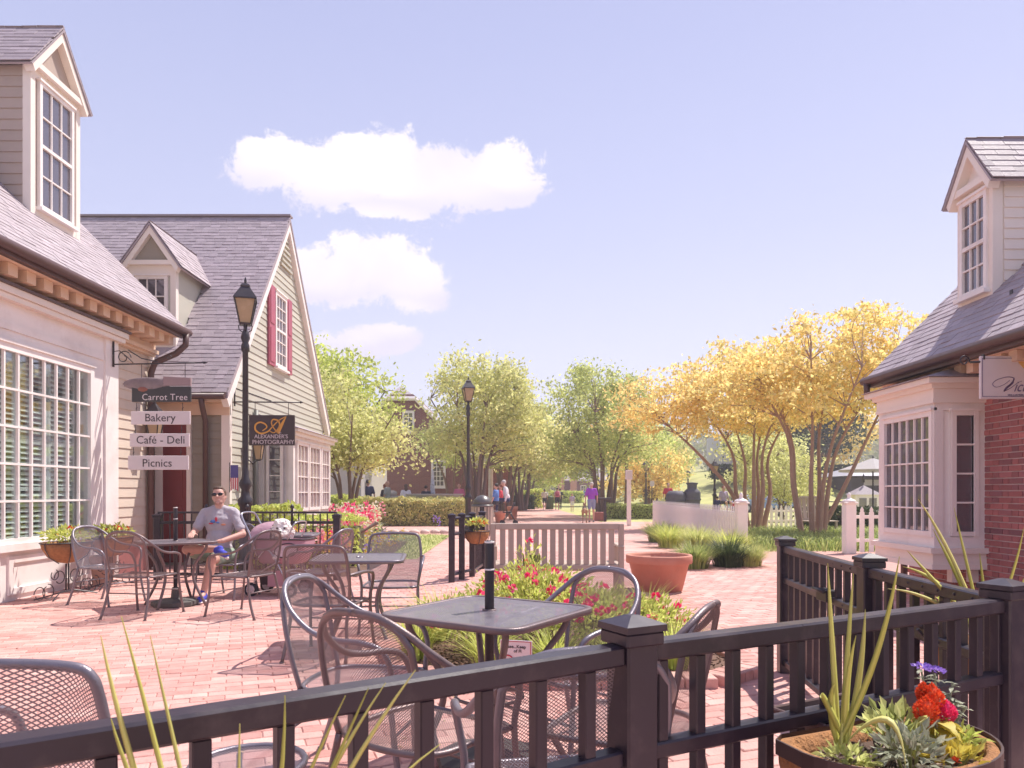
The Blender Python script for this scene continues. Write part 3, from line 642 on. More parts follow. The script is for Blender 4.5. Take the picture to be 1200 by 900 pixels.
MB().add([(X1,Y0+.3,2.80),(X1,Y1-.3,2.80),(X0-.17,Y0-.17,2.575),(X0-.17,Y1+.17,2.575),(X1,Y0-.17,2.575),(X1,Y1+.17,2.575)], ((0,2,3,1),(0,4,2),(1,3,5),(4,5,3,2))).build('bay_roof', slate, B3, off=off)
window(B3, (X0+.03,Y1-.17,.86), (0,-1,0), (-1,0,0), 1.0, 1.30, 6, 5, off, fr=.06, mu=.018, dep=.05, sill=False, label='bay window of thirty small panes')
window(B3, (X0+.24,Y0+.03,.86), (1,0,0), (0,-1,0), .20, 1.30, 1, 4, off, fr=.05, mu=.02, dep=.05, sill=False, label='narrow four-pane window on the near side of the bay')
EX, EZ = 4.85, 2.86; v3 = Vector((1,0,1)).normalized(); L3 = 5.6
MB().prism([(EX,2,EZ),(EX,10.05,EZ),(EX+v3.x*L3,10.05,EZ+v3.z*L3),(EX+v3.x*L3,2,EZ+v3.z*L3)], (.06,0,-.09)).build('roof', slate, B3, off=off)
shingles(B3, (EX-.03,5.2,EZ-.02), (0,1,0), v3, 4.85, L3, off, ok=lambda a,b: not (3.35 < a < 3.95 and 1.05 < b < 3.0), seed=21)
MB().tube([(EX-.08,2,EZ-.06),(EX-.08,10.08,EZ-.06)], .055, 8).box(EX-.04,EX+.05,2,10.05,EZ-.15,EZ-.03).build('gutter', brown, B3, off=off)
MB().tube([(EX-.08,9.98,EZ-.08),(EX-.08,9.98,EZ-.22),(EX+.05,9.98,EZ-.33),(5.24,9.96,EZ-.38),(5.26,9.96,EZ-.5),(5.26,9.96,.05)], .045, 8).build('downspout', brown, B3, off=off)
MB().box(EX+.02,5.3,2,10.0,EZ-.15,EZ-.11).build('soffit', brownwood, B3, off=off); MB().box(5.18,5.29,2,9.98,EZ-.36,EZ-.15).build('frieze', brownwood, B3, off=off)
y = 9.9
while y > 5.5: MB().box(4.97,5.18,y-.06,y+.06,EZ-.26,EZ-.152).build('modillion', brownwood, B3, off=off); y -= .23
for (a, b_) in ((5.30,7.45),(5.36,8.0),(5.62,7.7)):
    MB().cbox((a+.02,b_,EZ+a-EX+.08),(.012,.05,.07)).tube([(a+.06,b_,EZ+a-EX+.03),(a+.02,b_,EZ+a-EX+.07)],.007,5).build('snow_guard', iron, B3, off=off)
dormer(B3, -1, 5.55, 8.55, 9.2, 3.45, 4.96, 5.40, 2.2, 1, off, 3, 4, 8.67, 9.08, 3.72, 4.78, cream, 50, 2)
d3 = [o for o in B3.children if o.name.startswith('dormer')][0]
clapboards(d3, (5.66,8.548,3.5), (1,0,0), (0,-1,0), [(0,0),(2.06,0),(2.06,1.42),(0,1.42)], .12, cream, off)
# ------------------------------------------------------------------ black railings
def railpost(root, x, y, an, h=.99, w=.095, base=0):
    M = Matrix.Translation((x,y,0)) @ Matrix.Rotation(an,4,'Z')
    po = MB().cbox((0,0,h/2-.02),(w,w,h-.04),M,.006).build('post', black, root)
    c = MB(); c.cbox((0,0,h-.055),(w+.022,w+.022,.035),M,.005)
    q = (w+.03)/2; c.add([M@Vector(p) for p in ((-q,-q,h-.037),(q,-q,h-.037),(q,q,h-.037),(-q,q,h-.037),(-q,-q,h-.02),(q,-q,h-.02),(q,q,h-.02),(-q,q,h-.02),(-.012,-.012,h),(.012,-.012,h),(.012,.012,h),(-.012,.012,h))],
        ((0,3,2,1),(0,1,5,4),(1,2,6,5),(2,3,7,6),(3,0,4,7),(4,5,9,8),(5,6,10,9),(6,7,11,10),(7,4,8,11),(8,9,10,11)))
    c.build('post_cap', black, po)
def railing(label, A, B, posts, sp=.147, group=None, mid=.66, bal=.033, top=.92, n0=.5, name='metal_railing', mm=None, tw=.06, flat=None, bmin=.1, lowrail=.09, rt=.05, nbal=None):
    A = Vector((*A,0)); B = Vector((*B,0)); d = B-A; L_ = d.length; an = math.atan2(d.y, d.x); root = empty(name, A, 0, label, 'railing', group)
    M = Matrix.Rotation(an,4,'Z'); mm = mm or black
    MB().cbox((L_/2,0,top-rt/2),(L_,tw,rt),M,.006).build('top_rail', mm, root)
    if mid: MB().cbox((L_/2,0,mid-.022),(L_,.05,.042),M,.005).build('middle_rail', mm, root)
    MB().cbox((L_/2,0,lowrail),(L_,.05,.042),M,.005).build('bottom_rail', mm, root)
    me = MB().cbox((0,0,(top-rt+lowrail)/2),(bal,bal,top-rt-lowrail-.004),M,.003).mesh('baluster'); me.materials.append(mm)
    x = sp*n0
    while x < L_-sp*.3:
        o = link('baluster', me, root); o.location = M @ Vector((x,0,0)); x += sp
    for t in posts: p = M @ Vector((t*L_,0,0)); railpost(root, p.x, p.y, an)
    return root
# near run of railing along the bottom of the picture
PA, PB, PC = (.285,1.885), (1.75,2.68), (1.79,3.80)
railing('near black railing at bottom left, running up to the square capped post', (-1.6,.600), (.305-.04,1.885-.028), [], n0=.62, name='metal_railing')
r2 = railing('black railing between the centre post and the tall right post, above the flower planter', (.305,1.885), (1.775,2.68), [0,1], sp=.128, n0=.7)
r3 = railing('black gate section running back from the right post to the middle gate post', (1.775,2.72), (1.82,3.78), [1], sp=.125, n0=.8, mid=.70)
r4 = railing('farthest black railing section ending at the lone post on the brick walk', (1.82,3.84), (1.95,5.3), [1], sp=.135, n0=.8, mid=.70)
for rr_, A_, B_, sp_ in ((r3,(1.75,2.72),(1.80,3.78),.125),(r4,(1.80,3.84),(1.95,5.3),.135)):
    d_ = Vector((B_[0]-A_[0],B_[1]-A_[1],0)); M_ = Matrix.Rotation(math.atan2(d_.y,d_.x),4,'Z'); rv = MB(); x = sp_*.8
    while x < d_.length-.04:
        for z in (.895,.678): rv.ell(M_ @ Vector((x,.031 if z > .8 else .026,z)),(.007,.007,.007),6,4)
        x += sp_
    rv.build('bolt_heads', iron, rr_, kind='stuff')
for rr_, z in ((r3,.70),(r4,.70)):
    MB().cbox((.02,.5,z),(.07,.14,.07)).tube([(-.03,.42,z+.03),(-.03,.58,z+.03)],.012,6).build('hinge', iron, rr_)
# railing far left and its gate end posts
r5 = railing('thin black railing behind the seated man, ending in a square post by the flowers', (-5.2,10.9), (-2.57,10.9), [0,1], sp=.105, n0=.7, mid=.88, bal=.018, top=1.02, tw=.035, rt=.03, lowrail=.10)
for t in (.27,.5,.75):
    MB().lathe([(.016,.1),(.016,1.06),(.03,1.07),(.028,1.10),(.005,1.13)],8,(2.63*t,0,0)).build('finial_post', iron, r5)
gx = -.86; gr = empty('metal_gate', (gx,10.6,0), 0, 'open black gate seen edge on, with its three square posts', 'gate')
for i, (x, y) in enumerate(((-.0,0),(.12,.35),(.25,.75))): railpost(gr, x, y, 0, h=1.0, w=.085)
for (a, b) in (((0,0),(.12,.35)),((.12,.35),(.25,.75))):
    for z in (.93,.70,.12): MB().tube([(a[0],a[1],z),(b[0],b[1],z)], .022, 4).build('rail', black, gr)
railing('short black railing running back from the open gate', (-.60,11.5), (-.50,12.5), [1], sp=.12, n0=.7, mid=.88, bal=.02)

# ------------------------------------------------------------------ expanded-metal cafe chairs and tables
def _unused(): pass
def lattice(mb, fn, nu, nv, wire=.18, keep=None):
    """diamond mesh over a parametric surface fn(u,v)"""
    for j in range(nv*2-1):
        for i in range(nu):
            cu = (i + (.5 if j%2 == 0 else 1.0))/nu; cv = (j+1)/(2*nv)
            if cu > 1-.4/nu: continue
            du, dv = .5/nu, .5/nv
            if cu-du < -1e-6 or cu+du > 1+1e-6: continue
            if keep and not keep(cu, cv): continue
            o = [(cu-du,cv),(cu,cv-dv),(cu+du,cv),(cu,cv+dv)]; w_ = 1-wire; inn = [(cu+(a-cu)*w_, cv+(b-cv)*w_) for a,b in o]
            vs = [fn(min(max(a,0),1),min(max(b,0),1)) for a,b in o+inn]
            mb.add(vs, ((0,1,5,4),(1,2,6,5),(2,3,7,6),(3,0,4,7)))
def crom(pts, n):
    pts = [Vector(p) for p in pts]; out = []; Q = [pts[0]*2-pts[1]]+pts+[pts[-1]*2-pts[-2]]
    for i in range(1, len(Q)-2):
        for k in range(n):
            t = k/n; a,b,c,d = Q[i-1:i+3]
            out.append(.5*((2*b)+(c-a)*t+(2*a-5*b+4*c-d)*t*t+(3*b-a-3*c+d)*t**3))
    out.append(pts[-1]); return out
SEATZ = .425
def arc_at(L_, zt):     # point on a polyline where the height reaches zt
    for a, b in zip(L_, L_[1:]):
        if (a.z-zt)*(b.z-zt) <= 0 and abs(a.z-b.z) > 1e-6: return a.lerp(b, (zt-a.z)/(b.z-a.z))
    return L_[-1]
def lerpl(L_, t):
    x = t*(len(L_)-1); i = min(int(x), len(L_)-2); return L_[i].lerp(L_[i+1], x-i)
def seatf(u, v):
    y = -.235+v*.475; half = .245 if y > -.05 else math.sqrt(max(0.0, 1-((y+.05)/.19)**2))*.245
    return Vector(((u-.5)*2*half, y, SEATZ-.012*math.sin(math.pi*u)*math.sin(math.pi*v)))
def chair_meshes(m, kind, nu, nv, wire):
    """kind 'round': one tube sweeps from arm to arm over the back; kind 'square': upright hoop with separate arms"""
    D = {}
    def fin(mb, nm):
        me = mb.mesh(nm); me.materials.append(m); D[nm] = me
    half = .222 if kind == 'round' else .252
    def side(s_): return crom([(half*s_*.93,-.205,SEATZ),(half*s_*1.0,-.235,.55),(half*s_*1.02,-.262,.68),(half*s_*(.98),-.282,.79)], 4)
    if kind == 'round': top = crom([(half*.98,-.282,.79),(half*.80,-.298,.842),(half*.45,-.308,.876),(0,-.312,.886),(-half*.45,-.308,.876),(-half*.80,-.298,.842),(-half*.98,-.282,.79)], 5)
    else: top = crom([(half*.98,-.282,.79),(half*.92,-.293,.85),(half*.72,-.30,.878),(0,-.305,.886),(-half*.72,-.30,.878),(-half*.92,-.293,.85),(-half*.98,-.282,.79)], 5)
    R_ = side(1); L__ = side(-1)
    def backf(u, v):
        a = lerpl(R_, v); b = lerpl(L__, v); p = a.lerp(b, u); tz = lerpl(top, u)
        t = p.lerp(tz, 1.0) if v > .999 else p + (tz-R_[-1].lerp(L__[-1], u))*(v**1.5)
        return t + Vector((0,-.022*math.sin(math.pi*u)*(1-v*.3),0))
    mb = MB(); lattice(mb, backf, nu, nv, wire); fin(mb, 'back_mesh')
    mb = MB(); lattice(mb, seatf, int(nu*.95), int(nv*1.0), wire); fin(mb, 'seat_mesh')
    mb = MB(); mb.tube(R_+top[1:]+L__[::-1][1:], .0118 if kind == 'round' else .0130, 8); fin(mb, 'back_frame')
    mb = MB(); ring = crom([(.245,-.02,SEATZ),(.243,-.09,SEATZ),(.225,-.16,SEATZ),(.17,-.21,SEATZ),(.09,-.232,SEATZ),(0,-.238,SEATZ),(-.09,-.232,SEATZ),(-.17,-.21,SEATZ),(-.225,-.16,SEATZ),(-.243,-.09,SEATZ),(-.245,-.02,SEATZ)], 4) + [Vector(p) for p in ((-.25,.1,SEATZ),(-.245,.21,SEATZ-.004),(-.20,.24,SEATZ-.006),(0,.245,SEATZ-.008),(.20,.24,SEATZ-.006),(.245,.21,SEATZ-.004),(.25,.1,SEATZ),(.245,-.02,SEATZ))]
    mb.tube(ring, .0115, 7); fin(mb, 'seat_frame')
    for s_, k in ((1,'r'),(-1,'l')):
        front = [(.296*s_,.10,.655),(.290*s_,.195,.625),(.272*s_,.232,.54),(.255*s_,.225,.43),(.262*s_,.245,.22),(.275*s_,.285,.004)]
        if kind == 'round': pts = crom([(0,-.322,.892),(.11*s_,-.315,.882),(.20*s_,-.282,.835),(.258*s_,-.215,.762),(.288*s_,-.11,.69),(.297*s_,-.0,.662)]+front, 5)
        else: pts = crom([(.256*s_,-.262,.66),(.285*s_,-.18,.668),(.296*s_,-.04,.668)]+front, 5)
        mb = MB(); mb.tube(pts, .0128, 8); mb.lathe([(.018,0),(.018,.012)],8,(.275*s_,.285,0)); fin(mb, 'arm_'+k)
        mb = MB(); pts = crom([(half*s_*.93,-.205,SEATZ),(.225*s_,-.225,.3),(.238*s_,-.26,.15),(.25*s_,-.315,.004)], 4); mb.tube(pts, .0135, 7); mb.lathe([(.018,0),(.018,.012)],8,(.25*s_,-.315,0)); fin(mb, 'leg_'+k)
    mb = MB(); mb.tube([(-.232,-.235,.26),(.232,-.235,.26)], .007, 6); fin(mb, 'rear_stretcher')
    mb = MB(); mb.tube([(-.262,.24,.25),(.262,.24,.25)], .007, 6); fin(mb, 'front_stretcher')
    return D
CM = {}
for mk, mm_ in (('p',pewter),('b',bronze)):
    CM[(mk,0)] = chair_meshes(mm_,'round',44,46,.27); CM[(mk,1)] = chair_meshes(mm_,'round',34,36,.34); CM[(mk,2)] = chair_meshes(mm_,'square',36,36,.34)
def chair(label, x, y, face, m='p', lod=0, group='mesh cafe chairs on the brick terrace'):
    """face: direction the sitter looks, degrees clockwise from +Y (away from the camera)"""
    r = empty('cafe_chair', (x,y,.014), -R(face), label, 'chair', group); D = CM[(m,lod)]
    for k in ('back_mesh','seat_mesh','back_frame','seat_frame','rear_stretcher','front_stretcher'): link(k.replace('rear_','').replace('front_',''), D[k], r)
    for k in ('arm_l','arm_r'): link('arm', D[k], r)
    for k in ('leg_l','leg_r'): link('leg', D[k], r)
    return r
def tabletop(half, z, nx):
    mb = MB(); rr_ = .10; out = []
    for cx, cy, a0 in ((1,1,0),(-1,1,90),(-1,-1,180),(1,-1,270)):
        for k in range(6): a = R(a0+k*18); out.append(Vector((cx*(half-rr_)+rr_*math.cos(a), cy*(half-rr_)+rr_*math.sin(a), z)))
    return out
def table(label, x, y, rot, half=.38, z=.735, pole=None, m=None, n=62, poletop=1.06, group='square mesh cafe tables', basem=None):
    m = m or bronze; r = empty('cafe_table', (x,y,.014), rot, label, 'table', group)
    out = tabletop(half, z-.012, 6); rim = MB(); N_ = len(out)
    sec = [(0,.012),(.004,.008),(.004,-.014),(-.002,-.016),(-.03,.006),(-.03,.011)]
    vs = []
    for i, p in enumerate(out):
        nrm = (out[(i+1)%N_]-out[i-1]).cross(Vector((0,0,1))).normalized()
        for (a, b) in sec: vs.append(p+nrm*a+Vector((0,0,b)))
    q = len(sec); rim.add(vs, [(i*q+k, i*q+(k+1)%q, ((i+1)%N_)*q+(k+1)%q, ((i+1)%N_)*q+k) for i in range(N_) for k in range(q)], True); rim.build('table_rim', m, r)
    top = MB(); hh = half-.012
    def keep(u, v): 
        a, b = abs(u-.5)*2*hh, abs(v-.5)*2*hh; c = half-.10
        return not (a > c and b > c and (a-c)**2+(b-c)**2 > .088**2) and (u-.5)**2+(v-.5)**2 > .0012
    lattice(top, lambda u,v: Vector(((u-.5)*2*hh,(v-.5)*2*hh,z-.003)), n, n, .70, keep); top.build('mesh_top', pewter, r)
    MB().lathe([(.034,z-.02),(.034,z+.004),(.026,z+.004),(.026,z-.02)],14).build('centre_ring', m, r)
    for a in range(4):
        an = a*math.pi/2+math.pi/4; c_, s_ = math.cos(an), math.sin(an)
        pts = crom([(c_*half*1.0,s_*half*1.0,z-.03),(c_*half*.95,s_*half*.95,z-.10),(c_*half*.62,s_*half*.62,.46),(c_*half*.60,s_*half*.60,.28),(c_*half*.98,s_*half*.98,.004)], 6)
        MB().tube(pts, .016, 8).build('leg', m, r)
    MB().tube([(half*.42*math.cos(t),half*.42*math.sin(t),.33) for t in [k*math.pi/8 for k in range(17)]], .008, 6).build('leg_ring', m, r)
    if pole:
        po = empty('umbrella_stand', (x,y,.014), rot, pole, 'umbrella stand')
        MB().lathe([(.0225,.05),(.0225,poletop-.014),(.020,poletop)],14).build('pole', iron, po)
        MB().lathe([(.0235,poletop-.14),(.0235,poletop-.132)],14).lathe([(.0235,poletop-.012),(.0235,poletop-.004)],14).build('pole_band', white, po)
        MB().lathe([(.25,.0),(.26,.02),(.255,.055),(.20,.07),(.05,.085),(.04,.20),(.028,.21)],8,smooth=False).build('base_weight', basem or mat('weathered_base',(.10,.09,.085),.7,var=.3), po)
        MB().tube([(.04,0,.15),(.075,0,.15)],.008,6).build('knob', iron, po)
    return r
TA = math.radians(35)
# near table group (table 3)
tx, ty = -.106, 3.49
table('nearest square mesh table behind the railing, with a bare umbrella pole', tx, ty, R(57), pole='bare black umbrella pole through the nearest table', n=66)
chair('silver-rimmed chair at the left of the nearest table, second from the railing', -.69, 3.42, 100, 'p')
chair('bronze-brown chair with its back to us at the near left side of the nearest table', -.33, 2.70, 36, 'b')
chair('rounded chair beyond the nearest table, facing us in front of the roses', .27, 3.63, 228, 'p')
chair('chair at the right of the nearest table, seen side on behind the centre post', .42, 2.76, 298, 'b')
chair('chair pushed against the near railing below the nearest table, only its mesh showing between balusters', .14, 2.17, -10, 'p')
chair('close-up mesh chair back cut off by the bottom left corner', -1.22, 2.04, 0, 'p', 2)
st_ = empty('mesh_side_table', (-.86,2.42,.014), 0, 'low round mesh side table just showing at the bottom edge, left of centre', 'side table')
MB().tube([(.18*math.cos(t),.18*math.sin(t),.40) for t in [k*math.pi/10 for k in range(21)]], .012, 7, caps=False).build('rim', pewter, st_)
mb = MB(); lattice(mb, lambda u,v: Vector(((u-.5)*.36,(v-.5)*.36,.402)), 28, 28, .3, lambda u,v: (u-.5)**2+(v-.5)**2 < .235); mb.build('mesh_top', pewter, st_)
for a in range(3): MB().tube([(.15*math.cos(a*2.1),.15*math.sin(a*2.1),.39),(.19*math.cos(a*2.1),.19*math.sin(a*2.1),.0)], .010, 6).build('leg', pewter, st_)
# middle table group (table 2)
table('square mesh table in the middle distance beside the stroller', -1.30, 6.35, R(6), half=.38, n=48, m=pewter, group='square mesh cafe tables')
chair('chair with its back to us at the near side of the middle table', -1.44, 5.86, 8, 'b', 2)
chair('chair on the far side of the middle table, facing us before the lawn', -1.13, 7.0, 176, 'p', 2)
chair('chair beyond the left of the middle table, seen side on against the flowers', -2.08, 8.05, 285, 'p', 1)
# far table group (table 1, the seated man)
table('square mesh table beside the seated man, umbrella pole through it', -3.83, 8.45, R(40), half=.37, n=40, pole='bare black umbrella pole on a round base at the seated man\'s table', poletop=1.12)
chair('silver chair at far left beside the shop window, turned towards the man\'s table', -4.70, 8.62, 105, 'p', 1)
chair('brown chair with its back to us at the man\'s table', -3.85, 7.75, 10, 'b', 1)
chair('brown chair between the seated man and the stroller, seen side on', -2.80, 7.80, 290, 'b', 1)
chair('chair the seated man is sitting on', -3.50, 9.12, 192, 'p', 1)
table('plain mesh table with nothing on it, behind the seated man by the thin railing', -2.95, 9.9, R(10), half=.36, n=30, m=pewter)

# ------------------------------------------------------------------ lamp posts
def lamp_post(label, p, h=4.5, s=1.0, lod=0):
    r = empty('street_lamp', p, .3, label, 'street lamp', 'black lantern lamp posts along the walk'); sg = 14 if lod == 0 else 8
    MB().lathe([(.15,0),(.15,.10),(.105,.14),(.105,.30),(.09,.34),(.085,1.08),(.11,1.12),(.115,1.18),(.07,1.24),(.06,1.34),(.09,1.40),(.09,1.45),(.055,1.52),(.048,1.7),(.042,h-1.08),(.062,h-1.05),(.062,h-.98),(.045,h-.93),(.07,h-.86),(.05,h-.78),(.028,h-.74),(.028,h-.66)], sg).build('pole', iron, r)
    hd = MB(); z0 = h-.66; c4 = [(math.cos(a), math.sin(a)) for a in [math.pi/4+k*math.pi/2 for k in range(4)]]
    hd.lathe([(.10,z0-.01),(.115,z0+.02)],4,smooth=False)
    for c_, s_ in c4: hd.tube([(.11*c_,.11*s_,z0),(.215*c_,.215*s_,z0+.38)],.012,5)
    hd.lathe([(.235,z0+.37),(.235,z0+.39),(.10,z0+.55),(.09,z0+.56),(.10,z0+.58),(.07,z0+.61),(.02,z0+.63),(.028,z0+.66),(.008,z0+.72)],4,smooth=False)
    for k in range(4 if lod == 0 else 0):
        an = k*math.pi/2; hd.tube([(.03*math.cos(an),.03*math.sin(an),z0-.12),(.09*math.cos(an),.09*math.sin(an),z0-.08),(.10*math.cos(an),.10*math.sin(an),z0-.01)],.008,5)
    hd.build('lantern_head', iron, r)
    for k in range(4):
        a0, a1 = c4[k], c4[(k+1)%4]; q = .93
        MB().add([(.108*a0[0]*q,.108*a0[1]*q,z0+.02),(.108*a1[0]*q,.108*a1[1]*q,z0+.02),(.208*a1[0]*q,.208*a1[1]*q,z0+.37),(.208*a0[0]*q,.208*a0[1]*q,z0+.37)],((0,1,2,3),)).build('pane', lampglass, r)
    return r
lamp_post('tallest black lamp post, left, rising behind the seated man', (-4.04,11.25,0), 4.5)
lamp_post('black lamp post in the centre beside the slatted litter bin', (-1.25,21.2,0), 4.55)
lamp_post('black lamp post behind the seated elderly man, left edge of the walk', (-.17,45,0), 4.6, lod=1)
lamp_post('distant black lamp post at the hedge corner left of the two walkers', (.58,56,0), 4.9, lod=1)
lamp_post('black lamp post on the lawn beyond the white picket fence', (10.1,37,0), 2.9, lod=1)
lamp_post('small far lamp post above the dark urns', (14.7,62,.0), 3.2, lod=1)
lamp_post('thin far lamp post right of the white post', (8.3,46,0), 3.3, lod=1)
lamp_post('far lamp post among the gold tree trunks', (14.8,41,0), 3.0, lod=1)

# ------------------------------------------------------------------ bench, pots, bin
BX, BY = .53, 8.75
bn = empty('wooden_bench', (BX,BY,.014), R(-1), 'weathered grey-tan wooden bench seen from behind, with a slatted back', 'bench')
W = 1.58
for sx_ in (-1,1):
    MB().cbox((sx_*(W/2-.035),0,.46),(.065,.055,.92),None,.008).build('back_leg', benchwood, bn)
    MB().cbox((sx_*(W/2-.035),.50,.31),(.065,.055,.62),None,.008).build('front_leg', benchwood, bn)
    MB().cbox((sx_*(W/2-.035),.26,.645),(.07,.60,.03),None,.008).build('armrest', benchwood, bn)
MB().cbox((0,0,.885),(W-.13,.045,.075),None,.008).build('top_rail', benchwood, bn); MB().cbox((0,0,.405),(W-.13,.04,.06),None,.006).build('lower_rail', benchwood, bn)
for k in range(14): MB().cbox((-W/2+.15+k*(W-.30)/13,.0,.643),(.066,.02,.415),None,.004).build('back_slat', benchwood, bn)
for k in range(6): MB().cbox((0,.07+k*.083,.43),(W-.06,.068,.022),None,.004).build('seat_slat', benchwood, bn)
for y in (.03,.49): MB().cbox((0,y,.39),(W-.13,.04,.06),None,.004).build('apron', benchwood, bn)

def pot(label, p, rt, h, m, n=20, name='terracotta_pot', soilz=.06, group=None):
    r = empty(name, p, 0, label, 'plant pot', group)
    MB().lathe([(rt*.68,0),(rt*.70,.01),(rt*.90,h*.76),(rt*.98,h*.775),(rt,h*.80),(rt,h*.97),(rt*.985,h),(rt*.90,h),(rt*.88,h*.93),(rt*.86,h-soilz)], n).build('pot_wall', m, r)
    MB().lathe([(rt*.87,h-soilz-.01),(rt*.4,h-soilz+.01),(1e-5,h-soilz+.015)], n).build('soil', soil, r)
    return r
pot('large empty terracotta pot with a rolled rim right of the bench', (1.93,9.75,.014), .43, .47, terracotta, 32)
pot('small terracotta pot by the seated elderly man', (-.51,31.5,0), .26, .50, terracotta, 12, group='small terracotta pots along the hedge')
pot('terracotta pot second along, beyond the elderly man', (.03,36,0), .28, .62, terracotta, 12, group='small terracotta pots along the hedge')
pot('pale brown upright pot by the storefront pilaster', (-5.62,10.2,.014), .17, .42, mat('pale_clay',(.50,.32,.26),.8,var=.1), 16)

tb = empty('litter_bin', (-.90,22.6,0), 0, 'round litter bin with tan slats and a black dome lid', 'litter bin')
for k in range(20):
    a = k*2*math.pi/20; MB().cbox((.0,-.33,.45),(.075,.02,.84),Matrix.Rotation(a,4,'Z'),.004).build('slat', benchwood if k%5 else iron, tb)
MB().lathe([(.30,.04),(.30,.86)],16).build('liner', iron, tb); MB().lathe([(.35,.86),(.36,.90),(.33,.93)],20).lathe([(.31,.93),(.28,1.05),(.17,1.17),(.05,1.22),(1e-4,1.225)],20).build('dome_lid', mat('bin_lid',(.12,.11,.11),.35,metal=.3), tb)

# ------------------------------------------------------------------ coir-lined wrought-iron planters by the shop
def leafquad(mb, p, d, up, l, w, droop=0.0, segs=1):
    d = Vector(d).normalized(); s_ = d.cross(up).normalized(); up2 = s_.cross(d)
    if segs == 1:
        m_ = p + d*l*.5 + up2*l*.06; mb.add([p, m_+s_*w*.5, p+d*l-up2*l*droop, m_-s_*w*.5], ((0,1,2,3),))
    else:
        vs = []; 
        for i in range(segs+1):
            t = i/segs; ww = w*.5*(math.sin(math.pi*min(1,t*.9+.08))**.7) if i < segs else .001; c = p + d*l*t + Vector((0,0,-droop*l*t*t))
            vs += [c+s_*ww+up2*ww*.25, c, c-s_*ww+up2*ww*.25]
        mb.add(vs, [(i*3+k, i*3+k+1, i*3+k+4, i*3+k+3) for i in range(segs) for k in (0,1)], True)
    return mb
def rvec(rr_, zmin=-1.0):
    while True:
        v = Vector((rr_.uniform(-1,1),rr_.uniform(-1,1),rr_.uniform(zmin,1)))
        if .05 < v.length < 1: return v.normalized()
def plant(label, p, r_, h_, n, leafm, ls, name='leafy_plant', cat='plant', flowers=None, group=None, seed=0, parent=None, stems=10, up=.3):
    """a bushy plant: stems, a cloud of leaves and flower heads built of petals"""
    rr_ = random.Random(seed+int(abs(p[0])*100)); root = empty(name, p, 0, label, cat, group)
    mb = MB()
    for k in range(stems):
        a = rr_.random()*6.28; q = rr_.random()*r_*.7; mb.tube([(q*.3*math.cos(a),q*.3*math.sin(a),0),(q*.7*math.cos(a),q*.7*math.sin(a),h_*.45),(q*math.cos(a),q*math.sin(a),h_*.85)], .004+.004*h_, 4, caps=False)
    mb.build('stem', mat('green_stem',(.20,.22,.07),.6), root)
    mb = MB()
    for k in range(n):
        v = rvec(rr_, -.2); q = rr_.random()**.4; c = Vector((v.x*r_*q, v.y*r_*q, h_*(.12+.88*max(0,(.5+.5*v.z*q)))))
        lump = 1+.25*mnoise.noise(c*6/max(r_,.1)); c.x *= lump; c.y *= lump; c.z = max(.01, c.z*lump)
        d = (v*1.0+rvec(rr_)*.7+Vector((0,0,up))).normalized(); leafquad(mb, c, d, rvec(rr_), ls*rr_.uniform(.7,1.3), ls*.45, .1)
    mb.build('foliage', leafm, root)
    if flowers:
        for (fm, cnt, fs_, zt) in flowers:
            for k in range(cnt):
                a = rr_.random()*6.28; q = math.sqrt(rr_.random())*r_; zz = h_*(1-.35*(q/r_)**2)*rr_.uniform(*zt); c = Vector((q*math.cos(a), q*math.sin(a), zz)); fb_ = MB()
                for j in range(11):
                    d = rvec(rr_, -.2); leafquad(fb_, c+d*fs_*.12, d, rvec(rr_), fs_*.55, fs_*.55, .1)
                fb_.build('flower', fm, root)
    return root
def bowl_planter(label, p, rz, r_=.30, h=.26, z=.42, name='iron_planter_stand', scroll=True):
    ro = empty(name, p, rz, label, 'planter')
    MB().lathe([(1e-4,z),(r_*.35,z+.02),(r_*.75,z+.10),(r_*.95,z+.19),(r_,z+h),(r_*.93,z+h),(r_*.88,z+h-.05)], 22, sx=1.15, sy=.75).build('coir_basket', coir, ro)
    MB().lathe([(r_*.9,z+h-.05),(r_*.3,z+h-.02),(1e-4,z+h-.015)], 16, sx=1.15, sy=.75).build('soil', soil, ro)
    fr_ = MB(); fr_.tube([(r_*1.16*math.cos(a*.314),r_*.77*math.sin(a*.314),z+h) for a in range(21)], .008, 6, caps=False)
    for k in range(6):
        a = k*math.pi/3; fr_.tube([(1.17*r_*math.cos(a)*q,.77*r_*math.sin(a)*q,z+zz) for q,zz in ((1,h),(.97,.19),(.78,.09),(.38,.01))], .006, 5)
    if scroll:
        for s_ in (-1,1):
            fr_.tube([(s_*.02,0,z),(s_*.02,0,.10)], .010, 6)
            for (cx, cz, rr_, t0, t1) in ((.12,.26,.085,0,5.6),(.30,.11,.10,1.6,7.5),(.42,.10,.085,0,6.0),(.20,.30,.07,2,7)):
                fr_.tube([(s_*(cx+rr_*(1-.04*t)*math.cos(t)),0,cz+rr_*(1-.04*t)*math.sin(t)) for t in [t0+(t1-t0)*i/16 for i in range(17)]], .006, 5)
        fr_.tube([(-.36,-.12,.02),(-.1,0,.09),(.1,0,.09),(.36,-.12,.02)], .008, 5); fr_.tube([(-.36,.14,.02),(-.1,0,.08),(.1,0,.08),(.36,.14,.02)], .008, 5)
    fr_.build('iron_frame', iron, ro); return ro
bowl_planter('left orange coir basket planter on a scrolled iron stand under the display window', (-5.42,9.05,.014), R(80), .30)
bowl_planter('right orange coir basket planter on a scrolled iron stand, behind the silver chair', (-5.40,10.0,.014), R(80), .30)
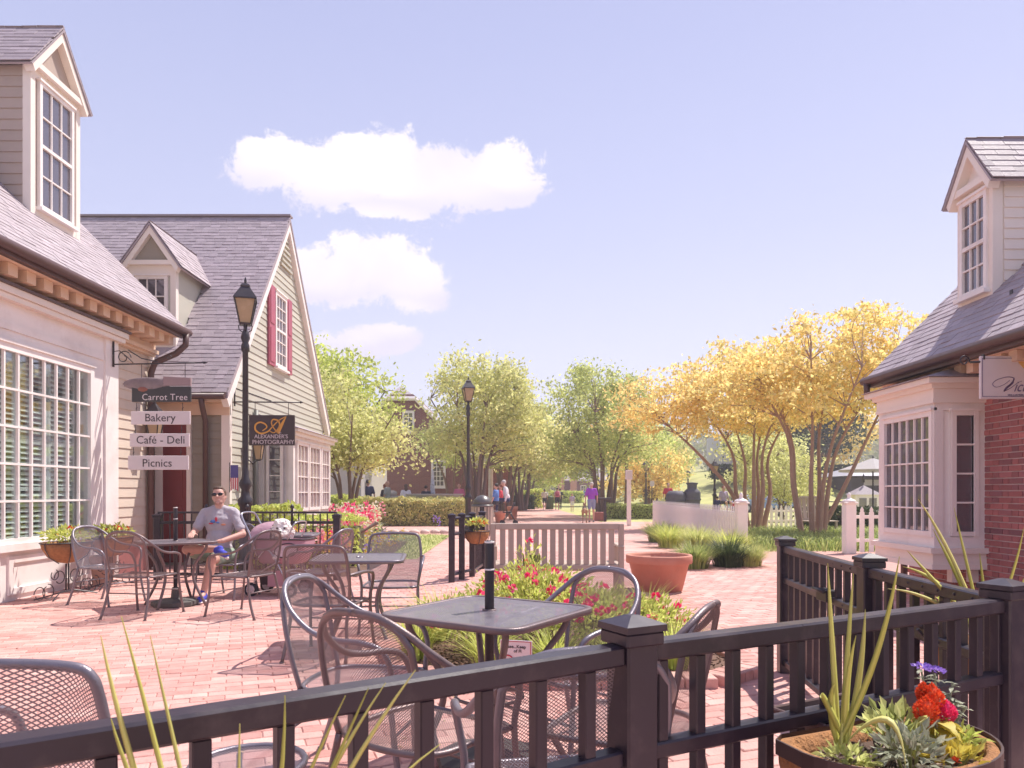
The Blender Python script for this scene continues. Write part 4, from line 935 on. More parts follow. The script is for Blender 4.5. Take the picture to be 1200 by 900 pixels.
plant('lime plant with orange flowers in the left coir basket', (-5.42,9.05,.62), .26, .24, 260, lf_lime, .07, flowers=[(fl_orange,6,.06,(.8,1.1))], seed=3)
plant('lime plant with red flowers in the right coir basket', (-5.40,10.0,.62), .26, .22, 260, lf_lime, .07, flowers=[(fl_orange,9,.06,(.8,1.1)),(fl_rose,5,.05,(.7,1.0))], seed=4)

# hanging baskets on the gates
def hang_basket(label, p, r_=.19, rz=0):
    ro = empty('hanging_basket', p, rz, label, 'hanging basket')
    MB().lathe([(1e-4,-.20),(r_*.5,-.185),(r_*.85,-.11),(r_,0),(r_*.93,0),(r_*.88,-.04)], 18).build('coir_basket', coir, ro); MB().lathe([(r_*.9,-.04),(1e-4,-.02)],14).build('soil', soil, ro)
    f_ = MB(); f_.tube([(r_*1.03*math.cos(a*.393),r_*1.03*math.sin(a*.393),0) for a in range(17)], .006, 5, caps=False)
    for k in range(5):
        a = k*1.257; f_.tube([(r_*1.03*math.cos(a)*q,r_*1.03*math.sin(a)*q,zz) for q,zz in ((1,0),(.86,-.12),(.5,-.195),(0.02,-.212))], .005, 5)
    f_.tube([(-r_*1.03,0,0),(-r_*1.3,0,.06)], .008, 5); f_.build('wire_frame', iron, ro); return ro
hang_basket('orange coir basket hung on the far gate post, left of the bench', (-.53,11.15,.72), .20)
plant('orange flowered plant in the basket on the far gate post', (-.53,11.15,.72), .15, .18, 160, lf_lime, .06, flowers=[(fl_orange,7,.05,(.8,1.1))], seed=6)
# ------------------------------------------------------------------ near planter on the railing
def blade(name, parent, p0, p1, w, bend, label=None, m=None, twist=.3):
    """a long sword leaf folded along its midrib"""
    p0, p1 = Vector(p0), Vector(p1); n = 10; ax = (p1-p0); sd_ = ax.cross(Vector((twist,-1,.0))).normalized(); vs = []
    nn = ax.cross(sd_).normalized(); bend = Vector(bend)
    for i in range(n+1):
        t = i/n; c = p0.lerp(p1, t) + bend*(4*t*(1-t)); ww = w*.5*min(1, .55+t*2.2)*(1-t**3.2)+.0006
        for q, e in ((-1,.25),(0,0),(1,.25)): vs.append(c+sd_*ww*q+nn*ww*e)
        vs.append(c-nn*.0012)
    fs = [(i*4+k, i*4+k+1, i*4+k+5, i*4+k+4) for i in range(n) for k in (0,1)] + [(i*4+2,i*4+3,i*4+7,i*4+6) for i in range(n)] + [(i*4+3,i*4,i*4+4,i*4+7) for i in range(n)]
    return MB().add(vs, fs, True).build(name, m or spike, parent, label)
def spike_plant(label, p, blades, w=.02, group=None):
    p = Vector(p); ro = empty('spike_plant', p, 0, label, 'spiky plant', group)
    for i, (tip, bend) in enumerate(blades):
        tip = Vector(tip); a = random.random()*6.28
        blade('leaf', ro, (.012*math.cos(a),.012*math.sin(a),0), tip-p, w*(.8+.4*random.random()), bend)
    return ro
ph = R(24)
PL = empty('railing_planter', (1.0,1.98,0), ph, 'large iron-strapped trough planter lined with coir, hung on the near railing at bottom right', 'planter')
def plx(r): return (r[0],)
def dshape(a, b, z, n=22, back=.13):
    out = []
    for i in range(n+1):
        t = math.pi + math.pi*i/n; out.append(Vector((a*math.cos(t)*(1), b*math.sin(t), z)))
    out += [Vector((a*.96, back*.8, z)), Vector((a*.82, back, z)), Vector((-a*.82, back, z)), Vector((-a*.96, back*.8, z))]
    return out
def loft(mb, rings, smooth=True, closeb=True):
    n = len(rings[0]); vs = [p for r in rings for p in r]
    mb.add(vs, [(i*n+k, i*n+(k+1)%n, (i+1)*n+(k+1)%n, (i+1)*n+k) for i in range(len(rings)-1) for k in range(n)], smooth)
    if closeb: b = len(mb.v)-len(vs); mb.f.append(tuple(b+(len(rings)-1)*n+k for k in range(n))); mb.sm.append(False)
    return mb
ZP = .645
lb = MB(); loft(lb, [dshape(.292,.235,ZP-.008), dshape(.288,.23,ZP-.06), dshape(.25,.19,ZP-.16), dshape(.16,.12,ZP-.22), dshape(.06,.05,ZP-.235)]); lb.build('coir_basket', coir, PL)
lr = MB(); loft(lr, [dshape(.292,.235,ZP-.008), dshape(.268,.21,ZP-.004,back=.11), dshape(.262,.203,ZP-.05,back=.10)], closeb=False); lr.build('coir_rim', coir, PL)
# lumpy soil
sm_ = MB(); g = []; rs = random.Random(5)
rings = []
for q in (1,.86,.7,.52,.34,.15): rings.append([Vector((p.x,p.y,ZP-.055+.012*mnoise.noise(p*22)+.006*rs.random()+.012*(1-q))) for p in dshape(.27*q,.21*q,0,back=.11*q)])
loft(sm_, rings); sm_.build('soil', soil, PL)
peb = MB(); rs = random.Random(9)
for k in range(420):
    t = rs.random()*math.pi+math.pi; q = math.sqrt(rs.random())*.9; p = Vector((.26*q*math.cos(t), (.20*q*math.sin(t)+rs.random()*.07), ZP-.040+.012*(1-q)+rs.random()*.006)); r_ = rs.uniform(.003,.009)
    v, f = brickshape(r_*2, r_*1.5, r_, r_*.4); Mx = Matrix.Translation(p) @ Euler((rs.random()*3,rs.random()*3,rs.random()*3)).to_matrix().to_4x4(); peb.add([Mx@Vector(a) for a in v], f)
peb.build('soil_crumbs', mat('soil_crumbs',(.16,.10,.075),.9,c2=(.42,.34,.28),rand=.3), PL, kind='stuff')
stp = MB(); o_, i_ = dshape(.300,.243,0), dshape(.294,.237,0); n = len(o_)
vs = [p+Vector((0,0,ZP-.035)) for p in o_]+[p+Vector((0,0,ZP+.004)) for p in o_]+[p+Vector((0,0,ZP+.004)) for p in i_]+[p+Vector((0,0,ZP-.035)) for p in i_]
stp.add(vs, [(j*n+k, j*n+(k+1)%n, ((j+1)%4)*n+(k+1)%n, ((j+1)%4)*n+k) for j in range(4) for k in range(n)]); stp.build('metal_strap', mat('brown_strap',(.07,.042,.04),.45,metal=.3,var=.3), PL)
rb_ = MB()
for k in range(1, 10):
    t = math.pi+math.pi*k/10; rb_.tube([(a*math.cos(t), b*math.sin(t), z) for a,b,z in ((.298,.241,ZP-.02),(.293,.237,ZP-.07),(.258,.198,ZP-.17),(.165,.125,ZP-.235),(.0,.0,ZP-.25))], .006, 5)
rb_.build('iron_frame', iron, PL)
Mph = Matrix.Translation((1.0,1.98,0)) @ Matrix.Rotation(ph,4,'Z')
def onpl(x, y, z=0): return Mph @ Vector((x, y, ZP-.045+z))
spike_plant('tall yellow-green sword-leaved plant rising from the near planter in front of the railing', P(988,872,1.86), [(P(970,660,1.9),(-.0,0,.0)),(P(1000,672,1.92),(.0,0,0)),(P(1054,652,1.82),(.02,0,-.01)),(P(1014,714,1.88),(.01,0,0)),(P(1003,745,1.84),(-.01,0,0)),(P(962,818,1.80),(-.02,0,.05)),(P(978,800,1.84),(-.01,0,.02)),(P(1062,905,1.72),(.03,0,.09))], .021)
plant('green leafy seedling in the middle of the near planter', onpl(.00,-.02), .075, .12, 120, lf_green, .042, seed=12, stems=5, name='leafy_plant')
plant('pale dusty-leaved plant at the foot of the sword leaves in the near planter', onpl(-.10,-.15), .07, .12, 140, lf_dusty, .035, seed=13, stems=6)
plant('small yellow-leaved filler with orange blooms at the front of the near planter', onpl(.05,-.15), .06, .06, 90, lf_yellow, .034, seed=22, stems=5, flowers=[(fl_orange,4,.022,(.9,1.2))])
plant('trailing green filler at the left end of the near planter', onpl(-.20,-.05), .06, .06, 90, lf_green, .03, seed=23, stems=5)
plant('lime seedling between the celosia and the verbena in the near planter', onpl(.17,-.08), .05, .07, 80, lf_lime, .028, seed=24, stems=5)
# celosia: plumes built of many tiny petals, yellowing broad leaves
ce = empty('celosia', onpl(.10,-.06), 0, 'red-orange plumed celosia with broad yellowing leaves in the near planter', 'flower')
rs = random.Random(4)
for (x, y, h, r_, hh, mm_) in ((-.030,-.02,.105,.024,.062,fl_orange),(.005,.015,.125,.023,.066,fl_orange),(.035,.0,.105,.017,.045,fl_rose),(-.01,.03,.15,.010,.04,fl_orange)):
    MB().tube([(0,0,0),(x*.5,y*.5,h*.5),(x,y,h)], .005, 5).build('stem', lf_yellow, ce)
    pm = MB()
    for k in range(330):
        v = rvec(rs); t = (v.z+1)/2; rr_ = r_*(math.sin(math.pi*min(1,.18+t*.82))**.8); c = Vector((x+v.x*rr_, y+v.y*rr_, h-.01+hh*t)); leafquad(pm, c, (v+Vector((0,0,.9))).normalized(), rvec(rs), .014, .006, 0)
    pm.ell((x,y,h+hh*.42),(r_*.8,r_*.8,hh*.45),8,6); pm.build('plume', mm_, ce)
lm = MB()
for k in range(26):
    a = rs.random()*6.28; z = rs.uniform(.02,.10); d = Vector((math.cos(a),math.sin(a)*.8-.1,rs.uniform(-.35,.5))); leafquad(lm, Vector((d.x*.012,d.y*.012,z)), d, Vector((0,0,1)), rs.uniform(.05,.095), rs.uniform(.028,.046), .5, 5)
lm.build('leaves', lf_yellow, ce)
la = empty('verbena', onpl(.245,.03), 0, 'grey-leaved plant with two small lavender flower heads at the right end of the near planter', 'flower')
mb = MB(); fm_ = MB()
for (x, y, h) in ((-.05,.0,.195),(.0,.02,.180),(-.02,-.03,.15),(.04,.0,.16),(.02,-.05,.12),(.06,-.03,.10)):
    MB().tube([(0,0,0),(x*.6,y*.6,h*.5),(x,y,h)], .003, 5).build('stem', lf_dusty, la)
    for k in range(26):
        z = h*rs.uniform(.2,1); a = rs.random()*6.28; leafquad(mb, Vector((x*z/h,y*z/h,z)), Vector((math.cos(a),math.sin(a),rs.uniform(-.1,.6))), Vector((0,0,1)), rs.uniform(.018,.04), .012, .3, 3)
    if h > .17:
        f_ = MB()
        for k in range(34): v = rvec(rs, .1); leafquad(f_, Vector((x,y,h+.004))+Vector((v.x*.02,v.y*.02,v.z*.008)), Vector((v.x,v.y,.5)), rvec(rs), .014, .010, 0)
        f_.build('flower', fl_purple, la)
mb.build('leaves', lf_dusty, la)
ty_ = empty('metal_tray', (.0,0,0), 0, 'flat grey metal tray with pale stones behind the near planter', 'tray'); ty_.location = (1.02,2.33,.60); ty_.rotation_euler.z = R(28)
MB().cbox((0,0,.0),(.34,.20,.012)).build('tray_plate', mat('grey_sheet',(.30,.30,.34),.3,metal=.5), ty_); MB().cbox((0,-.105,.005),(.36,.014,.04)).cbox((0,.105,.005),(.36,.014,.04)).cbox((-.175,0,.005),(.014,.2,.04)).cbox((.175,0,.005),(.014,.2,.04)).build('tray_edge', brown, ty_)
for k in range(9): MB().ell((.09+.06*rs.random(),-.05+.1*rs.random(),.014),(.014,.011,.009),8,5).build('pebble', stone, ty_)
# second planter, out of frame at the bottom left, whose long leaves reach into view
bowl_planter('coir planter just below the bottom edge of the picture, left of centre', (-.385,1.02,0), R(34), .22, .2, .42, scroll=False)
spike_plant('thin yellow sword leaves crossing the near rail at bottom left', (-.385,1.0,.60), [(P(118,745,.98),(-.02,0,.03)),(P(142,722,1.0),(0,0,.02)),(P(176,745,1.02),(.0,0,.0)),(P(130,842,.95),(-.03,0,.06)),(P(281,848,1.0),(0,0,0)),(P(334,815,1.0),(.02,0,0)),(P(487,785,1.02),(.0,0,.03)),(P(432,806,1.04),(.01,0,.02)),(P(405,815,1.0),(.0,0,.02)),(P(516,872,1.02),(0,0,.04)),(P(452,800,1.08),(.0,0,.03))], .0075)
# basket beyond the gate
hang_basket('orange coir basket on the far side of the black gate, seen through its balusters', (1.98,3.15,.66), .20)
spike_plant('arching sword-leaved plant in the basket beyond the black gate', (2.02,3.15,.68), [(P(1076,585,3.1),(-.0,0,.05)),(P(1118,595,3.1),(0,0,0)),(P(1148,648,3.1),(0,0,0)),(P(1200,618,3.0),(.02,0,.0)),(P(1058,664,3.1),(0,0,.06)),(P(1063,645,2.95),(-.03,0,.03)),(P(1040,690,3.0),(-.02,0,.05)),(P(1093,620,3.2),(.0,0,.02)),(P(1215,650,3.0),(.03,0,.03))], .020)
plant('yellow and red flowered plant in the basket beyond the black gate', (1.92,3.15,.68), .13, .16, 160, lf_lime, .05, flowers=[(fl_orange,5,.05,(.9,1.2)),(fl_rose,3,.05,(.7,1.0))], seed=15)
hang_basket('basket planter cut off by the right edge, right of the tall post', (2.12,2.95,.50), .20)
plant('pale leafy plant in the basket at the right edge', (2.12,2.95,.52), .17, .20, 200, lf_dusty, .06, flowers=[(fl_rose,3,.05,(.8,1.1))], seed=16)

# ------------------------------------------------------------------ flower bed
def roses(label, x, y, r_, h_, n, nf, seed):
    return plant(label, (x,y,.04), r_, h_, int(n*1.5), lf_lime, .05, name='rose_bush', cat='rose bush', flowers=[(fl_rose,int(nf*1.8),.068,(.85,1.12))], group='red rose bushes in the flower bed', seed=seed, stems=16)
roses('tallest red rose bush in the bed, behind the umbrella pole', .20, 6.2, .52, .62, 1700, 26, 31)
roses('red rose bush at the left end of the bed', -.28, 5.7, .40, .46, 900, 12, 32)
roses('red rose bush behind the mesh of the chair facing us', .62, 5.7, .45, .50, 1100, 20, 33)
roses('small red rose bush at the right end of the bed', 1.06, 5.9, .36, .40, 700, 12, 34)
roses('single tall rose cane standing above the others before the bench', .17, 6.9, .16, .80, 160, 3, 35)
def tufts(label, spots, r_, h_, nb, seed, m=None, w=.012, name='daylily_clump', cat='ornamental grass', group=None):
    rr_ = random.Random(seed)
    for i, (x, y, s_, z0, lab) in enumerate(spots):
        ro = empty(name, (x,y,z0), 0, lab, cat, group); mb = MB(); mb2 = MB()
        for k in range(nb):
            a = rr_.random()*6.28; q = rr_.random()*r_*.35*s_; l = h_*s_*rr_.uniform(.6,1.15); le = rr_.uniform(.3,1.05); d = Vector((math.cos(a),math.sin(a),0)); sd_ = Vector((-d.y,d.x,0)); vs = []
            for t in (0,.35,.7,1): c = d*(q+l*le*t*t*.9) + Vector((0,0,l*(t-.45*le*t*t))); ww = w*.5*(1-t*.92); vs += [c-sd_*ww, c+sd_*ww]
            (mb if k%2 else mb2).add(vs, ((0,1,3,2),(2,3,5,4),(4,5,7,6)))
        mb.v = mb.v; a_ = MB(); a_.v = mb.v; a_.f = mb.f; a_.sm = mb.sm
        n0 = len(a_.v); a_.v = a_.v+mb2.v; a_.f = a_.f+[tuple(i_+n0 for i_ in f) for f in mb2.f]; a_.sm = a_.sm+mb2.sm
        mm_ = m[i%len(m)] if isinstance(m, list) else (m or lf_grass); o = a_.build('blades', mm_, ro)
    return
lab = 'green strap-leaved clump '
tufts('', [(-.62,6.35,1.0,.04,lab+'at the left back corner of the flower bed'),(-.72,5.6,.9,.04,lab+'at the left front of the flower bed'),(-.15,5.15,.85,.04,lab+'below the nearest table top, left part'),(.3,5.2,.85,.04,lab+'below the nearest table top, middle'),
           (.72,5.15,.8,.04,lab+'in front of the roses, seen through the chair mesh'),(1.15,5.3,.9,.04,lab+'near the right front corner of the bed'),(1.18,6.6,1.0,.04,lab+'in the bed just before the big terracotta pot'),(.9,7.2,.9,.04,lab+'at the back of the bed near the bench end'),(-.35,6.9,.8,.04,lab+'at the back left of the bed beside the gate posts')], .35, .52, 230, 5, lf_lime, .016, group='strap-leaved clumps in the flower bed')
# bark chips on the bed
ch = MB(); rs = random.Random(17)
while len(ch.v) < 12*2600:
    x, y = rs.uniform(-1.1,1.8), rs.uniform(4.85,8.4)
    if not inpoly(x, y, BEDP): continue
    v, f = brickshape(rs.uniform(.02,.05), rs.uniform(.008,.016), .006, .002); Mx = Matrix.Translation((x,y,.05)) @ Euler((rs.gauss(0,.4),rs.gauss(0,.4),rs.random()*6)).to_matrix().to_4x4(); ch.add([Mx@Vector(a) for a in v], f)
ch.build('bark_chips', mulch, None, kind='stuff'); tag(bpy.data.objects['bark_chips'], 'brown bark chips covering the soil of the near flower bed', 'mulch')
# small notice
def textmesh(s, size, m, parent, M, name='lettering', ext=.0015, shear=0, bold=0, align='LEFT', sx=1.0, space=1.0):
    cu = bpy.data.curves.new('t', 'FONT'); cu.body = s; cu.size = size; cu.extrude = ext; cu.shear = shear; cu.offset = bold; cu.align_x = align; cu.space_character = space; cu.resolution_u = 3
    ob = bpy.data.objects.new('t', cu); TS.collection.objects.link(ob); me = teval(ob); bpy.data.curves.remove(cu)
    me.transform(Matrix.Scale(sx,4,(1,0,0))); me.name = name; me.materials.clear(); me.materials.append(m); o = link(name, me, parent); o.matrix_local = M; return o
UP = Matrix.Rotation(R(90),4,'X')       # text laid upright, facing the camera
ink = mat('dark_lettering', (.06,.045,.055), .6, var=0); redink = mat('red_print', (.50,.03,.06), .5, var=0)
nt = empty('notice_card', P(587,786,4.75), R(-14), 'small white notice with a red border on a stake in the flower bed', 'notice'); signw = mat('sign_white', (.72,.64,.66), .5, var=.04)
MB().cbox((.10,0,.09),(.21,.006,.22)).build('card', signw, nt); MB().cbox((.10,.01,-.10),(.014,.010,.34)).build('stake', iron, nt)
bd = MB(); bd.box(.003,.197,-.0045,-.0035,.190,.194).box(.003,.197,-.0045,-.0035,-.012,-.008).box(.003,.007,-.0045,-.0035,-.008,.190).box(.193,.197,-.0045,-.0035,-.008,.190); bd.build('border', redink, nt)
textmesh('Please...Keep', .029, ink, nt, Matrix.Translation((.012,-.0045,.150)) @ UP, ext=.0005, bold=.0006); textmesh('of Fl', .029, ink, nt, Matrix.Translation((.085,-.0045,.122)) @ UP, ext=.0005, bold=.0006)
cr = MB(); cr.tube([(.045+.038*math.cos(t),-.005,.065+.038*math.sin(t)) for t in [k*math.pi/10 for k in range(21)]], .005, 5); cr.tube([(.019,-.005,.092),(.071,-.005,.038)], .004, 5); cr.build('red_ring', redink, nt)

# ------------------------------------------------------------------ hanging signs
def spiral(cx, cz, r0, t0, t1, n=18, y=0, shrink=.12): return [(cx+r0*(1-shrink*(t-t0))*math.cos(t), y, cz+r0*(1-shrink*(t-t0))*math.sin(t)) for t in [t0+(t1-t0)*i/n for i in range(n+1)]]
SD = 11.0; s0 = P(133,427,SD)
sg = empty('hanging_shop_sign', s0, 0, 'bakery and deli sign with carved top, dark board and three white boards', 'shop sign')
def L_(px, py): v = P(px,py,SD)-s0; return v
br_ = MB(); br_.tube([L_(133,400),L_(133,430)], .014, 6); br_.tube([L_(133,427),L_(240,425)], .011, 6); br_.tube([L_(150,410),L_(166,420),L_(185,424)], .008, 5)
q = .11; c = L_(145,419); br_.tube([(c.x+q*(1-.1*t)*math.cos(t),0,c.z+q*(1-.1*t)*math.sin(t)) for t in [i*.4 for i in range(20)]], .008, 5); br_.tube([L_(133,412),L_(140,411),L_(150,419),L_(156,425)], .007, 5); c = L_(198,419); br_.tube([(c.x+.04*(1-.12*t)*math.cos(t),0,c.z+.04*(1-.12*t)*math.sin(t)) for t in [i*.5 for i in range(14)]], .006, 5)
br_.lathe([(1e-4,-.03),(.02,-.015),(1e-4,.05)],8,L_(240,425),Matrix.Rotation(R(90),4,'Y')); br_.build('bracket', iron, sg)
dk = mat('dark_sign_board', (.045,.045,.05), .5, var=.1)
a, b = L_(155,471), L_(224,453); MB().cbox(((a.x+b.x)/2,0,(a.z+b.z)/2),(b.x-a.x,.035,b.z-a.z)).build('dark_board', dk, sg)
carm = mat('carved_grey', (.24,.19,.20), .7, var=.35, vscale=14, bump=.8, bscale=20)
cm_ = MB(); c0, c1 = L_(183,449), L_(205,446); cm_.ell((L_(172,450)),(.36,.03,.10),16,8); cm_.build('carved_greens', carm, sg)
cm2 = MB(); a, b = L_(192,452), L_(224,443); cm2.prism([(a.x,-.02,a.z),(b.x,-.02,a.z),(b.x,-.02,b.z),(a.x,-.02,b.z+.02)], (0,.04,0)); cm2.build('top_board', mat('mauve_board',(.34,.24,.25),.6), sg)
cm3 = MB(); cm3.ell(L_(168,456),(.09,.035,.05),10,6); cm3.build('carved_carrot', mat('dull_carrot',(.28,.10,.07),.6), sg)
a = L_(167,470); textmesh('Carrot Tree', .135, signw, sg, Matrix.Translation((a.x,-.0185,a.z+.012)) @ UP, space=1.08, sx=.92, ext=.002)
for (t, x0, x1, y0, y1, tx_) in (('Bakery',154,223,482,497.5,170),('Café - Deli',152.5,222,508,523.5,160),('Picnics',150.5,221,534,550.5,167)):
    a, b = L_(x0,y1), L_(x1,y0); bo = MB().cbox(((a.x+b.x)/2,0,(a.z+b.z)/2),(b.x-a.x,.03,b.z-a.z)).build('white_board', signw, sg)
    p = L_(tx_, y1-3.6); textmesh(t, .165, ink, bo, Matrix.Translation((p.x,-.0165,p.z)) @ UP, ext=.002)
    for xx in (x0+6, x1-9): q = L_(xx, y0); sgc = MB().tube([(q.x,0,q.z),(q.x,0,q.z+(HY*0+10)/F*SD)], .005, 4).tube([(q.x-.01,0,q.z+.03),(q.x+.01,0,q.z+.06)],.006,4); sgc.build('chain', iron, bo)
for xx in (166,217): q = L_(xx,443); MB().tube([q, L_(xx,426)], .005, 4).build('chain', iron, sg)
# photography sign
SD = 13.4; s0 = P(275,470,SD); ps = empty('hanging_shop_sign', s0, 0, 'brown photography sign with a gold script A and white lettering, on a straight iron bracket', 'shop sign')
br_ = MB(); br_.tube([L_(274,471),L_(353,471.5)], .013, 6); br_.tube([L_(276,455),L_(318,470)], .009, 5); br_.tube([L_(275,450),L_(275,476)], .014, 6); br_.lathe([(1e-4,-.03),(.025,-.015),(.01,.03)],8,L_(353,471.5),Matrix.Rotation(R(90),4,'Y')); br_.build('bracket', iron, ps)
a, b = L_(292,522), L_(345.5,486.5); pbm = mat('brown_sign_board', (.055,.035,.04), .45, var=.08); MB().cbox(((a.x+b.x)/2,0,(a.z+b.z)/2),(b.x-a.x,.04,b.z-a.z)).build('board', pbm, ps)
for xx in (299,338): MB().tube([L_(xx,486.5),L_(xx,472)], .006, 4).build('chain', iron, ps)
gold = mat('gold_lettering', (.75,.36,.06), .45, var=.05)
def stroke(pts, ws, m, parent, y=-.022, name='script_stroke', n=6):
    c = crom([L_(*p) for p in pts], n); N_ = len(c); mb = MB(); ww = [ws[min(int(i/(N_-1)*(len(ws)-1)),len(ws)-2)] + (ws[min(int(i/(N_-1)*(len(ws)-1)),len(ws)-2)+1]-ws[min(int(i/(N_-1)*(len(ws)-1)),len(ws)-2)])*((i/(N_-1)*(len(ws)-1))%1 if i < N_-1 else 1) for i in range(N_)]
    vs = []
    for i in range(N_):
        t = (c[min(i+1,N_-1)]-c[max(i-1,0)]).normalized(); s_ = Vector((-t.z,0,t.x)); vs += [c[i]+s_*ww[i]*.5+Vector((0,y,0)), c[i]-s_*ww[i]*.5+Vector((0,y,0)), c[i]-s_*ww[i]*.5+Vector((0,y+.004,0)), c[i]+s_*ww[i]*.5+Vector((0,y+.004,0))]
    mb.add(vs, [(i*4+k,i*4+(k+1)%4,i*4+4+(k+1)%4,i*4+4+k) for i in range(N_-1) for k in range(4)]); return mb.build(name, m, parent)
stroke([(336,488),(327,493),(319,501),(314,506),(306,508),(300,504),(300,498),(305,495),(311,497),(313,501),(308,505)], [.015,.02,.03,.03,.025,.015], gold, ps)
stroke([(336,488),(331,497),(326,508)], [.01,.05,.06], gold, ps)
stroke([(326,508),(319,498),(320,492),(326,493),(328,499),(322,507),(316,505)], [.015,.02,.03,.02,.012], gold, ps)
wl = mat('pale_lettering', (.62,.52,.55), .6, var=0)
a = L_(298.5,513.7); textmesh("ALEXANDER'S", .098, wl, ps, Matrix.Translation((a.x,-.022,a.z)) @ UP, ext=.002, sx=.98, bold=.001); a = L_(296,520.3); textmesh('PHOTOGRAPHY', .105, wl, ps, Matrix.Translation((a.x,-.022,a.z)) @ UP, ext=.002, sx=.98, bold=.001)
a = L_(327,508); textmesh('Est', .04, wl, ps, Matrix.Translation((a.x,-.022,a.z)) @ UP, ext=.001)
# right sign
SD = 7.4; s0 = P(1215,415,SD); vs_ = empty('hanging_shop_sign', s0, 0, 'white sign with dark script beginning Vic, hanging at the right edge', 'shop sign')
br_ = MB(); br_.tube([L_(1137,424.5),L_(1225,421)], .013, 6); c = L_(1130,422.5); br_.tube([(c.x+.052*(1-.07*t)*math.cos(t-.3),0,c.z+.052*(1-.07*t)*math.sin(t-.3)) for t in [i*.45 for i in range(18)]], .008, 5); br_.build('bracket', iron, vs_)
a, b = L_(1148,467.5), L_(1222,417.5); MB().cbox(((a.x+b.x)/2,0,(a.z+b.z)/2),(b.x-a.x,.03,b.z-a.z)).build('board', signw, vs_)
ed = MB(); w_ = .012
ed.box(a.x+.015,b.x-.015,-.0185,-.0155,b.z-.025,b.z-.02).box(a.x+.015,b.x-.015,-.0185,-.0155,a.z+.02,a.z+.025).box(a.x+.015,a.x+.02,-.0185,-.0155,a.z+.025,b.z-.025); ed.build('border_line', mat('mauve_ink',(.16,.11,.22),.6,var=0), vs_)
for xx in (1152,1216): MB().cbox(L_(xx,418.5),(.016,.045,.055),None,.003).tube([L_(xx,417),L_(xx,423)],.006,4).build('hanger', iron, vs_)
ink2 = MATS['mauve_ink']
stroke([(1176,458),(1184,449),(1187,444),(1180,442),(1168,445),(1162,450),(1166,454),(1175,451),(1182,446)], [.004,.008,.006,.004,.004], ink2, vs_, y=-.019)
stroke([(1187,443),(1185,449),(1178,455),(1175,459)], [.006,.018,.022,.008], ink2, vs_, y=-.019)
stroke([(1175,459),(1183,455),(1191,449),(1196,447)], [.008,.004,.004], ink2, vs_, y=-.019)
a = L_(1186,459); textmesh('icto', .15, ink2, vs_, Matrix.Translation((a.x,-.0185,a.z)) @ UP, ext=.001, shear=.5, sx=.8)
a = L_(1179,464.5); textmesh('WILLIAMSBURG', .030, ink2, vs_, Matrix.Translation((a.x,-.0185,a.z)) @ UP, ext=.001, shear=.3)
stroke([(1191,420),(1195,424),(1200,430),(1206,436),(1212,438)], [.03,.05,.045,.03,.01], mat('ochre_ribbon',(.72,.45,.16),.5,var=.05), vs_, y=-.019)
# flag on the gabled shop
SD = 12.9; s0 = P(269,577,SD); fl = empty('small_flag', s0, 0, 'small striped flag with a blue corner hanging beside the lamp post', 'flag')
MB().tube([L_(269,577),L_(269,542)], .008, 5).build('pole', iron, fl)
fb_ = mat('flag_blue',(.10,.09,.30),.7,var=.1); fr_ = mat('flag_red',(.55,.06,.10),.7,var=.1); fw_ = mat('flag_white',(.80,.72,.72),.7,var=.05)
a, b = L_(270,560), L_(280,545); MB().add([(a.x,0,a.z),(b.x,-.03,a.z),(b.x,-.03,b.z),(a.x,0,b.z)],((0,1,2,3),)).build('canton', fb_, fl)
for k in range(7):
    x0, x1 = a.x+(b.x-a.x)*k/7, a.x+(b.x-a.x)*(k+1)/7; z1 = a.z; z0 = L_(270,575-(k%3)).z; MB().add([(x0,-.03*k/7,z0),(x1,-.03*(k+1)/7,z0),(x1,-.03*(k+1)/7,z1),(x0,-.03*k/7,z1)],((0,1,2,3),)).build('stripe', fr_ if k%2 == 0 else fw_, fl)

# ------------------------------------------------------------------ white picket fences
def picket_fence(label, A, B, h=.95, sp=.115, w=.085, m=None, zz=0, rail=True, gothic=True, group='white picket fences around the tree garden', th=.022):
    A = Vector((*A,zz)); B = Vector((*B,zz)); d = B-A; L = d.length; an = math.atan2(d.y,d.x); ro = empty('picket_fence', A, an, label, 'fence', group); m = m or white
    for z in (.28,h-.22): MB().cbox((L/2,.012+th,z),(L,.022,.07),None,.004).build('rail', m, ro)
    hw = w/2; me = MB().prism([(-hw,-.012,.03),(hw,-.012,.03),(hw,-.012,h-.13),(hw*.55,-.012,h-.10),(hw*.75,-.012,h-.07),(0,-.012,h),(-hw*.75,-.012,h-.07),(-hw*.55,-.012,h-.10),(-hw,-.012,h-.13)] if gothic else [(-hw,-.012,.03),(hw,-.012,.03),(hw,-.012,h-.02),(0,-.012,h),(-hw,-.012,h-.02)], (0,th,0)).mesh('picket'); me.materials.append(m)
    x = sp*.6
    while x < L-.04: o = link('picket', me, ro); o.location = (x,-.01,0); x += sp
    return ro
def fence_post(label, x, y, h=1.22, w=.22):
    r = empty('fence_post', (x,y,0), 0, label, 'fence post', 'thick white fence posts'); MB().cbox((0,0,(h-.16)/2),(w,w,h-.16),None,.01).build('shaft', white, r)
    MB().cbox((0,0,h-.145),(w+.06,w+.06,.03),None,.006).lathe([(.16,h-.13),(.12,h-.08),(.05,h-.05),(.03,h-.02),(.045,h+.01),(.03,h+.05),(1e-4,h+.09)],4 if False else 12).build('post_cap', white, r); return r
picket_fence('long white picket fence running back beside the walk to the thick post', (5.32,28), (4.86,15.9), h=1.0, sp=.155, w=.090, th=.014)
fence_post('thick white post with a finial at the near end of the long picket fence', 4.86, 15.75, 1.22, .22)
fence_post('thick white post with a finial just left of the bay window', 7.15, 15.75, 1.22, .22)
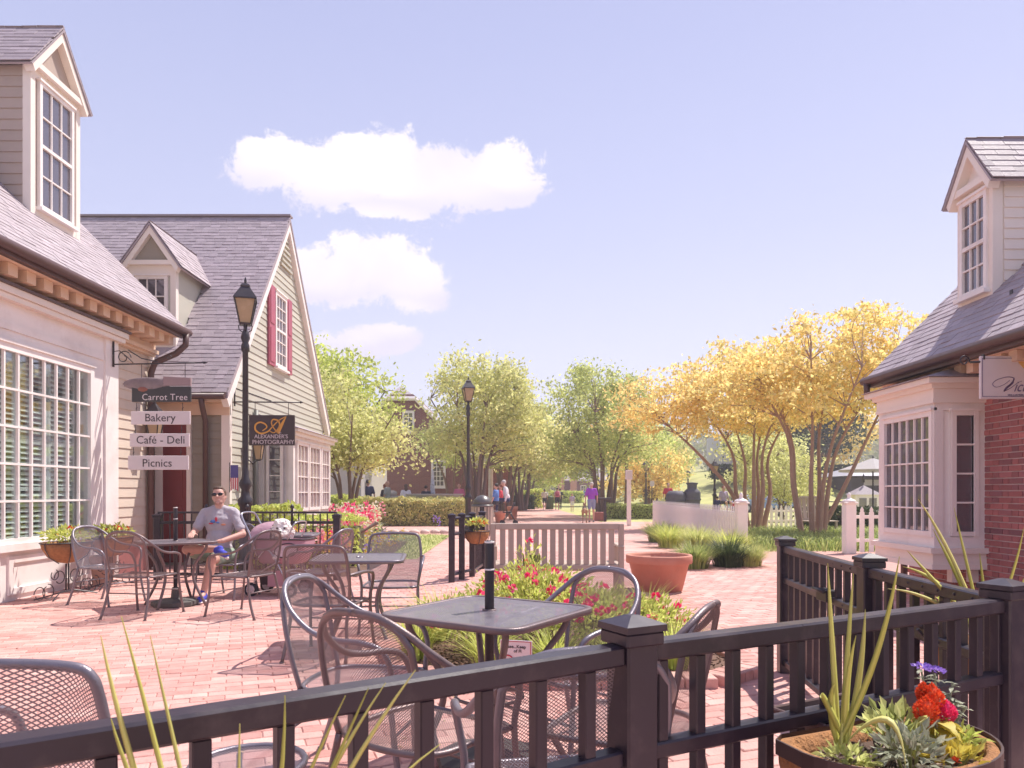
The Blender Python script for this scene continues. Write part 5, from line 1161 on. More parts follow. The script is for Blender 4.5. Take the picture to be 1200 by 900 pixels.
picket_fence('short white picket fence between its post and the bay window', (7.3,15.75), (9.6,15.75), h=1.0, sp=.20, w=.10)
picket_fence('sunlit low picket fence behind the gold trees', (8.8,26.5), (12.6,27.5), h=.85, sp=.20, w=.10)
wp = empty('sign_post', G(725,618), 0, 'slim white post topped by a small white box at the edge of the walk', 'post')
MB().cbox((0,0,1.15),(.16,.16,2.3),None,.01).build('shaft', white, wp); MB().cbox((0,0,2.28),(.26,.26,.42),None,.01).build('box_head', signw, wp)
wp.location = (737-600)/F*29, 29, 0; wp.scale = (.95,.95,.87)
# ------------------------------------------------------------------ trees
def mkleaves(name, P_, N_, size, m, parent, seed, asp=.55):
    """P_ : (n,3) positions; builds n folded leaf faces in one mesh"""
    rg = np.random.RandomState(seed); n = len(P_); a = rg.normal(size=(n,3)); a = a*.8+N_; a /= np.linalg.norm(a,axis=1)[:,None]
    b = np.cross(a, rg.normal(size=(n,3))); b /= np.linalg.norm(b,axis=1)[:,None]; s = size*rg.uniform(.6,1.35,size=(n,1))
    V = np.stack([P_-a*s*.5, P_+b*s*.5*asp, P_+a*s*.5, P_-b*s*.5*asp],1).reshape(-1,3)
    me = bpy.data.meshes.new(name); me.vertices.add(4*n); me.vertices.foreach_set('co', V.ravel()); me.loops.add(4*n); me.loops.foreach_set('vertex_index', np.arange(4*n,dtype=np.int32))
    me.polygons.add(n); me.polygons.foreach_set('loop_start', np.arange(0,4*n,4,dtype=np.int32)); me.polygons.foreach_set('loop_total', np.full(n,4,dtype=np.int32)); me.update(); me.validate()
    return link(name, me, parent, m)
def tree(label, p, stems, crown, nclump, nleaf, lsize, lm, bm=None, clr=.45, cat='tree', name='shade_tree', group=None, seed=0, flat=.6, trunk_r=.09, surf=.5, top=None):
    """stems: polylines (relative, metres); crown: ellipsoids ((x,y,z),(rx,ry,rz)) that hold leaf clumps; a limb runs from the nearest stem to each clump"""
    rg = np.random.RandomState(seed); ro = empty(name, p, 0, label, cat, group); tr = MB(); nodes = []
    for st_ in stems:
        c = crom(st_, 4); n = len(c); tr.tube(c, [trunk_r*(1-.78*i/(n-1)) for i in range(n)], 7, caps=False); nodes += [(q, i/(n-1)) for i, q in enumerate(c) if i/(n-1) > .35]
    P_ = []; N_ = []; vols = np.array([r[0]*r[1]*r[2] for _, r in crown]); vols = vols**.8/np.sum(vols**.8)
    for k in range(nclump):
        ci = rg.choice(len(crown), p=vols); (c, r) = crown[ci]; v = rg.normal(size=3); v /= np.linalg.norm(v); q = rg.uniform(surf,1.05) if rg.rand() < .75 else rg.rand()**.5
        q *= 1+max(0,rg.normal())*.16; cp = Vector((c[0]+v[0]*r[0]*q, c[1]+v[1]*r[1]*q, c[2]+v[2]*r[2]*q))
        best = min(nodes, key=lambda nd: (nd[0]-cp).length + max(0, nd[0].z-cp.z+.3)*1.5); b = best[0]; L = (cp-b).length
        if k % 2 == 0 and L > .3:
            mid = b.lerp(cp,.5)+Vector((rg.normal()*.08*L, rg.normal()*.08*L, .10*L)); rr_ = trunk_r*.34*(1-.6*best[1])+.006; tr.tube(crom([b, mid, cp],3), [rr_*(1-.8*i/6) for i in range(7)], 5, caps=False)
        qs = rg.uniform(.45,1.35); cr_ = clr*qs; m_ = int(nleaf*(.35+.75*qs)); g = rg.normal(size=(m_,3))*np.array([cr_,cr_,cr_*flat])*.55
        P_.append(g+np.array(cp)); nn = g/np.maximum(np.linalg.norm(g,axis=1)[:,None],.01); N_.append(nn*.4+np.array([0,0,.25]))
    tr.build('trunk', bm or bark, ro); mkleaves('crown', np.vstack(P_), np.vstack(N_), lsize, lm, ro, seed+1)
    return ro
def vase(n, h, spread, r0=.12, seed=0, base=0.0):
    rr_ = random.Random(seed); out = []
    for k in range(n):
        a = 6.28*k/n+rr_.uniform(-.3,.3); s_ = spread*rr_.uniform(.6,1.1); hh = h*rr_.uniform(.85,1.1)
        out.append([(r0*math.cos(a),r0*math.sin(a),base),(r0*1.6*math.cos(a)+rr_.gauss(0,.05),r0*1.6*math.sin(a),hh*.3),(s_*.4*math.cos(a),s_*.4*math.sin(a)+rr_.gauss(0,.05),hh*.6),(s_*math.cos(a),s_*math.sin(a),hh)])
    return out
G1, G2, G3 = 'gold-leaved many-stemmed trees behind the picket fence', 'leafy street trees along the walk', 'background trees'
tree('nearest gold tree with slanting bare stems, just left of the bay window', (8.35,20.6,0), vase(6,4.6,1.9,.28,3)+[[(.1,0,0),(.8,0,1.3),(1.6,.2,2.8),(2.3,.2,4.3)]], [((0,0,4.9),(2.3,2.0,1.1)),((-1.3,0,4.5),(1.5,1.5,.8)),((1.5,0,4.6),(1.3,1.3,1.0)),((.2,0,3.9),(2.4,1.8,.7)),((2.6,0,5.2),(.9,.8,.5)),((-.4,0,4.3),(2.6,2.0,.9)),((2.4,0,5.9),(1.1,.8,.4)),((1.0,0,6.0),(1.6,1.2,.5))], 350, 58, .12, lf_gold, smoothbark, .42, name='gold_tree', group=G1, seed=41, trunk_r=.085, flat=.4)
tree('second gold tree, left of the near one, above the thick white post', (8.5,26.2,0), vase(6,4.2,2.0,.34,7)+[[(-.1,0,0),(-.9,0,1.5),(-2.0,.2,2.8),(-3.2,.2,3.9)]], [((-.2,0,5.2),(2.6,2.2,1.4)),((-2.9,0,4.4),(2.1,1.6,.8)),((1.3,0,4.6),(1.9,1.5,1.0)),((-1.2,0,3.9),(2.9,2.0,.7)),((-3.9,0,4.0),(1.0,1,.5)),((-1.0,0,4.5),(2.8,2.0,.9))], 360, 58, .14, lf_gold, smoothbark, .48, name='gold_tree', group=G1, seed=43, trunk_r=.10, flat=.4)
tree('broad green tree right of the walk, behind the white post', (4.75,38,0), vase(7,5.0,2.2,.32,9), [((-.2,0,5.2),(2.9,2.6,2.2)),((-1.0,0,6.4),(1.6,1.6,1.4)),((-1.6,0,3.6),(1.9,1.6,1.1)),((1.5,0,4.0),(1.8,1.6,1.3)),((1.0,0,6.5),(1.3,1.3,.9))], 260, 62, .17, lf_green, bark, .55, group=G2, seed=45, trunk_r=.13, flat=.8)
tree('tall slim-trunked tree just right of the broad green one', (6.6,43,0), [[(0,0,0),(.05,0,2),(0,0,4),(.1,0,6)]], [((.2,0,6.0),(2.2,2,1.6)),((-.3,0,4.6),(1.9,1.8,1.0))], 90, 50, .2, lf_gold, bark, .6, group=G2, seed=46, trunk_r=.15, flat=.7)
tree('large pale green tree left of the walk behind the centre lamp post', (-1.6,34,0), vase(6,5.2,2.1,.26,11), [((.3,0,5.2),(2.3,2.2,2.2)),((-.5,0,6.4),(1.3,1.2,1.0)),((1.2,0,6.2),(1.3,1.3,1.0)),((1.7,0,4.0),(1.7,1.5,1.3)),((-1.4,0,3.9),(1.3,1.2,.8))], 260, 60, .17, lf_pale, bark, .52, group=G2, seed=47, trunk_r=.12, flat=.8)
tree('second tree left of the walk, behind the large pale one', (-.4,43,0), vase(6,4.8,2.1,.28,13), [((.2,0,5.0),(2.7,2.4,2.1)),((1.3,0,3.9),(1.9,1.8,1.2)),((-.5,0,6.5),(1.3,1.3,1.0))], 200, 56, .2, lf_green, bark, .6, group=G2, seed=49, trunk_r=.13, flat=.8)
tree('third tree left of the walk, where the walkers pass', (.7,54,0), vase(6,4.6,2.2,.28,15), [((.3,0,4.8),(3.1,2.6,1.9)),((1.9,0,3.9),(2.1,1.8,1.2))], 190, 56, .24, lf_pale, bark, .68, group=G2, seed=51, trunk_r=.14, flat=.8)
tree('far yellow-green tree closing the left side of the walk', (1.6,75,0), vase(5,4.8,2.2,.3,17), [((.8,0,4.9),(3.9,3,2.4)),((2.8,0,3.7),(2.4,2,1.3))], 170, 56, .32, lf_lime, bark, .8, group=G2, seed=53, trunk_r=.16, flat=.8)
tree('far tree right of the walk beyond the broad green one', (8.2,70,0), vase(5,5.0,2.4,.3,19), [((-.5,0,5.2),(4.2,3,2.6)),((-2.8,0,4.0),(2.2,2,1.4))], 170, 56, .32, lf_lime, bark, .8, group=G2, seed=55, trunk_r=.16, flat=.8)
tree('pale yellow-green tree just right of the gabled shop', (-5.2,23.5,0), vase(6,3.8,1.7,.2,21), [((-.7,0,3.7),(1.6,1.6,1.4)),((-1.3,0,4.5),(1.1,1.1,.8)),((.7,0,2.8),(1.1,1.2,.75)),((.2,0,2.7),(1.6,1.4,.7)),((-1.3,0,2.9),(1.3,1.3,.9))], 260, 64, .13, lf_pale, bark, .42, group=G2, seed=57, trunk_r=.08, flat=.85)
tree('taller bright green tree rising behind the pale one by the gabled shop', (-8.2,34,0), vase(5,5.6,2.2,.26,23), [((0,0,5.6),(2.5,2.3,2.2)),((-.9,0,7.0),(1.3,1.3,1.0)),((1.6,0,4.2),(1.6,1.4,1.4))], 150, 60, .2, lf_lime, bark, .6, group=G2, seed=59, trunk_r=.13, flat=.85)
tree('small bare-stemmed green tree behind the fountain wall', (-3.2,40,0), vase(5,3.8,1.5,.2,25), [((0,0,3.9),(1.7,1.6,1.1))], 60, 50, .18, lf_green, bark, .5, group=G2, seed=61, trunk_r=.10, flat=.8)
tree('thin grey young tree on the lawn beside the picnic hedge', (11.6,35,0), [[(0,0,0),(.05,0,1.3),(-.2,0,2.2),(-.9,0,3.2)],[(.05,0,1.3),(.4,0,2.2),(1.0,0,3.2)],[(.05,0,1.4),(.1,0,2.6),(.1,0,3.8)]], [((0,0,3.5),(1.9,1.2,.9))], 50, 40, .16, lf_pale, bark, .5, group=G3, seed=63, trunk_r=.13)
tree('pale round young tree behind the low sunlit picket fence', (12.4,34,0), vase(4,2.2,1.1,.12,27), [((0,0,2.1),(1.7,1.4,1.1)),((.4,0,1.3),(1.7,1.3,.6))], 110, 55, .14, lf_pale, bark, .4, group=G3, seed=65, trunk_r=.05)
for i, (x, y, h, r_, lm_, lb_) in enumerate(((26.5,66,11,3.8,lf_dark,'dark green tree on the slope, rightmost beside the pavilion roof'),(21.5,64,9,3.4,lf_dark,'dark green tree on the slope seen between the gold tree stems'),(30,72,10,4.6,lf_gold,'golden tree behind the pavilion'),(15.5,80,7,3.6,lf_green,'mid green tree above the clipped hedge on the hill'),(35,60,10,4,lf_gold,'golden tree at the far right behind the bay window'))):
    tree(lb_, (x,y,hillz(x,y)), vase(4,h*.6,r_*.5,.25,30+i), [((0,0,h*.55),(r_,r_*.8,h*.36)),((r_*.3,0,h*.36),(r_*.9,r_*.7,h*.22))], 110, 60, .34, lm_, bark, .9, group=G3, seed=70+i, trunk_r=.2, flat=.8)
# far woods
rg = np.random.RandomState(5); P_ = []
for k in range(620):
    x = rg.uniform(-110,170); y = rg.uniform(150,230); zb_ = hillz(x,y); hh = rg.uniform(4,9.5)+(3 if x > 30 else 0); c = np.array([x,y,zb_+hh*.5]); P_.append(c+rg.normal(size=(46,3))*np.array([3.2,2.2,hh*.28]))
P_ = np.vstack(P_); fw = mkleaves('far_woods', P_, np.tile([0,0,.3],(len(P_),1)), 1.3, leaf('far_leaves',(.16,.20,.07),(.42,.38,.14),(.26,.29,.11),.35), None, 6); tag(fw, 'hazy wooded skyline far beyond the lawn and the end of the walk', 'woods', kind='stuff')

for i, (x, y, h, r_, lm_, lb_) in enumerate(((-1.8,62,6.5,2.8,lf_green,'leafy tree filling the far left row beside the long brick building'),(3.2,96,6.0,3.0,lf_lime,'small lime tree at the very end of the walk, left'),(11.5,60,6.0,2.8,lf_lime,'pale tree beyond the white post and hedge'),(9.6,52,5.2,2.3,lf_gold,'yellowing tree right of the white post'),(19.5,56,5.0,2.4,lf_pale,'pale bushy tree beyond the parked car'),(14.3,70,5.5,3.0,lf_pale,'pale tree on the slope above the urns'))):
    tree(lb_, (x,y,hillz(x,y) if y > 44 else 0), vase(4,h*.6,r_*.5,.2,50+i), [((0,0,h*.58),(r_,r_*.8,h*.34)),((-r_*.3,0,h*.34),(r_*.95,r_*.7,h*.22))], 100, 56, .26, lm_, bark, .75, group=G3, seed=90+i, trunk_r=.14, flat=.8)
# ------------------------------------------------------------------ hedges and shrubs
def hedge(label, x0, x1, y0, y1, z0, z1, m, n, ls, seed, name='hedge', rz=0, p=None, group=None, lump=.25):
    rg = np.random.RandomState(seed); cx, cy = (x0+x1)/2, (y0+y1)/2; hx, hy, hz = (x1-x0)/2, (y1-y0)/2, (z1-z0)
    u = rg.uniform(-1,1,size=(n,3)); face = rg.rand(n); 
    u[:,2] = np.where(face < .35, 1-.08*rg.rand(n), u[:,2]); u[:,1] = np.where((face >= .35)&(face < .85), -1+.2*rg.rand(n), u[:,1])
    X = u[:,0]*hx; Y = u[:,1]*hy; Z = (u[:,2]*.5+.5)*hz
    w_ = np.array([mnoise.noise(Vector((a*1.3,b*1.3,c*1.6+seed))) for a,b,c in zip(X,Y,Z)]); w2 = np.array([mnoise.noise(Vector((a*4,b*4,c*4+seed))) for a,b,c in zip(X,Y,Z)])
    f = 1+lump*w_*.5+.10*w2; Z = Z*f; Y = Y*(1+(lump*w_*.5+.08*w2)); ro = empty(name, (cx,cy,z0), rz, label, 'hedge' if 'hedge' in name else 'shrub', group)
    mkleaves('foliage', np.stack([X,Y,np.maximum(Z,.0)],1), np.tile([0,-.3,.3],(n,1)), ls, m, ro, seed)
    st_ = MB(); rr_ = random.Random(seed)
    for k in range(max(4,int((x1-x0)*3))):
        x = rr_.uniform(-hx*.9,hx*.9); st_.tube([(x,0,0),(x+rr_.gauss(0,.1),rr_.gauss(0,hy*.3),hz*.5),(x+rr_.gauss(0,.2),rr_.gauss(0,hy*.5),hz*.9)], .02, 4, caps=False)
    st_.build('stems', bark, ro); 
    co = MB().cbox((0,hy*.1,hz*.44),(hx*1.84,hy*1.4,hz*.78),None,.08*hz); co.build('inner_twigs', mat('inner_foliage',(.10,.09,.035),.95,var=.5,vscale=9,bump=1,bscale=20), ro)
    return ro
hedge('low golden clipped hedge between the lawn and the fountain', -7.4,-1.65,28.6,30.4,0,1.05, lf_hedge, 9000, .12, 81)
hedge('bright lime shrub mass at the left end of the golden hedge', -7.6,-5.6,26.0,27.6,0,1.15, lf_lime, 2600, .12, 82, name='shrub')
hedge('lime shrub at the foot of the pale tree beyond the flower spikes', -6.5,-4.5,21.8,23.0,0,1.1, lf_lime, 2400, .11, 93, name='shrub')
hedge('lime shrub below the gabled shop\'s bay window', -4.9,-3.7,12.3,13.3,0,1.02, lf_lime, 2300, .08, 83, name='shrub')
hedge('lime shrub row behind the stroller, beyond the thin railing', -3.95,-2.6,12.6,13.5,0,.85, lf_lime, 1800, .08, 84, name='shrub')
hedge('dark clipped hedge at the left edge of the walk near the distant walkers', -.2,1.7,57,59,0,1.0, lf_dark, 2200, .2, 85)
hedge('yellow-topped hedge behind the dark one at the left of the walk', -1.2,2.5,60,61.5,0,1.45, lf_lime, 2200, .22, 86)
hedge('low box hedge across the grass behind the white post', 4.6,7.6,36.2,37.4,0,.72, lf_green, 3600, .11, 87)
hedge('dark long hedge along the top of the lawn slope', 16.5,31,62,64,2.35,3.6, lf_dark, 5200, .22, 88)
hedge('gold shrub border at the foot of the wooded hill', 11.0,21,72,74,1.2,2.9, lf_gold, 4200, .3, 89, name='shrub')
hedge('far clipped hedge across the end of the walk', 4.4,8.5,88,90,0,1.4, lf_lime, 1500, .28, 90)
hedge('dark leafy bush below the second gold tree and the bench', 9.0,11.6,22.6,24.0,0,.8, lf_dark, 2200, .12, 91, name='shrub')
lab = 'grassy liriope clump '
tufts('', [(3.85,19.5,1.5,0,lab+'farthest back, at the far end of the picket fence bed'),(3.75,17.6,1.5,0,lab+'beside the walk, second from the far end'),(4.1,16.4,1.6,0,lab+'large and bright against the white pickets'),(4.55,15.4,1.4,0,lab+'at the foot of the thick white post, left side'),
   (3.1,12.6,1.25,0,lab+'directly behind the big terracotta pot'),(3.75,12.9,1.4,0,lab+'dark and bushy right of the terracotta pot'),(4.15,13.0,1.1,0,lab+'pale one at the right end of the row by the post')], .52, .44, 900, 8, [lf_grass,lf_lime,lf_green,lf_lime,lf_grass,lf_dark,lf_green], .02, name='grass_clump', group='grassy clumps along the white picket fence')
gcv = []; rg = np.random.RandomState(12)
gc = MB(); rr_ = random.Random(2)
for k in range(9000):
    x = rr_.uniform(4.9,11.5); y = rr_.uniform(16.2,23)
    if x > 4.9+(23-y)*1.1+1.5 and False: continue
    a = rr_.random()*6.28; d = Vector((math.cos(a),math.sin(a),0)); s_ = Vector((-d.y,d.x,0))*.012; l = rr_.uniform(.14,.36); b = Vector((x,y,0)); gc.add([b-s_,b+s_,b+d*l*.35+Vector((0,0,l*.8))+s_*.7,b+d*l*.35+Vector((0,0,l*.8))-s_*.7,b+d*l*.8+Vector((0,0,l))],((0,1,2,3),(3,2,4)))
o = gc.build('ground_cover', lf_grass); tag(o, 'dark green grassy ground cover under the gold trees', 'ground cover', kind='stuff')
# lawn blades
gb = MB()
for k in range(11000):
    x, y = rr_.uniform(-7,-1.84), rr_.uniform(13.95,23)
    if not inpoly(x,y,LAWN): continue
    a = rr_.random()*6.28; s_ = Vector((math.cos(a),math.sin(a),0))*.008; b = Vector((x,y,.012)); gb.add([b-s_,b+s_,b+Vector((rr_.gauss(0,.02),rr_.gauss(0,.02),rr_.uniform(.03,.07)))],((0,1,2),))
lt = MB()
for k in range(260):
    x, y = rr_.uniform(-5.5,4.5), rr_.uniform(3.2,12); d_ = rvec(rr_); d_.z *= .15; leafquad(lt, Vector((x,y,.02)), d_, Vector((rr_.gauss(0,.3),rr_.gauss(0,.3),1)), rr_.uniform(.012,.04), rr_.uniform(.006,.02), .1)
tag(lt.build('leaf_litter', mat('dry_leaf',(.34,.20,.10),.8,c2=(.50,.42,.18),rand=.3)), 'small dry leaves and petals scattered over the brick paving', 'leaf litter', kind='stuff')
o = gb.build('lawn_grass', lf_grass); tag(o, 'short yellow-green grass on the small lawn left of the walk', 'grass', kind='stuff')
# flower border
def spires(label, x0, x1, y0, y1, n, h, mats, seed, fs=.045, name='snapdragons', nq=6, cat='flowers', group=None):
    rr_ = random.Random(seed); ro = empty(name, ((x0+x1)/2,(y0+y1)/2,0), 0, label, cat, group); cx, cy = ro.location.x, ro.location.y; gl = MB()
    for k in range(n):
        x, y = rr_.uniform(x0,x1)-cx, rr_.uniform(y0,y1)-cy; hh = h*rr_.uniform(.6,1.1)
        for j in range(7): leafquad(gl, Vector((x+rr_.gauss(0,.03),y+rr_.gauss(0,.03),hh*rr_.uniform(0,.7))), Vector((rr_.gauss(0,1),rr_.gauss(0,1),rr_.uniform(.2,1.5))), rvec(rr_), .11*h/.7, .035*h/.7)
        f_ = MB()
        for j in range(nq*3): t = j/(nq*3); v = rvec(rr_,-.4); leafquad(f_, Vector((x,y,hh+t*fs*4))+v*fs*(.6-.4*t), v, rvec(rr_), fs, fs*.8)
        f_.build('flower', rr_.choice(mats), ro)
    gl.build('leaves', lf_green, ro); return ro
spires('tall red, pink and white flower spikes behind the end post of the thin railing', -3.9,-2.9,14.6,16.0, 60, .70, [fl_rose,fl_rose,fl_white,fl_pink], 101, .07)
spires('yellow, pink and white flowers seen through the right end of the thin railing', -3.9,-2.7,11.5,12.3, 60, .52, [fl_pink,fl_yellow,fl_white,fl_pink,fl_rose], 102, .05)
spires('red and white flower spikes in front of the golden hedge', -4.0,-3.1,16.4,18.0, 44, .72, [fl_rose,fl_pink,fl_white,fl_white], 103, .075)
spires('low yellow and purple pansies edging the lawn', -3.6,-2.6,15.3,18.2, 90, .20, [fl_yellow,fl_yellow,fl_orange if False else fl_yellow,fl_purple,fl_white], 104, .05, name='pansies', nq=3)
spires('yellow and purple pansies at the near edge of the bed behind the chairs', -3.3,-2.5,12.6,14.2, 60, .20, [fl_yellow,fl_yellow,fl_purple,fl_purple], 105, .045, name='pansies', nq=3)
hedge('dusty brown-green bush behind the pansies', -4.3,-3.2,17.9,18.9,0,.5, lf_dusty, 900, .08, 92, name='shrub')
sb = MB().add([(x,y,.03) for x,y in [(-4.4,11.3),(-2.35,11.3),(-2.3,13.7),(-2.5,16),(-2.7,19.3),(-5.2,19.5)]], [tuple(range(6))]).build('bed_soil', mulch, kind='structure')
ek = empty('stone_edging', (-3.2,23.6,0), 0, 'row of rough pale stones edging the far side of the small lawn', 'stone edging')
rr_ = random.Random(8); x = -1.5
for k in range(11): MB().ell((x,rr_.gauss(0,.05),.04),(.15+rr_.random()*.05,.14,.09),8,5).build('stone', mat('pink_stone',(.62,.47,.43),.9,var=.2,bump=.5,rand=.1), ek); x += .32
spires('lime tuft with two violet windmill flowers past the stone edging', -2.7,-2.2,24.4,25.0, 2, .3, [fl_purple], 107, .06, name='small_plant')

# ------------------------------------------------------------------ background buildings
brickfar = None
def brickmat(name, sc_=1.0):
    m = bpy.data.materials.new(name); m.use_nodes = True; nt_ = m.node_tree; b = nt_.nodes['Principled BSDF']; t = nt_.nodes.new('ShaderNodeNewGeometry'); mp = nt_.nodes.new('ShaderNodeMapping'); mp.inputs['Rotation'].default_value = (R(90),0,0); nt_.links.new(t.outputs['Position'], mp.inputs[0])
    br = nt_.nodes.new('ShaderNodeTexBrick'); br.inputs['Scale'].default_value = 1; br.inputs['Brick Width'].default_value = .21; br.inputs['Row Height'].default_value = .075; br.inputs['Mortar Size'].default_value = .008
    br.inputs['Color1'].default_value = (.27,.095,.075,1); br.inputs['Color2'].default_value = (.20,.07,.06,1); br.inputs['Mortar'].default_value = (.34,.22,.20,1); nt_.links.new(mp.outputs[0], br.inputs[0]); nt_.links.new(br.outputs[0], b.inputs['Base Color']); b.inputs['Roughness'].default_value = .85; return m
brickfar = brickmat('far_brick')
off = Vector((-6,46,0)); B4 = empty('brick_hall', off, label='dark red brick hall with a hipped gable behind the fountain', cat='brick building')
d = 46.0
def q4(px, py, dd=None): v = P(px,py,dd or d); return v
prof = [(422,600),(422,520),(452,468),(458,462),(484,462),(492,468),(560,545),(600,545),(600,600)]
MB().prism([q4(*p) for p in prof], (0,9,0)).build('wall', brickfar, B4, off=off)
rf = MB()
a_, b_, c_, e_, f_ = q4(415,530), q4(452,466), q4(470,452,49), q4(488,466), q4(566,548)
rf.add([b_+Vector((0,-.3,0)), e_+Vector((0,-.3,0)), c_, a_+Vector((0,-.3,0)), f_+Vector((0,-.3,0)), a_+Vector((-.2,9,0)), c_+Vector((0,7,0)), f_+Vector((.2,9,0))], ((0,1,2),(3,0,2,6,5),(1,4,7,6,2)))
greyroof = mat('grey_roof',(.34,.29,.31),.7,var=.15)
rf.build('roof', greyroof, B4, off=off)
co = MB(); 
for p0,p1 in (((415,530),(452,466)),((452,466),(488,466)),((488,466),(566,548))): co.tube([q4(*p0)+Vector((0,-.32,-.1)), q4(*p1)+Vector((0,-.32,-.1))], .13, 5)
co.build('rake_board', white, B4, off=off)
a = q4(508,569); window(B4, (a.x,45.97,a.z), (1,0,0), (0,-1,0), .62, 1.45, 3, 5, off, fr=.14, mu=.045, dep=.08, label='white sash window beside the fountain')
a = q4(474,505); window(B4, (a.x,45.97,a.z), (1,0,0), (0,-1,0), .5, 1.1, 2, 4, off, fr=.12, mu=.045, dep=.08, label='upper window half hidden by leaves')
for px in (564,575): MB().lathe([(.22,0),(.22,.12),(.16,.16),(.14,2.75),(.2,2.8),(.2,2.95)], 10, (P(px,600,44.2).x,44.2,0)).build('column', white, B4, off=off)
MB().box(P(552,600,44.2).x,P(600,600,44.2).x,43.9,46,2.95,3.5).build('porch_beam', white, B4, off=off)
off = Vector((-10,30,0)); B5 = empty('pale_outbuilding', off, label='pale grey building glimpsed behind the tree by the gabled shop', cat='building')
MB().box(-14,-6.4,31.5,38,0,3.0).build('wall', mat('pale_grey_wall',(.50,.46,.46),.7,var=.06), B5, off=off); MB().prism([(-14.3,31.2,3.0),(-6.1,31.2,3.0),(-6.1,34.7,5.0),(-14.3,34.7,5.0)],(0,.0,-.1)).build('roof', greyroof, B5, off=off)
off = Vector((4,118,0)); B6 = empty('far_brick_shop', off, label='small orange brick building with two chimneys at the far end of the walk', cat='building')
MB().box(3.5,15,118,126,0,3.2).build('wall', brickfar, B6, off=off); MB().prism([(3.2,117.6,3.2),(15.3,117.6,3.2),(15.3,122,5.4),(3.2,122,5.4)],(0,0,-.15)).build('roof', greyroof, B6, off=off)
orangebrick = mat('orange_brick',(.55,.26,.17),.8,var=.1)
for x in (7.2,9.2): MB().box(x,x+1.0,116.8,117.6,0,5.6).build('chimney', orangebrick, B6, off=off)
for x in (5.0,6.2,11.0,12.4): window(B6, (x,117.97,1.0), (1,0,0), (0,-1,0), .7, 1.3, 2, 3, off, fr=.12, mu=.05)
off = Vector((-2,100,0)); B7 = empty('far_brick_shop', off, label='long dark brick building on the left at the end of the walk', cat='building')
MB().box(-14,3.1,98,110,0,3.3).build('wall', brickfar, B7, off=off); MB().prism([(-14,97.6,3.3),(3.4,97.6,3.3),(3.4,104,6.2),(-14,104,6.2)],(0,0,-.15)).build('roof', greyroof, B7, off=off)
for x in (-4,-2.4,-.8,.8): window(B7, (x,97.97,1.0), (1,0,0), (0,-1,0), .7, 1.3, 2, 3, off, fr=.12, mu=.05)
zz = hillz(22,78)
off = Vector((24,76,zz)); B8 = empty('white_house', off, label='pale house on the hill glimpsed behind the gold tree stems', cat='house')
MB().box(21.5,29.5,76,82,zz-.5,zz+3.6).build('wall', mat('pale_blue_wall',(.62,.60,.68),.7,var=.05), B8, off=off); MB().prism([(21,75.5,zz+3.6),(30,75.5,zz+3.6),(30,79,zz+6.0),(21,79,zz+6.0)],(0,0,-.15)).build('roof', greyroof, B8, off=off)
for x in (22.3,24.3,26.3,28.3): window(B8, (x,75.97,zz+1.2), (1,0,0), (0,-1,0), .9, 1.5, 2, 3, off, fr=.12, mu=.06)
# pavilion with a pale roof
zz = hillz(24,58); off = Vector((26.5,58,zz)); pvn = empty('pavilion', off, label='open pavilion with a wide pale grey roof on the slope left of the bay window', cat='pavilion')
pr = MB(); pr.add([(24.8,55,zz+1.2),(33,55,zz+1.2),(33,62,zz+1.2),(24.8,62,zz+1.2),(28.0,58.5,zz+2.3),(30,58.5,zz+2.3)], ((0,1,5,4),(1,2,5),(2,3,4,5),(3,0,4),(0,3,2,1))); pr.build('roof', mat('pale_metal_roof',(.42,.41,.46),.5,var=.06), pvn, off=off)
for x, y in ((25.2,55.6),(28.4,55.6),(32,55.6),(25.2,61.4),(32,61.4)): MB().cbox((x,y,zz+.2),(.22,.22,2.0)).build('post', black, pvn, off=off)
MB().box(26.0,31,57,61.6,zz-.8,zz+1.15).build('inner_wall', darkin, pvn, off=off); MB().box(27,28.4,56.95,56.99,zz+.5,zz+.95).build('white_panel', signw, pvn, off=off)
# ------------------------------------------------------------------ people, dogs
skin_a = mat('light_skin', (.60,.34,.27), .5, var=.06, bump=.05); skin_b = mat('tan_skin', (.48,.27,.20), .5, var=.06); skin_c = mat('dark_skin', (.12,.065,.05), .5, var=.06)
def fabric(nm, c): return mat('fabric_'+nm, c, .85, var=.10, vscale=9, bump=.3, bscale=120)
def blobs(shapes, voxel, name, m, parent, smooth=3, disp=0.0, dscale=20):
    """one continuous surface: overlapping tapered limbs and rounded masses fused and smoothed"""
    mb = MB()
    for s_ in shapes:
        if s_[0] == 'c':
            p0, p1, r0, r1 = Vector(s_[1]), Vector(s_[2]), s_[3], s_[4]; mb.tube([p0,p1],[r0,r1],12); mb.ell(p0,(r0,)*3,12,8); mb.ell(p1,(r1,)*3,12,8)
        else: mb.ell(s_[1], s_[2], 16, 10, s_[3] if len(s_) > 3 else None)
    me = mb.mesh('tmp'); ob = bpy.data.objects.new('tmp', me); TS.collection.objects.link(ob); md = ob.modifiers.new('r','REMESH'); md.mode = 'VOXEL'; md.voxel_size = voxel; md.use_smooth_shade = True
    if smooth: sm = ob.modifiers.new('s','SMOOTH'); sm.iterations = smooth; sm.factor = .5
    m2 = teval(ob); bpy.data.meshes.remove(me)
    if disp:
        for v in m2.vertices: v.co += v.normal*disp*(mnoise.noise(v.co*dscale)+.5*mnoise.noise(v.co*dscale*2.3))
    m2.name = name; m2.materials.clear(); m2.materials.append(m); return link(name, m2, parent)
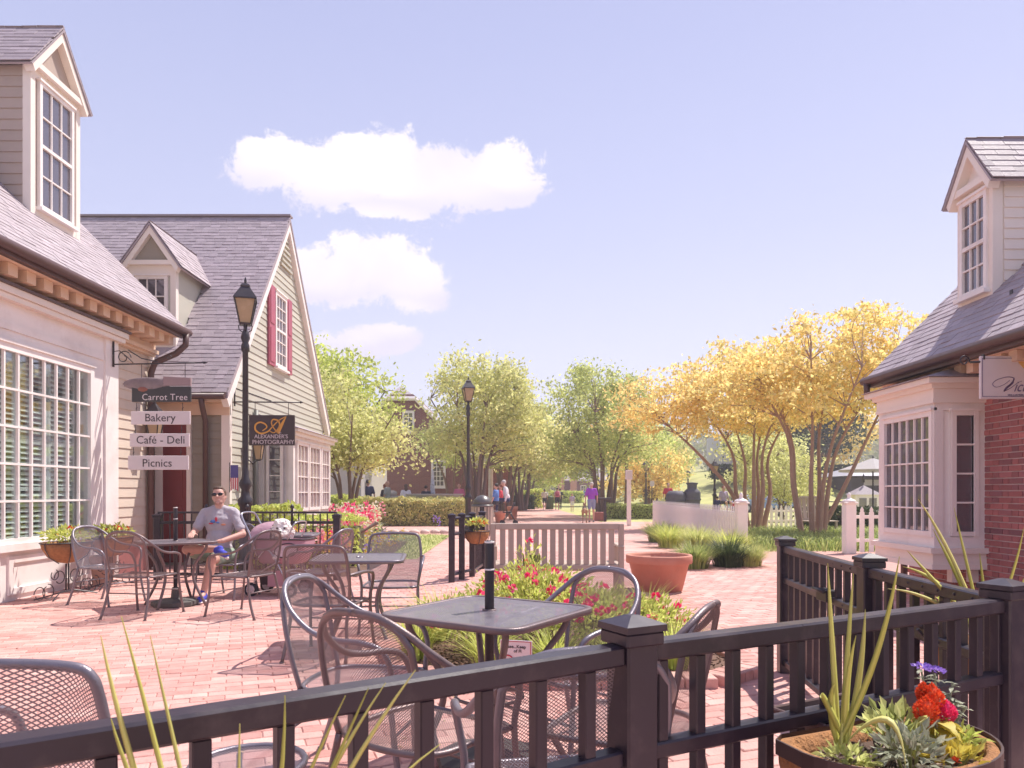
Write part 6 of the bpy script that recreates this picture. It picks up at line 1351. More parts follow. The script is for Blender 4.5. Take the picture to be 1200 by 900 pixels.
def person(label, loc, face, shirt, pants, hair, skin=None, h=1.72, pose='stand', walk=0.0, shorts=True, sleeves=.5, extra=None, longhair=False, cap=None, group=None, arms=None, vox=.022, lean=0.0, shoes=None, bald=False, dress=None):
    skin = skin or skin_a; s = h/1.75; ro = empty('person', loc, R(face), label, 'person', group)
    if pose == 'stand':
        w = walk; hp = .93; kn = [(.095,.05+.10*w,.50),(-.095,.05-.16*w,.50+.02*w)]; an = [(.10,.22*w,.09),(-.10,-.30*w,.10+.05*w)]; hip = [(.09,0,hp),(-.09,0,hp)]; base = 0
    else:
        base = -.43; hp = .50; kn = [(.13,.42,.52),(-.13,.42,.52)]; an = [(.12,.44,.09),(-.12,.48,.09)]; hip = [(.09,0,hp),(-.09,0,hp)]
    ly = lambda z: lean*(z-hp-base*0)*1.0
    off_ = 0 if pose == 'stand' else -.43
    def U(x, y, z): zz_ = z+off_; return (x, y+lean*(zz_-hp), zz_)
    sh = [U(.165,0,1.42), U(-.165,0,1.42)]
    if arms is None: arms = [[(.25,.02-.08*walk,1.15),(.25,.12-.16*walk,.92)],[(-.25,.02+.08*walk,1.15),(-.25,.12+.20*walk,.92)]]
    arms = [[U(*a) for a in A] for A in arms]
    S_ = lambda p: tuple(c*s for c in p); C = lambda a, b, r0, r1: ('c', S_(a), S_(b), r0*s, r1*s)
    hc = U(0,.01,1.63); body = [C(U(0,0,1.42),U(0,.01,1.55),.055,.05), ('e',S_(hc),(.078*s,.098*s,.118*s)), ('e',S_((hc[0],hc[1]+.095,hc[2]-.01)),(.014*s,.02*s,.02*s)), ('e',S_((hc[0]+.08,hc[1],hc[2]-.01)),(.012*s,.02*s,.03*s)), ('e',S_((hc[0]-.08,hc[1],hc[2]-.01)),(.012*s,.02*s,.03*s)),
        ('e',S_(U(0,0,1.25)),(.155*s,.10*s,.22*s)), ('e',S_(U(0,0,1.0)),(.145*s,.10*s,.15*s)), C(sh[0],sh[1],.06,.06)]
    for i in (0,1):
        body += [C(hip[i],kn[i],.078,.052), C(kn[i],an[i],.05,.036), C(an[i],(an[i][0],an[i][1]+.14,.04),.035,.03), C(sh[i],arms[i][0],.046,.038), C(arms[i][0],arms[i][1],.036,.026)]
        a0, a1 = Vector(arms[i][0]), Vector(arms[i][1]); dd = (a1-a0).normalized(); body += [C(tuple(a1),tuple(a1+dd*.08),.03,.022), C(tuple(a1+dd*.07),tuple(a1+dd*.15+Vector((0,.01,0))),.018,.010), C(tuple(a1+dd*.03),tuple(a1+dd*.09+Vector((0,.035,0))),.012,.009)]
    blobs(body, vox*s, 'body', skin, ro, 2)
    st = [('e',S_(U(0,0,1.25)),(.175*s,.122*s,.235*s)), ('e',S_(U(0,0,1.05)),(.165*s,.122*s,.16*s)), C(sh[0],sh[1],.066,.066)]
    for i in (0,1): e = Vector(sh[i]).lerp(Vector(arms[i][0]), min(1,sleeves*1.6)); st.append(C(sh[i],tuple(e),.068,.058))
    if sleeves > 1: 
        for i in (0,1): st.append(C(arms[i][0],arms[i][1],.05,.042))
    blobs(st, vox*s*.9, 'shirt', shirt, ro, 2)
    pt = [('e',S_(U(0,0,.97)),(.17*s,.125*s,.10*s)), ]
    for i in (0,1):
        t = .72 if shorts else 1.0; e = Vector(hip[i]).lerp(Vector(kn[i]), t); pt.append(C(hip[i],tuple(e),.10,.080 if shorts else .065))
        if not shorts: pt.append(C(kn[i],(an[i][0],an[i][1],.10),.062,.05))
    if dress: pt.append(('e',S_((0,0,.75)),(.22*s,.18*s,.28*s)))
    blobs(pt, vox*s*.9, 'trousers' if not shorts else 'shorts', pants, ro, 2)
    if not bald:
        hr = [('e',S_((hc[0],hc[1]-.022,hc[2]+.035)),(.088*s,.098*s,.100*s))]
        if longhair: hr.append(('e',S_((hc[0],hc[1]-.06,hc[2]-.08)),(.085*s,.06*s,.15*s)))
        blobs(hr, .018*s, 'hair', hair, ro, 1)
    if cap: blobs([('e',S_((hc[0],hc[1]-.0,hc[2]+.05)),(.093*s,.105*s,.085*s)), ('e',S_((hc[0],hc[1]+.11,hc[2]+.045)),(.06*s,.07*s,.012*s))], .012*s, 'cap', cap, ro, 1)
    sm = shoes or fabric('shoe_grey',(.25,.23,.24)); blobs([C((a[0],a[1]-.02,.045 if pose == 'stand' else .045),(a[0],a[1]+.17,.035),.045,.035) for a in an], .018*s, 'shoes', sm, ro, 1)
    return ro
hair_d = mat('dark_hair',(.035,.022,.018),.6,var=.3); hair_g = mat('grey_hair',(.55,.50,.48),.7,var=.2); hair_r = mat('auburn_hair',(.22,.06,.03),.6,var=.3); hair_b = mat('brown_hair',(.10,.055,.035),.6,var=.3)
navy, greyc, whitec, purp, denim, pinkc, blk, blu, lav, redc, khaki, teal = fabric('navy',(.035,.04,.10)), fabric('grey',(.30,.32,.30)), fabric('white',(.72,.68,.72)), fabric('purple',(.32,.06,.52)), fabric('denim',(.26,.30,.48)), fabric('pink',(.62,.16,.28)), fabric('black',(.03,.028,.04)), fabric('blue',(.10,.20,.50)), fabric('lavender',(.45,.36,.55)), fabric('red',(.55,.05,.08)), fabric('khaki',(.48,.38,.28)), fabric('teal',(.15,.40,.45))
# the seated man
MX, MY = -3.62, 9.12
man = empty('person', (MX,MY,.014), R(188), 'man in a pale grey T-shirt and sunglasses sitting cross-legged at the table, facing us', 'person')
hd = (0,-.10,1.235)
def finger(base, d, l, up, curl, r=.0085):
    base, d, up = Vector(base), Vector(d).normalized(), Vector(up); o = []; p = base
    for k, f in enumerate((.45,.32,.23)): q = p + d*l*f; o.append(('c',tuple(p),tuple(q),r*(1-.08*k),r*(.92-.08*k))); p = q; d = (d-up*curl).normalized()
    return o
def hand(w, d, up, side):
    w, d, up = Vector(w), Vector(d).normalized(), Vector(up).normalized(); s_ = d.cross(up).normalized()*side; o = [('c',tuple(w),tuple(w+d*.03),.026,.026)]
    for k, (a, l) in enumerate(((-.027,.070),(-.009,.080),(.010,.076),(.028,.060))): b = w+d*.085+s_*a; o.append(('c',tuple(w+d*.02+s_*a*.6),tuple(b),.016,.012)); o += finger(b, d+s_*a*2.5, l, up, .30+.05*k)
    t0 = w+d*.03-s_*.03; o.append(('c',tuple(w+d*.015-s_*.015),tuple(t0),.016,.013)); o += finger(t0, d*.75-s_*.65, .060, up, .15, .0105)
    return o
hR, hL, kR, kL, aR, aL = (.10,-.08,.52), (-.10,-.08,.52), (.27,.30,.61), (-.03,.38,.49), (-.11,.40,.62), (.05,.44,.10)
sR, sL, eR, eL, wR, wL = (.175,-.12,1.03), (-.175,-.12,1.03), (.27,-.02,.80), (-.30,.0,.77), (.235,.20,.80), (-.10,.20,.70)
bd_ = [('c',(0,-.11,1.05),(0,-.10,1.15),.056,.052), ('e',hd,(.079,.096,.115)), ('e',(0,hd[1]+.035,hd[2]-.065),(.052,.055,.052)), ('e',(0,hd[1]+.02,hd[2]+.035),(.070,.078,.078)),
       ('c',(0,hd[1]+.085,hd[2]+.012),(0,hd[1]+.108,hd[2]-.020),.010,.015), ('e',(.012,hd[1]+.098,hd[2]-.024),(.009,.010,.008)), ('e',(-.012,hd[1]+.098,hd[2]-.024),(.009,.010,.008)),
       ('e',(0,hd[1]+.088,hd[2]-.052),(.024,.010,.006)), ('e',(0,hd[1]+.085,hd[2]-.062),(.020,.010,.006)), ('e',(0,hd[1]+.078,hd[2]-.092),(.022,.018,.016)),
       ('e',(.076,hd[1]-.005,hd[2]-.008),(.010,.020,.030)), ('e',(-.076,hd[1]-.005,hd[2]-.008),(.010,.020,.030)), ('e',(.035,hd[1]+.07,hd[2]+.028),(.026,.018,.010)), ('e',(-.035,hd[1]+.07,hd[2]+.028),(.026,.018,.010)),
       ('e',(0,-.11,.90),(.165,.105,.18)), ('e',(0,-.09,.68),(.150,.11,.17)), ('c',(.16,-.12,1.02),(-.16,-.12,1.02),.055,.055),
       ('c',sR,eR,.050,.043), ('c',eR,wR,.042,.028), ('c',sL,eL,.050,.043), ('c',eL,wL,.044,.029),
       ('c',hR,kR,.085,.060), ('c',kR,aR,.058,.038), ('c',tuple(Vector(kR).lerp(Vector(aR),.3)),tuple(Vector(kR).lerp(Vector(aR),.5)),.060,.050), ('c',hL,kL,.085,.060), ('c',kL,aL,.057,.037), ('c',(-.02,.385,.42),(.0,.40,.28),.058,.052), ('c',aL,(.055,.56,.05),.036,.028), ('c',aR,(-.20,.47,.56),.036,.028)]
bd_ += hand(wR, (-.1,1,-.25), (0,.25,1), 1) + hand(wL, (1,.15,-.05), (0,-.1,1), -1)
blobs(bd_, .0075, 'body', skin_a, man, 2)
tee = fabric('pale_grey_tee', (.46,.42,.46)); tsh = [('c',(.155,-.115,1.035),(.05,-.11,1.075),.066,.055), ('c',(-.155,-.115,1.035),(-.05,-.11,1.075),.066,.055), ('e',(0,-.11,.90),(.172,.120,.20)), ('e',(0,-.09,.70),(.160,.130,.16)), ('e',(0,-.07,.60),(.165,.135,.09)), ('c',(.15,-.12,1.02),(-.15,-.12,1.02),.070,.070), ('c',(0,-.115,1.03),(0,-.112,1.07),.075,.064)]
for sh_, el_ in ((sR,eR),(sL,eL)): q = Vector(sh_).lerp(Vector(el_),.72); tsh.append(('c',sh_,tuple(q),.064,.062))
blobs(tsh, .009, 'tshirt', tee, man, 2, .009, 13)
for (x, z, a_, b_, m_) in ((.045,.93,.035,.018,blu),(.01,.955,.016,.03,redc),(.07,.905,.028,.010,redc),(-.075,.89,.030,.012,fabric('orange',(.62,.25,.15))),(-.01,.915,.022,.010,blu)):
    MB().ell((x, .023-.9*x*x-(z-.9)**2*.6, z),(a_,.006,b_),10,6).build('shirt_print', m_, man)
shor = [('e',(0,-.08,.56),(.165,.135,.11)), ('c',hR,tuple(Vector(hR).lerp(Vector(kR),.66)),.105,.090), ('c',hL,tuple(Vector(hL).lerp(Vector(kL),.70)),.105,.088)]
blobs(shor, .010, 'shorts', fabric('sage_shorts',(.30,.38,.29)), man, 2, .006, 8)
blobs([('e',(0,hd[1]-.018,hd[2]+.040),(.083,.098,.088)), ('e',(0,hd[1]+.035,hd[2]+.095),(.062,.052,.028)), ('c',(.074,hd[1]+.008,hd[2]+.02),(.072,hd[1]+.012,hd[2]-.012),.010,.007), ('c',(-.074,hd[1]+.008,hd[2]+.02),(-.072,hd[1]+.012,hd[2]-.012),.010,.007)], .008, 'hair', hair_b, man, 1, .004, 40)
blobs([('e',(0,hd[1]+.040,hd[2]-.080),(.050,.052,.034))], .007, 'beard', mat('stubble',(.44,.25,.20),.8,var=.2), man, 1)
gl = MB()
for s_ in (-1,1): gl.ell((s_*.036,hd[1]+.094,hd[2]+.012),(.030,.008,.021),14,8)
gl.build('lens', mat('dark_lens',(.012,.010,.015),.12), man); gf = MB(); gf.tube([(-.012,hd[1]+.102,hd[2]+.018),(.012,hd[1]+.102,hd[2]+.018)],.004,6)
for s_ in (-1,1): gf.tube([(s_*.066,hd[1]+.090,hd[2]+.018),(s_*.080,hd[1]+.04,hd[2]+.018),(s_*.082,hd[1]-.01,hd[2]+.012)],.0035,6)
gf.build('glasses_frame', iron, man)
shoe = fabric('royal_blue_shoe',(.06,.07,.48)); sole = mat('white_sole',(.75,.68,.68),.6)
blobs([('c',(.05,.42,.065),(.055,.58,.045),.046,.036),('c',(.05,.43,.07),(.05,.44,.12),.042,.040)], .008, 'shoe', shoe, man, 2); blobs([('e',(.052,.50,.018),(.048,.135,.020))], .008, 'sole', sole, man, 1)
blobs([('c',(-.10,.405,.60),(-.215,.485,.555),.046,.037),('c',(-.09,.40,.61),(-.13,.41,.62),.042,.042)], .008, 'shoe', shoe, man, 2); blobs([('c',(-.12,.43,.565),(-.235,.50,.52),.024,.020)], .008, 'sole', sole, man, 1)
for o_ in man.children:      # chin up, head tipped back a little and to one side
    HM = Matrix.Translation((0,-.10,1.13)) @ Matrix.Rotation(R(11),4,'X') @ Matrix.Rotation(R(4),4,'Y') @ Matrix.Translation((0,.10,-1.13))
    if o_.name.split('.')[0] in ('hair','beard','lens','glasses_frame'): o_.data.transform(HM)
    elif o_.name.split('.')[0] == 'body':
        for v in o_.data.vertices:
            t = max(0.0, min(1.0, (v.co.z-1.07)/.07))
            if t > 0: v.co = v.co.lerp(HM @ v.co, t)
# background people
person('man in navy T-shirt and dark cap, back to us, beyond the golden hedge', (-6.30,32.5,0), 0, navy, khaki, hair_d, cap=navy, h=1.86)
person('auburn-haired woman in black between two men beyond the golden hedge', (-5.65,33,0), 60, blk, blk, hair_r, h=1.68, longhair=True)
person('bald man in a grey shirt standing right of the woman beyond the hedge', (-5.40,32.2,0), 75, greyc, khaki, hair_g, bald=True, h=1.80, skin=skin_b)
person('seated person with reddish face at the far left beyond the hedge', (-7.5,32.5,.43), 170, lav, blk, hair_r, pose='sit', h=1.6)
person('seated woman with brown hair showing just above the golden hedge', (-4.62,32.3,.43), 20, whitec, blk, hair_b, pose='sit', h=1.62, longhair=True)
person('seated figure in dark clothes in front of the fountain bowl', (-3.78,32.6,.43), 10, blk, blk, hair_d, pose='sit', h=1.55)
person('sitting woman in a pink top right of the fountain', (-2.42,34,.43), 180, pinkc, whitec, hair_r, pose='sit', h=1.72)
person('man in a blue shirt with dark hair sitting sideways by the litter bin', (-.62,29,.43), 70, blu, blk, hair_d, pose='sit', h=1.62)
person('woman in red half hidden behind the man in blue', (-.47,31.0,.43), 80, redc, blk, hair_r, pose='sit', h=1.60)
person('elderly white-haired man in a white shirt sitting on a walker frame seat', (-.17,30.0,.50), 95, whitec, navy, hair_g, pose='sit', h=1.72, shorts=False, lean=.25, sleeves=1.2)
wf = empty('walker_frame', (-.14,30.05,0), R(95), 'wheeled walker frame under the elderly man', 'walker')
MB().cbox((0,.05,.50),(.42,.35,.04)).build('seat', blk, wf)
for sx_ in (-1,1):
    MB().tube([(sx_*.22,-.25,.9),(sx_*.22,-.1,.55),(sx_*.24,.25,.10)],.016,6).tube([(sx_*.22,-.05,.52),(sx_*.24,-.28,.10)],.016,6).build('frame', iron, wf)
    for y in (.25,-.28): MB().tube([(sx_*.225,y,.09),(sx_*.255,y,.09)],.09,12).build('wheel', blk, wf)
person('walker in a white top and dark shorts on the left of the far walk', (2.45,56,0), 0, whitec, blk, hair_d, walk=.6, h=1.55, skin=skin_b)
person('walker with a pink backpack on the far walk', (3.35,55,0), 0, whitec, blk, hair_d, walk=-.5, h=1.66)
bk_ = bpy.data.objects.new('backpack', None); bpy.data.objects.remove(bk_)
bp2 = empty('backpack', (3.35,54.8,1.05), 0, 'pink backpack on the walker\'s back', 'backpack'); MB().cbox((0,0,.12),(.32,.16,.44),None,.06).build('bag', pinkc, bp2); MB().cbox((0,-.09,.05),(.22,.05,.2),None,.02).build('pocket', fabric('pink_dark',(.40,.08,.18)), bp2)
person('slim person in black just right of the backpack walker', (3.75,58,0), 10, blk, blk, hair_d, walk=.3, h=1.6, shorts=False)
person('child in a pale dress-length top walking towards us', (4.05,50,0), 180, lav, whitec, hair_b, walk=.5, h=1.22)
person('man in a bright purple T-shirt and denim shorts walking a dog, back to us', (3.46,32.3,0), 0, purp, denim, hair_g, walk=.35, h=1.75, bald=False)
person('person in a lavender shirt sitting on the lawn edge beyond the picket fence', (10.4,36.5,.3), 200, lav, blk, hair_r, pose='sit', h=1.75)
person('child in a red skirt and black top standing by the young tree', (13.2,44,0), 160, blk, redc, hair_b, h=1.28)
person('small child in navy on the lawn left of the lamp post', (9.4,34,.0), 0, navy, navy, hair_d, h=1.12)
for i, (px, m_, nm) in enumerate(((668,fabric('yellow',(.70,.66,.10)),'yellow'),(675,fabric('leaf_green',(.25,.50,.15)),'green'),(683,blu,'blue'),(690,pinkc,'pink'),(697,teal,'teal'))):
    dd_ = 92+i; person('tiny distant person in %s at the end of the walk' % nm, ((px-600)*dd_/F,dd_,0), 180, m_, blk, hair_d, h=1.75, vox=.04)
person('distant person in a dark top standing before the seats under the pavilion', (16.3,42,0), 20, blk, blk, hair_d, h=1.55)
# dog with the purple-shirted man
def quad(label, p, rz, s, m, m2):
    ro = empty('dog', p, rz, label, 'dog'); q = lambda *a: tuple(c*s for c in a)
    b = [('e',q(0,.12,.46),q(.10,.20,.12)), ('e',q(0,-.18,.47),q(.085,.20,.10)), ('c',q(0,.26,.52),q(0,.36,.64),.075*s,.06*s), ('e',q(0,.40,.68),q(.062,.085,.062)), ('c',q(0,.44,.66),q(0,.54,.64),.038*s,.026*s), ('c',q(.045,.36,.72),q(.055,.35,.78),.018*s,.008*s), ('c',q(-.045,.36,.72),q(-.055,.35,.78),.018*s,.008*s), ('c',q(0,-.36,.50),q(0,-.52,.40),.022*s,.012*s)]
    for sx_ in (-1,1):
        b += [('c',q(sx_*.06,.20,.42),q(sx_*.065,.17,.24),.045*s,.026*s), ('c',q(sx_*.065,.17,.24),q(sx_*.065,.19,.03),.024*s,.018*s), ('c',q(sx_*.065,.19,.02),q(sx_*.065,.24,.015),.022*s,.016*s),
              ('c',q(sx_*.065,-.28,.44),q(sx_*.07,-.20,.28),.062*s,.036*s), ('c',q(sx_*.07,-.20,.28),q(sx_*.07,-.36,.17),.03*s,.02*s), ('c',q(sx_*.07,-.36,.17),q(sx_*.07,-.34,.03),.02*s,.017*s), ('c',q(sx_*.07,-.34,.02),q(sx_*.07,-.28,.015),.022*s,.016*s)]
    blobs(b, .014, 'body', m, ro, 2); blobs([('e',q(0,.0,.53),q(.09,.27,.075))], .014, 'saddle_patch', m2, ro, 1); return ro
quad('black and tan dog on a lead beside the purple-shirted man', (3.12,31.9,0), R(-5), 1.15, fabric('tan_fur',(.34,.20,.12)), fabric('black_fur',(.03,.025,.025)))
ld = MB().tube(crom([(3.14,32.15,.80),(3.17,32.2,.70),(3.24,32.4,.92)],4),.006,5).build('dog_lead', iron); tag(ld, 'thin dark lead between the walking man and his dog', 'lead')
# pet stroller and the white dog
SX, SY = -2.93, 9.35
ps_ = empty('pet_stroller', (SX,SY,.014), R(-8), 'mauve pet stroller with silver frame beside the seated man', 'pet stroller'); mv = mat('mauve_nylon',(.42,.22,.27),.5,var=.12,vscale=6,bump=.3,bscale=12); mvs = mat('shiny_mauve_nylon',(.52,.32,.38),.3,var=.15,vscale=8,bump=.8,bscale=14); silver = mat('silver_tube',(.50,.48,.52),.28,metal=.85,var=.05); dkc = mat('dark_nylon',(.05,.035,.045),.7)
def rrect(x0,x1,hw,z,r_=.07,n=4):
    out = []
    for cx, cy, a0 in ((x1-r_,hw-r_,0),(x0+r_,hw-r_,90),(x0+r_,-hw+r_,180),(x1-r_,-hw+r_,270)):
        for k in range(n+1): a = R(a0+90*k/n); out.append(Vector((cx+r_*math.cos(a), cy+r_*math.sin(a), z)))
    return out
bm_ = MB(); loft(bm_, [rrect(-.24,.40,.19,.70), rrect(-.25,.41,.20,.66), rrect(-.23,.38,.195,.52), rrect(-.20,.33,.18,.42), rrect(-.17,.30,.16,.40)]); loft(bm_, [rrect(-.24,.40,.19,.70), rrect(-.22,.38,.17,.69), rrect(-.19,.32,.16,.45)]); bm_.build('cab', mv, ps_)
MB().tube(rrect(-.245,.405,.195,.705)+[rrect(-.245,.405,.195,.705)[0]], .012, 6).build('cab_rim', dkc, ps_)
cn = MB(); rg_ = []
for k in range(7):
    t = k/6; a = R(5+100*t); rg_.append([Vector((-.22-.10*math.cos(a)+.20*math.sin(a)*t*.8, .19*math.cos(b), .70+(.22*(.55+.45*math.sin(a)))*math.sin(b))) for b in [math.pi*i/12 for i in range(13)]])
vs = [p for r in rg_ for p in r]; cn.add(vs, [(i*13+k,i*13+k+1,(i+1)*13+k+1,(i+1)*13+k) for i in range(6) for k in range(12)], True); cn.build('canopy', mvs, ps_)
for s_ in (-1,1):
    el = [Vector((.18+.15*math.cos(t), s_*.199, .57+.085*math.sin(t)+.02*math.cos(t))) for t in [k*math.pi/12 for k in range(25)]]
    MB().tube(el, .008, 6).build('window_piping', dkc, ps_); pn_ = MB(); pn_.add(el[:-1]+[p-Vector((0,s_*.004,0)) for p in el[:-1]], (tuple(range(24)),tuple(range(24,48)))); pn_.build('mesh_window', mat('pale_mesh',(.55,.45,.50),.6,var=.3,vscale=30), ps_)
    MB().tube(crom([(-.20,s_*.21,.45),(-.06,s_*.215,.58),(.08,s_*.21,.40),(.22,s_*.21,.10)],4), .011, 7).tube(crom([(-.27,s_*.21,.10),(-.14,s_*.21,.30),(.10,s_*.21,.44)],4), .011, 7).build('frame_side', silver, ps_)
MB().tube(crom([(-.20,-.20,.50),(-.30,-.20,.78),(-.40,-.19,.98),(-.42,-.12,1.03),(-.42,.12,1.03),(-.40,.19,.98),(-.30,.20,.78),(-.20,.20,.50)],5), .012, 8).build('handle', silver, ps_)
MB().tube(crom([(.20,-.20,.70),(.27,-.19,.88),(.29,-.10,.92),(.29,.10,.92),(.27,.19,.88),(.20,.20,.70)],5), .010, 8).build('front_bar', silver, ps_)
lbk = MB(); loft(lbk, [rrect(-.22,.20,.17,.28), rrect(-.20,.18,.16,.14)]); lbk.build('lower_basket', dkc, ps_); MB().cbox((.06,-.175,.22),(.26,.008,.20)).cbox((.19,0,.22),(.008,.34,.2)).build('basket_panel', mv, ps_)
for (x, s_) in ((-.27,-1),(-.27,1),(.24,-1),(.24,1)):
    MB().tube([(x,s_*.21-.018,.085),(x,s_*.21+.018,.085)],.085,18).build('wheel', blk, ps_); w_ = [c for c in ps_.children if c.name.startswith('wheel')][-1]; MB().tube([(x,s_*.21-.022,.085),(x,s_*.21+.022,.085)],.056,12).build('hub', silver, w_)
dg_ = empty('dog', (SX+.06,SY-.08,.47), R(188), 'fluffy white dog with a blue collar looking out of the mauve stroller', 'dog'); fur = mat('white_fur',(.88,.82,.77),.9,var=.15,vscale=25,bump=1.0,bscale=60)
fz = .30; dg_.scale = (1.22,1.22,1.22)
blobs([('e',(0,0,fz),(.098,.085,.092)), ('e',(0,.065,fz-.03),(.058,.055,.045)), ('e',(0,.0,fz+.055),(.085,.07,.06)), ('e',(.088,-.005,fz-.03),(.034,.035,.066)), ('e',(-.088,-.005,fz-.03),(.034,.035,.066)), ('e',(0,-.03,fz-.16),(.085,.09,.12)), ('e',(.05,-.10,.10),(.11,.10,.10)), ('c',(.05,.04,.14),(.055,.09,.02),.032,.026), ('c',(-.05,.04,.14),(-.055,.09,.02),.032,.026), ('c',(.08,-.14,.08),(.10,-.06,.03),.045,.03), ('c',(-.02,-.14,.08),(-.04,-.06,.03),.045,.03), ('c',(.05,-.17,.14),(.06,-.15,.22),.025,.03)], .008, 'body', fur, dg_, 1, .016, 28)
nb_ = MB().ell((0,.118,fz-.018),(.015,.010,.011),10,6); nb_.build('nose', iron, dg_)
for s_ in (-1,1): MB().ell((s_*.036,.086,fz+.018),(.011,.008,.011),10,6).build('eye', iron, dg_)
MB().ell((0,.100,fz-.058),(.014,.014,.012),8,6).build('tongue', fl_pink, dg_); MB().tube([(.075*math.cos(t),-.005+.065*math.sin(t),fz-.105) for t in [k*math.pi/8 for k in range(17)]],.011,6).build('collar', navy, dg_)
# fountain
fn = empty('fountain', P(507,580,33)*Vector((1,1,0)) if False else ((507-600)*33/F,33,0), 0, 'pale stone fountain bowl with a rising plume of white water', 'fountain')
MB().lathe([(.5,0),(.5,.15),(.25,.3),(.22,.7),(.5,.85),(1.1,1.0),(1.35,1.18),(1.38,1.24),(1.25,1.24),(1.0,1.12),(1e-4,1.08)],28).build('bowl', stone, fn); MB().lathe([(1.24,1.19),(1e-4,1.20)],24).build('water', glassmat('pool_water',(.30,.34,.36)), fn)
wt_ = MB(); rr_ = random.Random(3)
for k in range(420):
    t = rr_.random(); r_ = .03+.09*(1-t)*rr_.random()**.5; a = rr_.random()*6.28; wt_.ell((r_*math.cos(a),r_*math.sin(a),1.2+t*1.15*(1-.3*rr_.random())),(.022,.022,.05),5,3)
wt_.build('water_plume', mat('white_water',(.85,.85,.88),.3,transl=.3), fn)
MB().lathe([(.22,0),(.2,.1),(.12,.2),(.12,.8),(.2,.9),(.34,1.1),(.30,1.15),(1e-4,1.15)],12,(-1.75,-.2,0)).build('side_urn', stone, fn); MB().ell((-1.75,-.2,1.25),(.22,.22,.14),8,6).build('urn_finial', stone, fn)
# dark urns beyond the picket fence
for i, (px, w_, h_, lb_) in enumerate(((792,.62,1.42,'squat dark grey drum-shaped urn, left of the pair beyond the picket fence'),(811,.52,1.55,'taller dark grey urn with a narrow neck, right of the pair beyond the picket fence'))):
    d_ = 34; r = empty('stone_urn', ((px-600)*d_/F,d_,0), 0, lb_, 'urn', 'dark urns beyond the picket fence'); ur = mat('dark_urn_stone',(.10,.095,.12),.7,var=.3,bump=.6,bscale=12)
    MB().lathe([(w_*.62,0),(w_*.66,.1),(w_*.62,.5),(w_*.72,h_*.62),(w_*.74,h_*.82),(w_*.66,h_*.88)] + ([(w_*.42,h_*.95),(w_*.42,h_*1.05),(w_*.55,h_*1.12),(1e-4,h_*1.14)] if i else [(w_*.5,h_*.96),(1e-4,h_*.97)]), 12).build('body', ur, r)
    MB().lathe([(w_*.75,h_*.60),(w_*.79,h_*.63),(w_*.75,h_*.66)],12).build('band', ur, r)
person('person in red seated behind the squat urn', ((783-600)*36/F,36,.55), 180, redc, blk, hair_b, pose='sit', h=1.6)
# car
ca_ = empty('parked_car', (15.9,47.5,-.0), R(8), 'low pale blue car parked beyond the low sunlit picket fence', 'car'); cp = mat('blue_car_paint',(.22,.32,.52),.25,var=.03,coat=.6); HC = 1.22
prof = [(-2.1,.32),(-2.15,.55),(-2.0,.72),(-1.2,.80),(-.55,1.16),(.45,HC),(1.25,.90),(1.9,.80),(2.1,.62),(2.1,.34)]
bd2 = MB(); N_ = len(prof); ys_ = (-.84,-.78,-.62,.62,.78,.84)
for y, q in ((-.84,.0),(-.70,.05),(.70,.05),(.84,.0)): pass
rings = [[Vector((x*(1 if abs(y)<.8 else .985), y*(1-.22*max(0,(z-.8))/.4), z-(0 if abs(y) < .8 else .02))) for x, z in prof] for y in (-.85,-.76,0,.76,.85)]
n = len(prof); vs = [p for r in rings for p in r]; bd2.add(vs, [(i*n+k,i*n+(k+1)%n,(i+1)*n+(k+1)%n,(i+1)*n+k) for i in range(4) for k in range(n)], True); bd2.f += [tuple(range(n))[::-1], tuple(4*n+k for k in range(n))]; bd2.sm += [False]*2; bd2.build('body', cp, ca_)
for s_ in (-1,1):
    MB().add([(-.98,s_*.80,.86),(.98,s_*.80,.88),(.42,s_*.70,1.15),(-.46,s_*.70,1.11)],((0,1,2,3),)).build('window', glass, ca_)
    for x in (-1.35,1.35): w_ = MB().tube([(x,s_*.70,.32),(x,s_*.88,.32)],.32,18).build('tyre', blk, ca_); MB().tube([(x,s_*.70,.32),(x,s_*.885,.32)],.19,12).build('rim', silver, w_)
MB().add([(-1.16,-.66,.84),(-1.16,.66,.84),(-.60,.60,1.155),(-.60,-.60,1.155)],((0,1,2,3),)).build('windscreen', glass, ca_)
MB().add([(1.22,-.66,.93),(1.22,.66,.93),(.55,.60,1.21),(.55,-.60,1.21)],((0,1,2,3),)).build('rear_window', glass, ca_)
for s_ in (-1,1): MB().ell((-2.12,s_*.6,.62),(.05,.16,.07),8,6).build('headlight', signw, ca_)
# grey bench seat behind the gold trees, dark seats row, patio umbrella, small market hut
gb_ = empty('wooden_bench', (8.95,22.0,0), R(12), 'tilted weathered grey bench back between the trunks of the two gold trees', 'bench')
for k in range(6): MB().cbox((-.38+k*.152,.02,.85),(.13,.025,.62),Matrix.Rotation(R(-8),4,'X'),.004).build('back_slat', benchwood, gb_)
MB().cbox((0,-.02,1.16),(.95,.05,.06),None,.005).cbox((0,.1,.50),(.95,.05,.06),None,.005).build('rail', benchwood, gb_); MB().cbox((0,-.25,.46),(.95,.5,.03),None,.005).build('seat', benchwood, gb_)
for x in (-.42,.42): MB().cbox((x,-.45,.23),(.06,.06,.46)).cbox((x,.05,.35),(.06,.06,.7)).build('leg', benchwood, gb_)
um = empty('patio_umbrella', ((1023-600)*27/F,27,0), 0, 'open patio umbrella with a pale canopy on a dark pole left of the bay window', 'umbrella')
MB().lathe([(.3,0),(.3,.06),(.03,.1),(.025,2.6),(1e-4,2.62)],10).build('pole', iron, um)
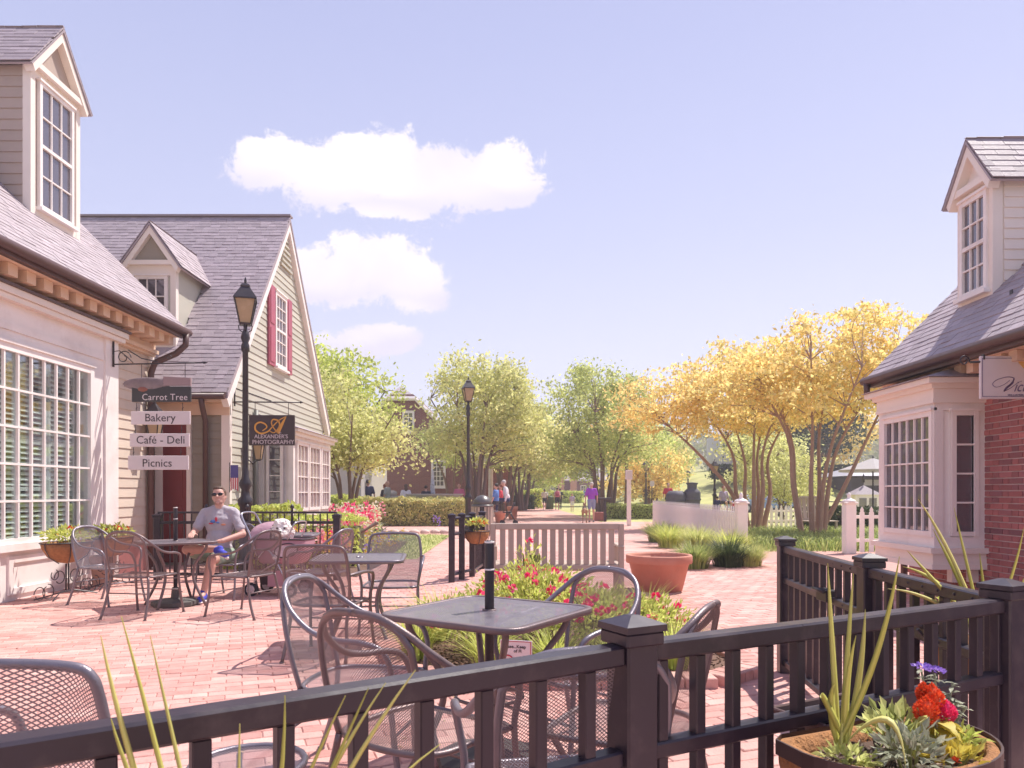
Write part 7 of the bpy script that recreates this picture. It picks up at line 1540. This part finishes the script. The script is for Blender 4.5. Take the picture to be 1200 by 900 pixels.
cn = MB(); cn.add([(1.15*math.cos(k*math.pi/4+.4)*1.0,1.15*math.sin(k*math.pi/4+.4),2.12) for k in range(8)]+[(0,0,2.55)]+[(1.15*math.cos(k*math.pi/4+.4),1.15*math.sin(k*math.pi/4+.4),2.04) for k in range(8)], [(k,(k+1)%8,8) for k in range(8)]+[(k,k+9,(k+1)%8+9,(k+1)%8) for k in range(8)]); cn.build('canopy', mat('pale_canvas',(.45,.43,.46),.8,transl=.2), um)
hut = empty('market_hut', ((1012-600)*33/F,33,0), 0, 'tiny white hut with a shingled peak and dark windows left of the bay window', 'kiosk')
MB().box(-.55,.55,-.4,.4,0,1.2).build('wall', white, hut); MB().add([(-.62,-.48,1.2),(.62,-.48,1.2),(.62,.48,1.2),(-.62,.48,1.2),(0,0,1.62)],((0,1,4),(1,2,4),(2,3,4),(3,0,4),(3,2,1,0))).build('roof', greyroof, hut)
for x in (-.38,.06): MB().box(x,x+.32,-.42,-.40,.60,1.05).build('window', glass, hut)
MB().lathe([(.05,1.74),(.05,2.0),(1e-4,2.15)],6).build('finial', iron, hut)
for i, (x, y, lb_) in enumerate(((14.6,40,'leftmost dark outdoor table beyond the low picket fence, by the car'),(15.6,40.3,'second dark outdoor table from the left, beyond the low picket fence'),(16.9,40,'third dark outdoor table, between the near gold tree stems'),(18.2,40.2,'rightmost dark outdoor table, behind the near gold tree'))):
    t_ = empty('dark_cafe_table', (x,y,0), 0, lb_, 'table', 'dark outdoor tables on the far lawn')
    MB().cbox((0,0,.80),(.85,.8,.05)).build('table_top', iron, t_); MB().lathe([(.25,0),(.06,.08),(.05,.78)],8).build('pedestal', iron, t_)
ps2 = empty('sandwich_board', ((806-600)*0+6.9,40,0), 0, 'small white street sign on a thin dark pole right of the white post', 'sign'); ps2.location = ((764-600)*38/F,38,0)
MB().tube([(0,0,0),(0,0,1.9)],.02,6).build('pole', iron, ps2); MB().cbox((0,-.03,1.75),(.22,.02,.28)).build('sign_plate', signw, ps2); ps2.name = 'street_sign'
bbx = empty('mail_stand', ((709-600)*33/F,33,0), 0, 'black T-shaped stand at the edge of the walk right of the purple-shirted man', 'stand')
MB().cbox((0,0,.5),(.12,.12,1.0)).build('post', iron, bbx); MB().cbox((-.05,0,1.02),(.62,.35,.10),None,.02).build('top_box', iron, bbx)
b9 = empty('low_wall_block', ((703-600)*34/F,34,0), 0, 'low brick block beside the black stand', 'block'); MB().cbox((0,0,.2),(.55,.4,.4),None,.02).build('block', wallbrick, b9)
gcn = empty('litter_bin', ((644-600)*57/F,57,0), 0, 'dark green far litter bin between the two walkers', 'litter bin'); MB().lathe([(.3,0),(.34,.85),(.36,.88),(.33,.95),(.1,1.05),(1e-4,1.06)],12).build('barrel', lf_dark, gcn)
# ------------------------------------------------------------------ air
hz = bpy.data.materials.new('haze_air'); hz.use_nodes = True; n_ = hz.node_tree; n_.nodes.clear(); o_ = n_.nodes.new('ShaderNodeOutputMaterial'); v_ = n_.nodes.new('ShaderNodeVolumePrincipled')
v_.inputs['Color'].default_value = (.95,.88,.96,1); v_.inputs['Density'].default_value = .0021; v_.inputs['Anisotropy'].default_value = .2; n_.links.new(v_.outputs[0], o_.inputs['Volume'])
if HAZE:
    ho = MB().box(-905,905,-605,2005,-1.2,26).build('haze', hz, None); tag(ho, 'thin pale summer haze', 'haze', kind='stuff'); ho.display_type = 'WIRE'

bpy.data.scenes.remove(TS)
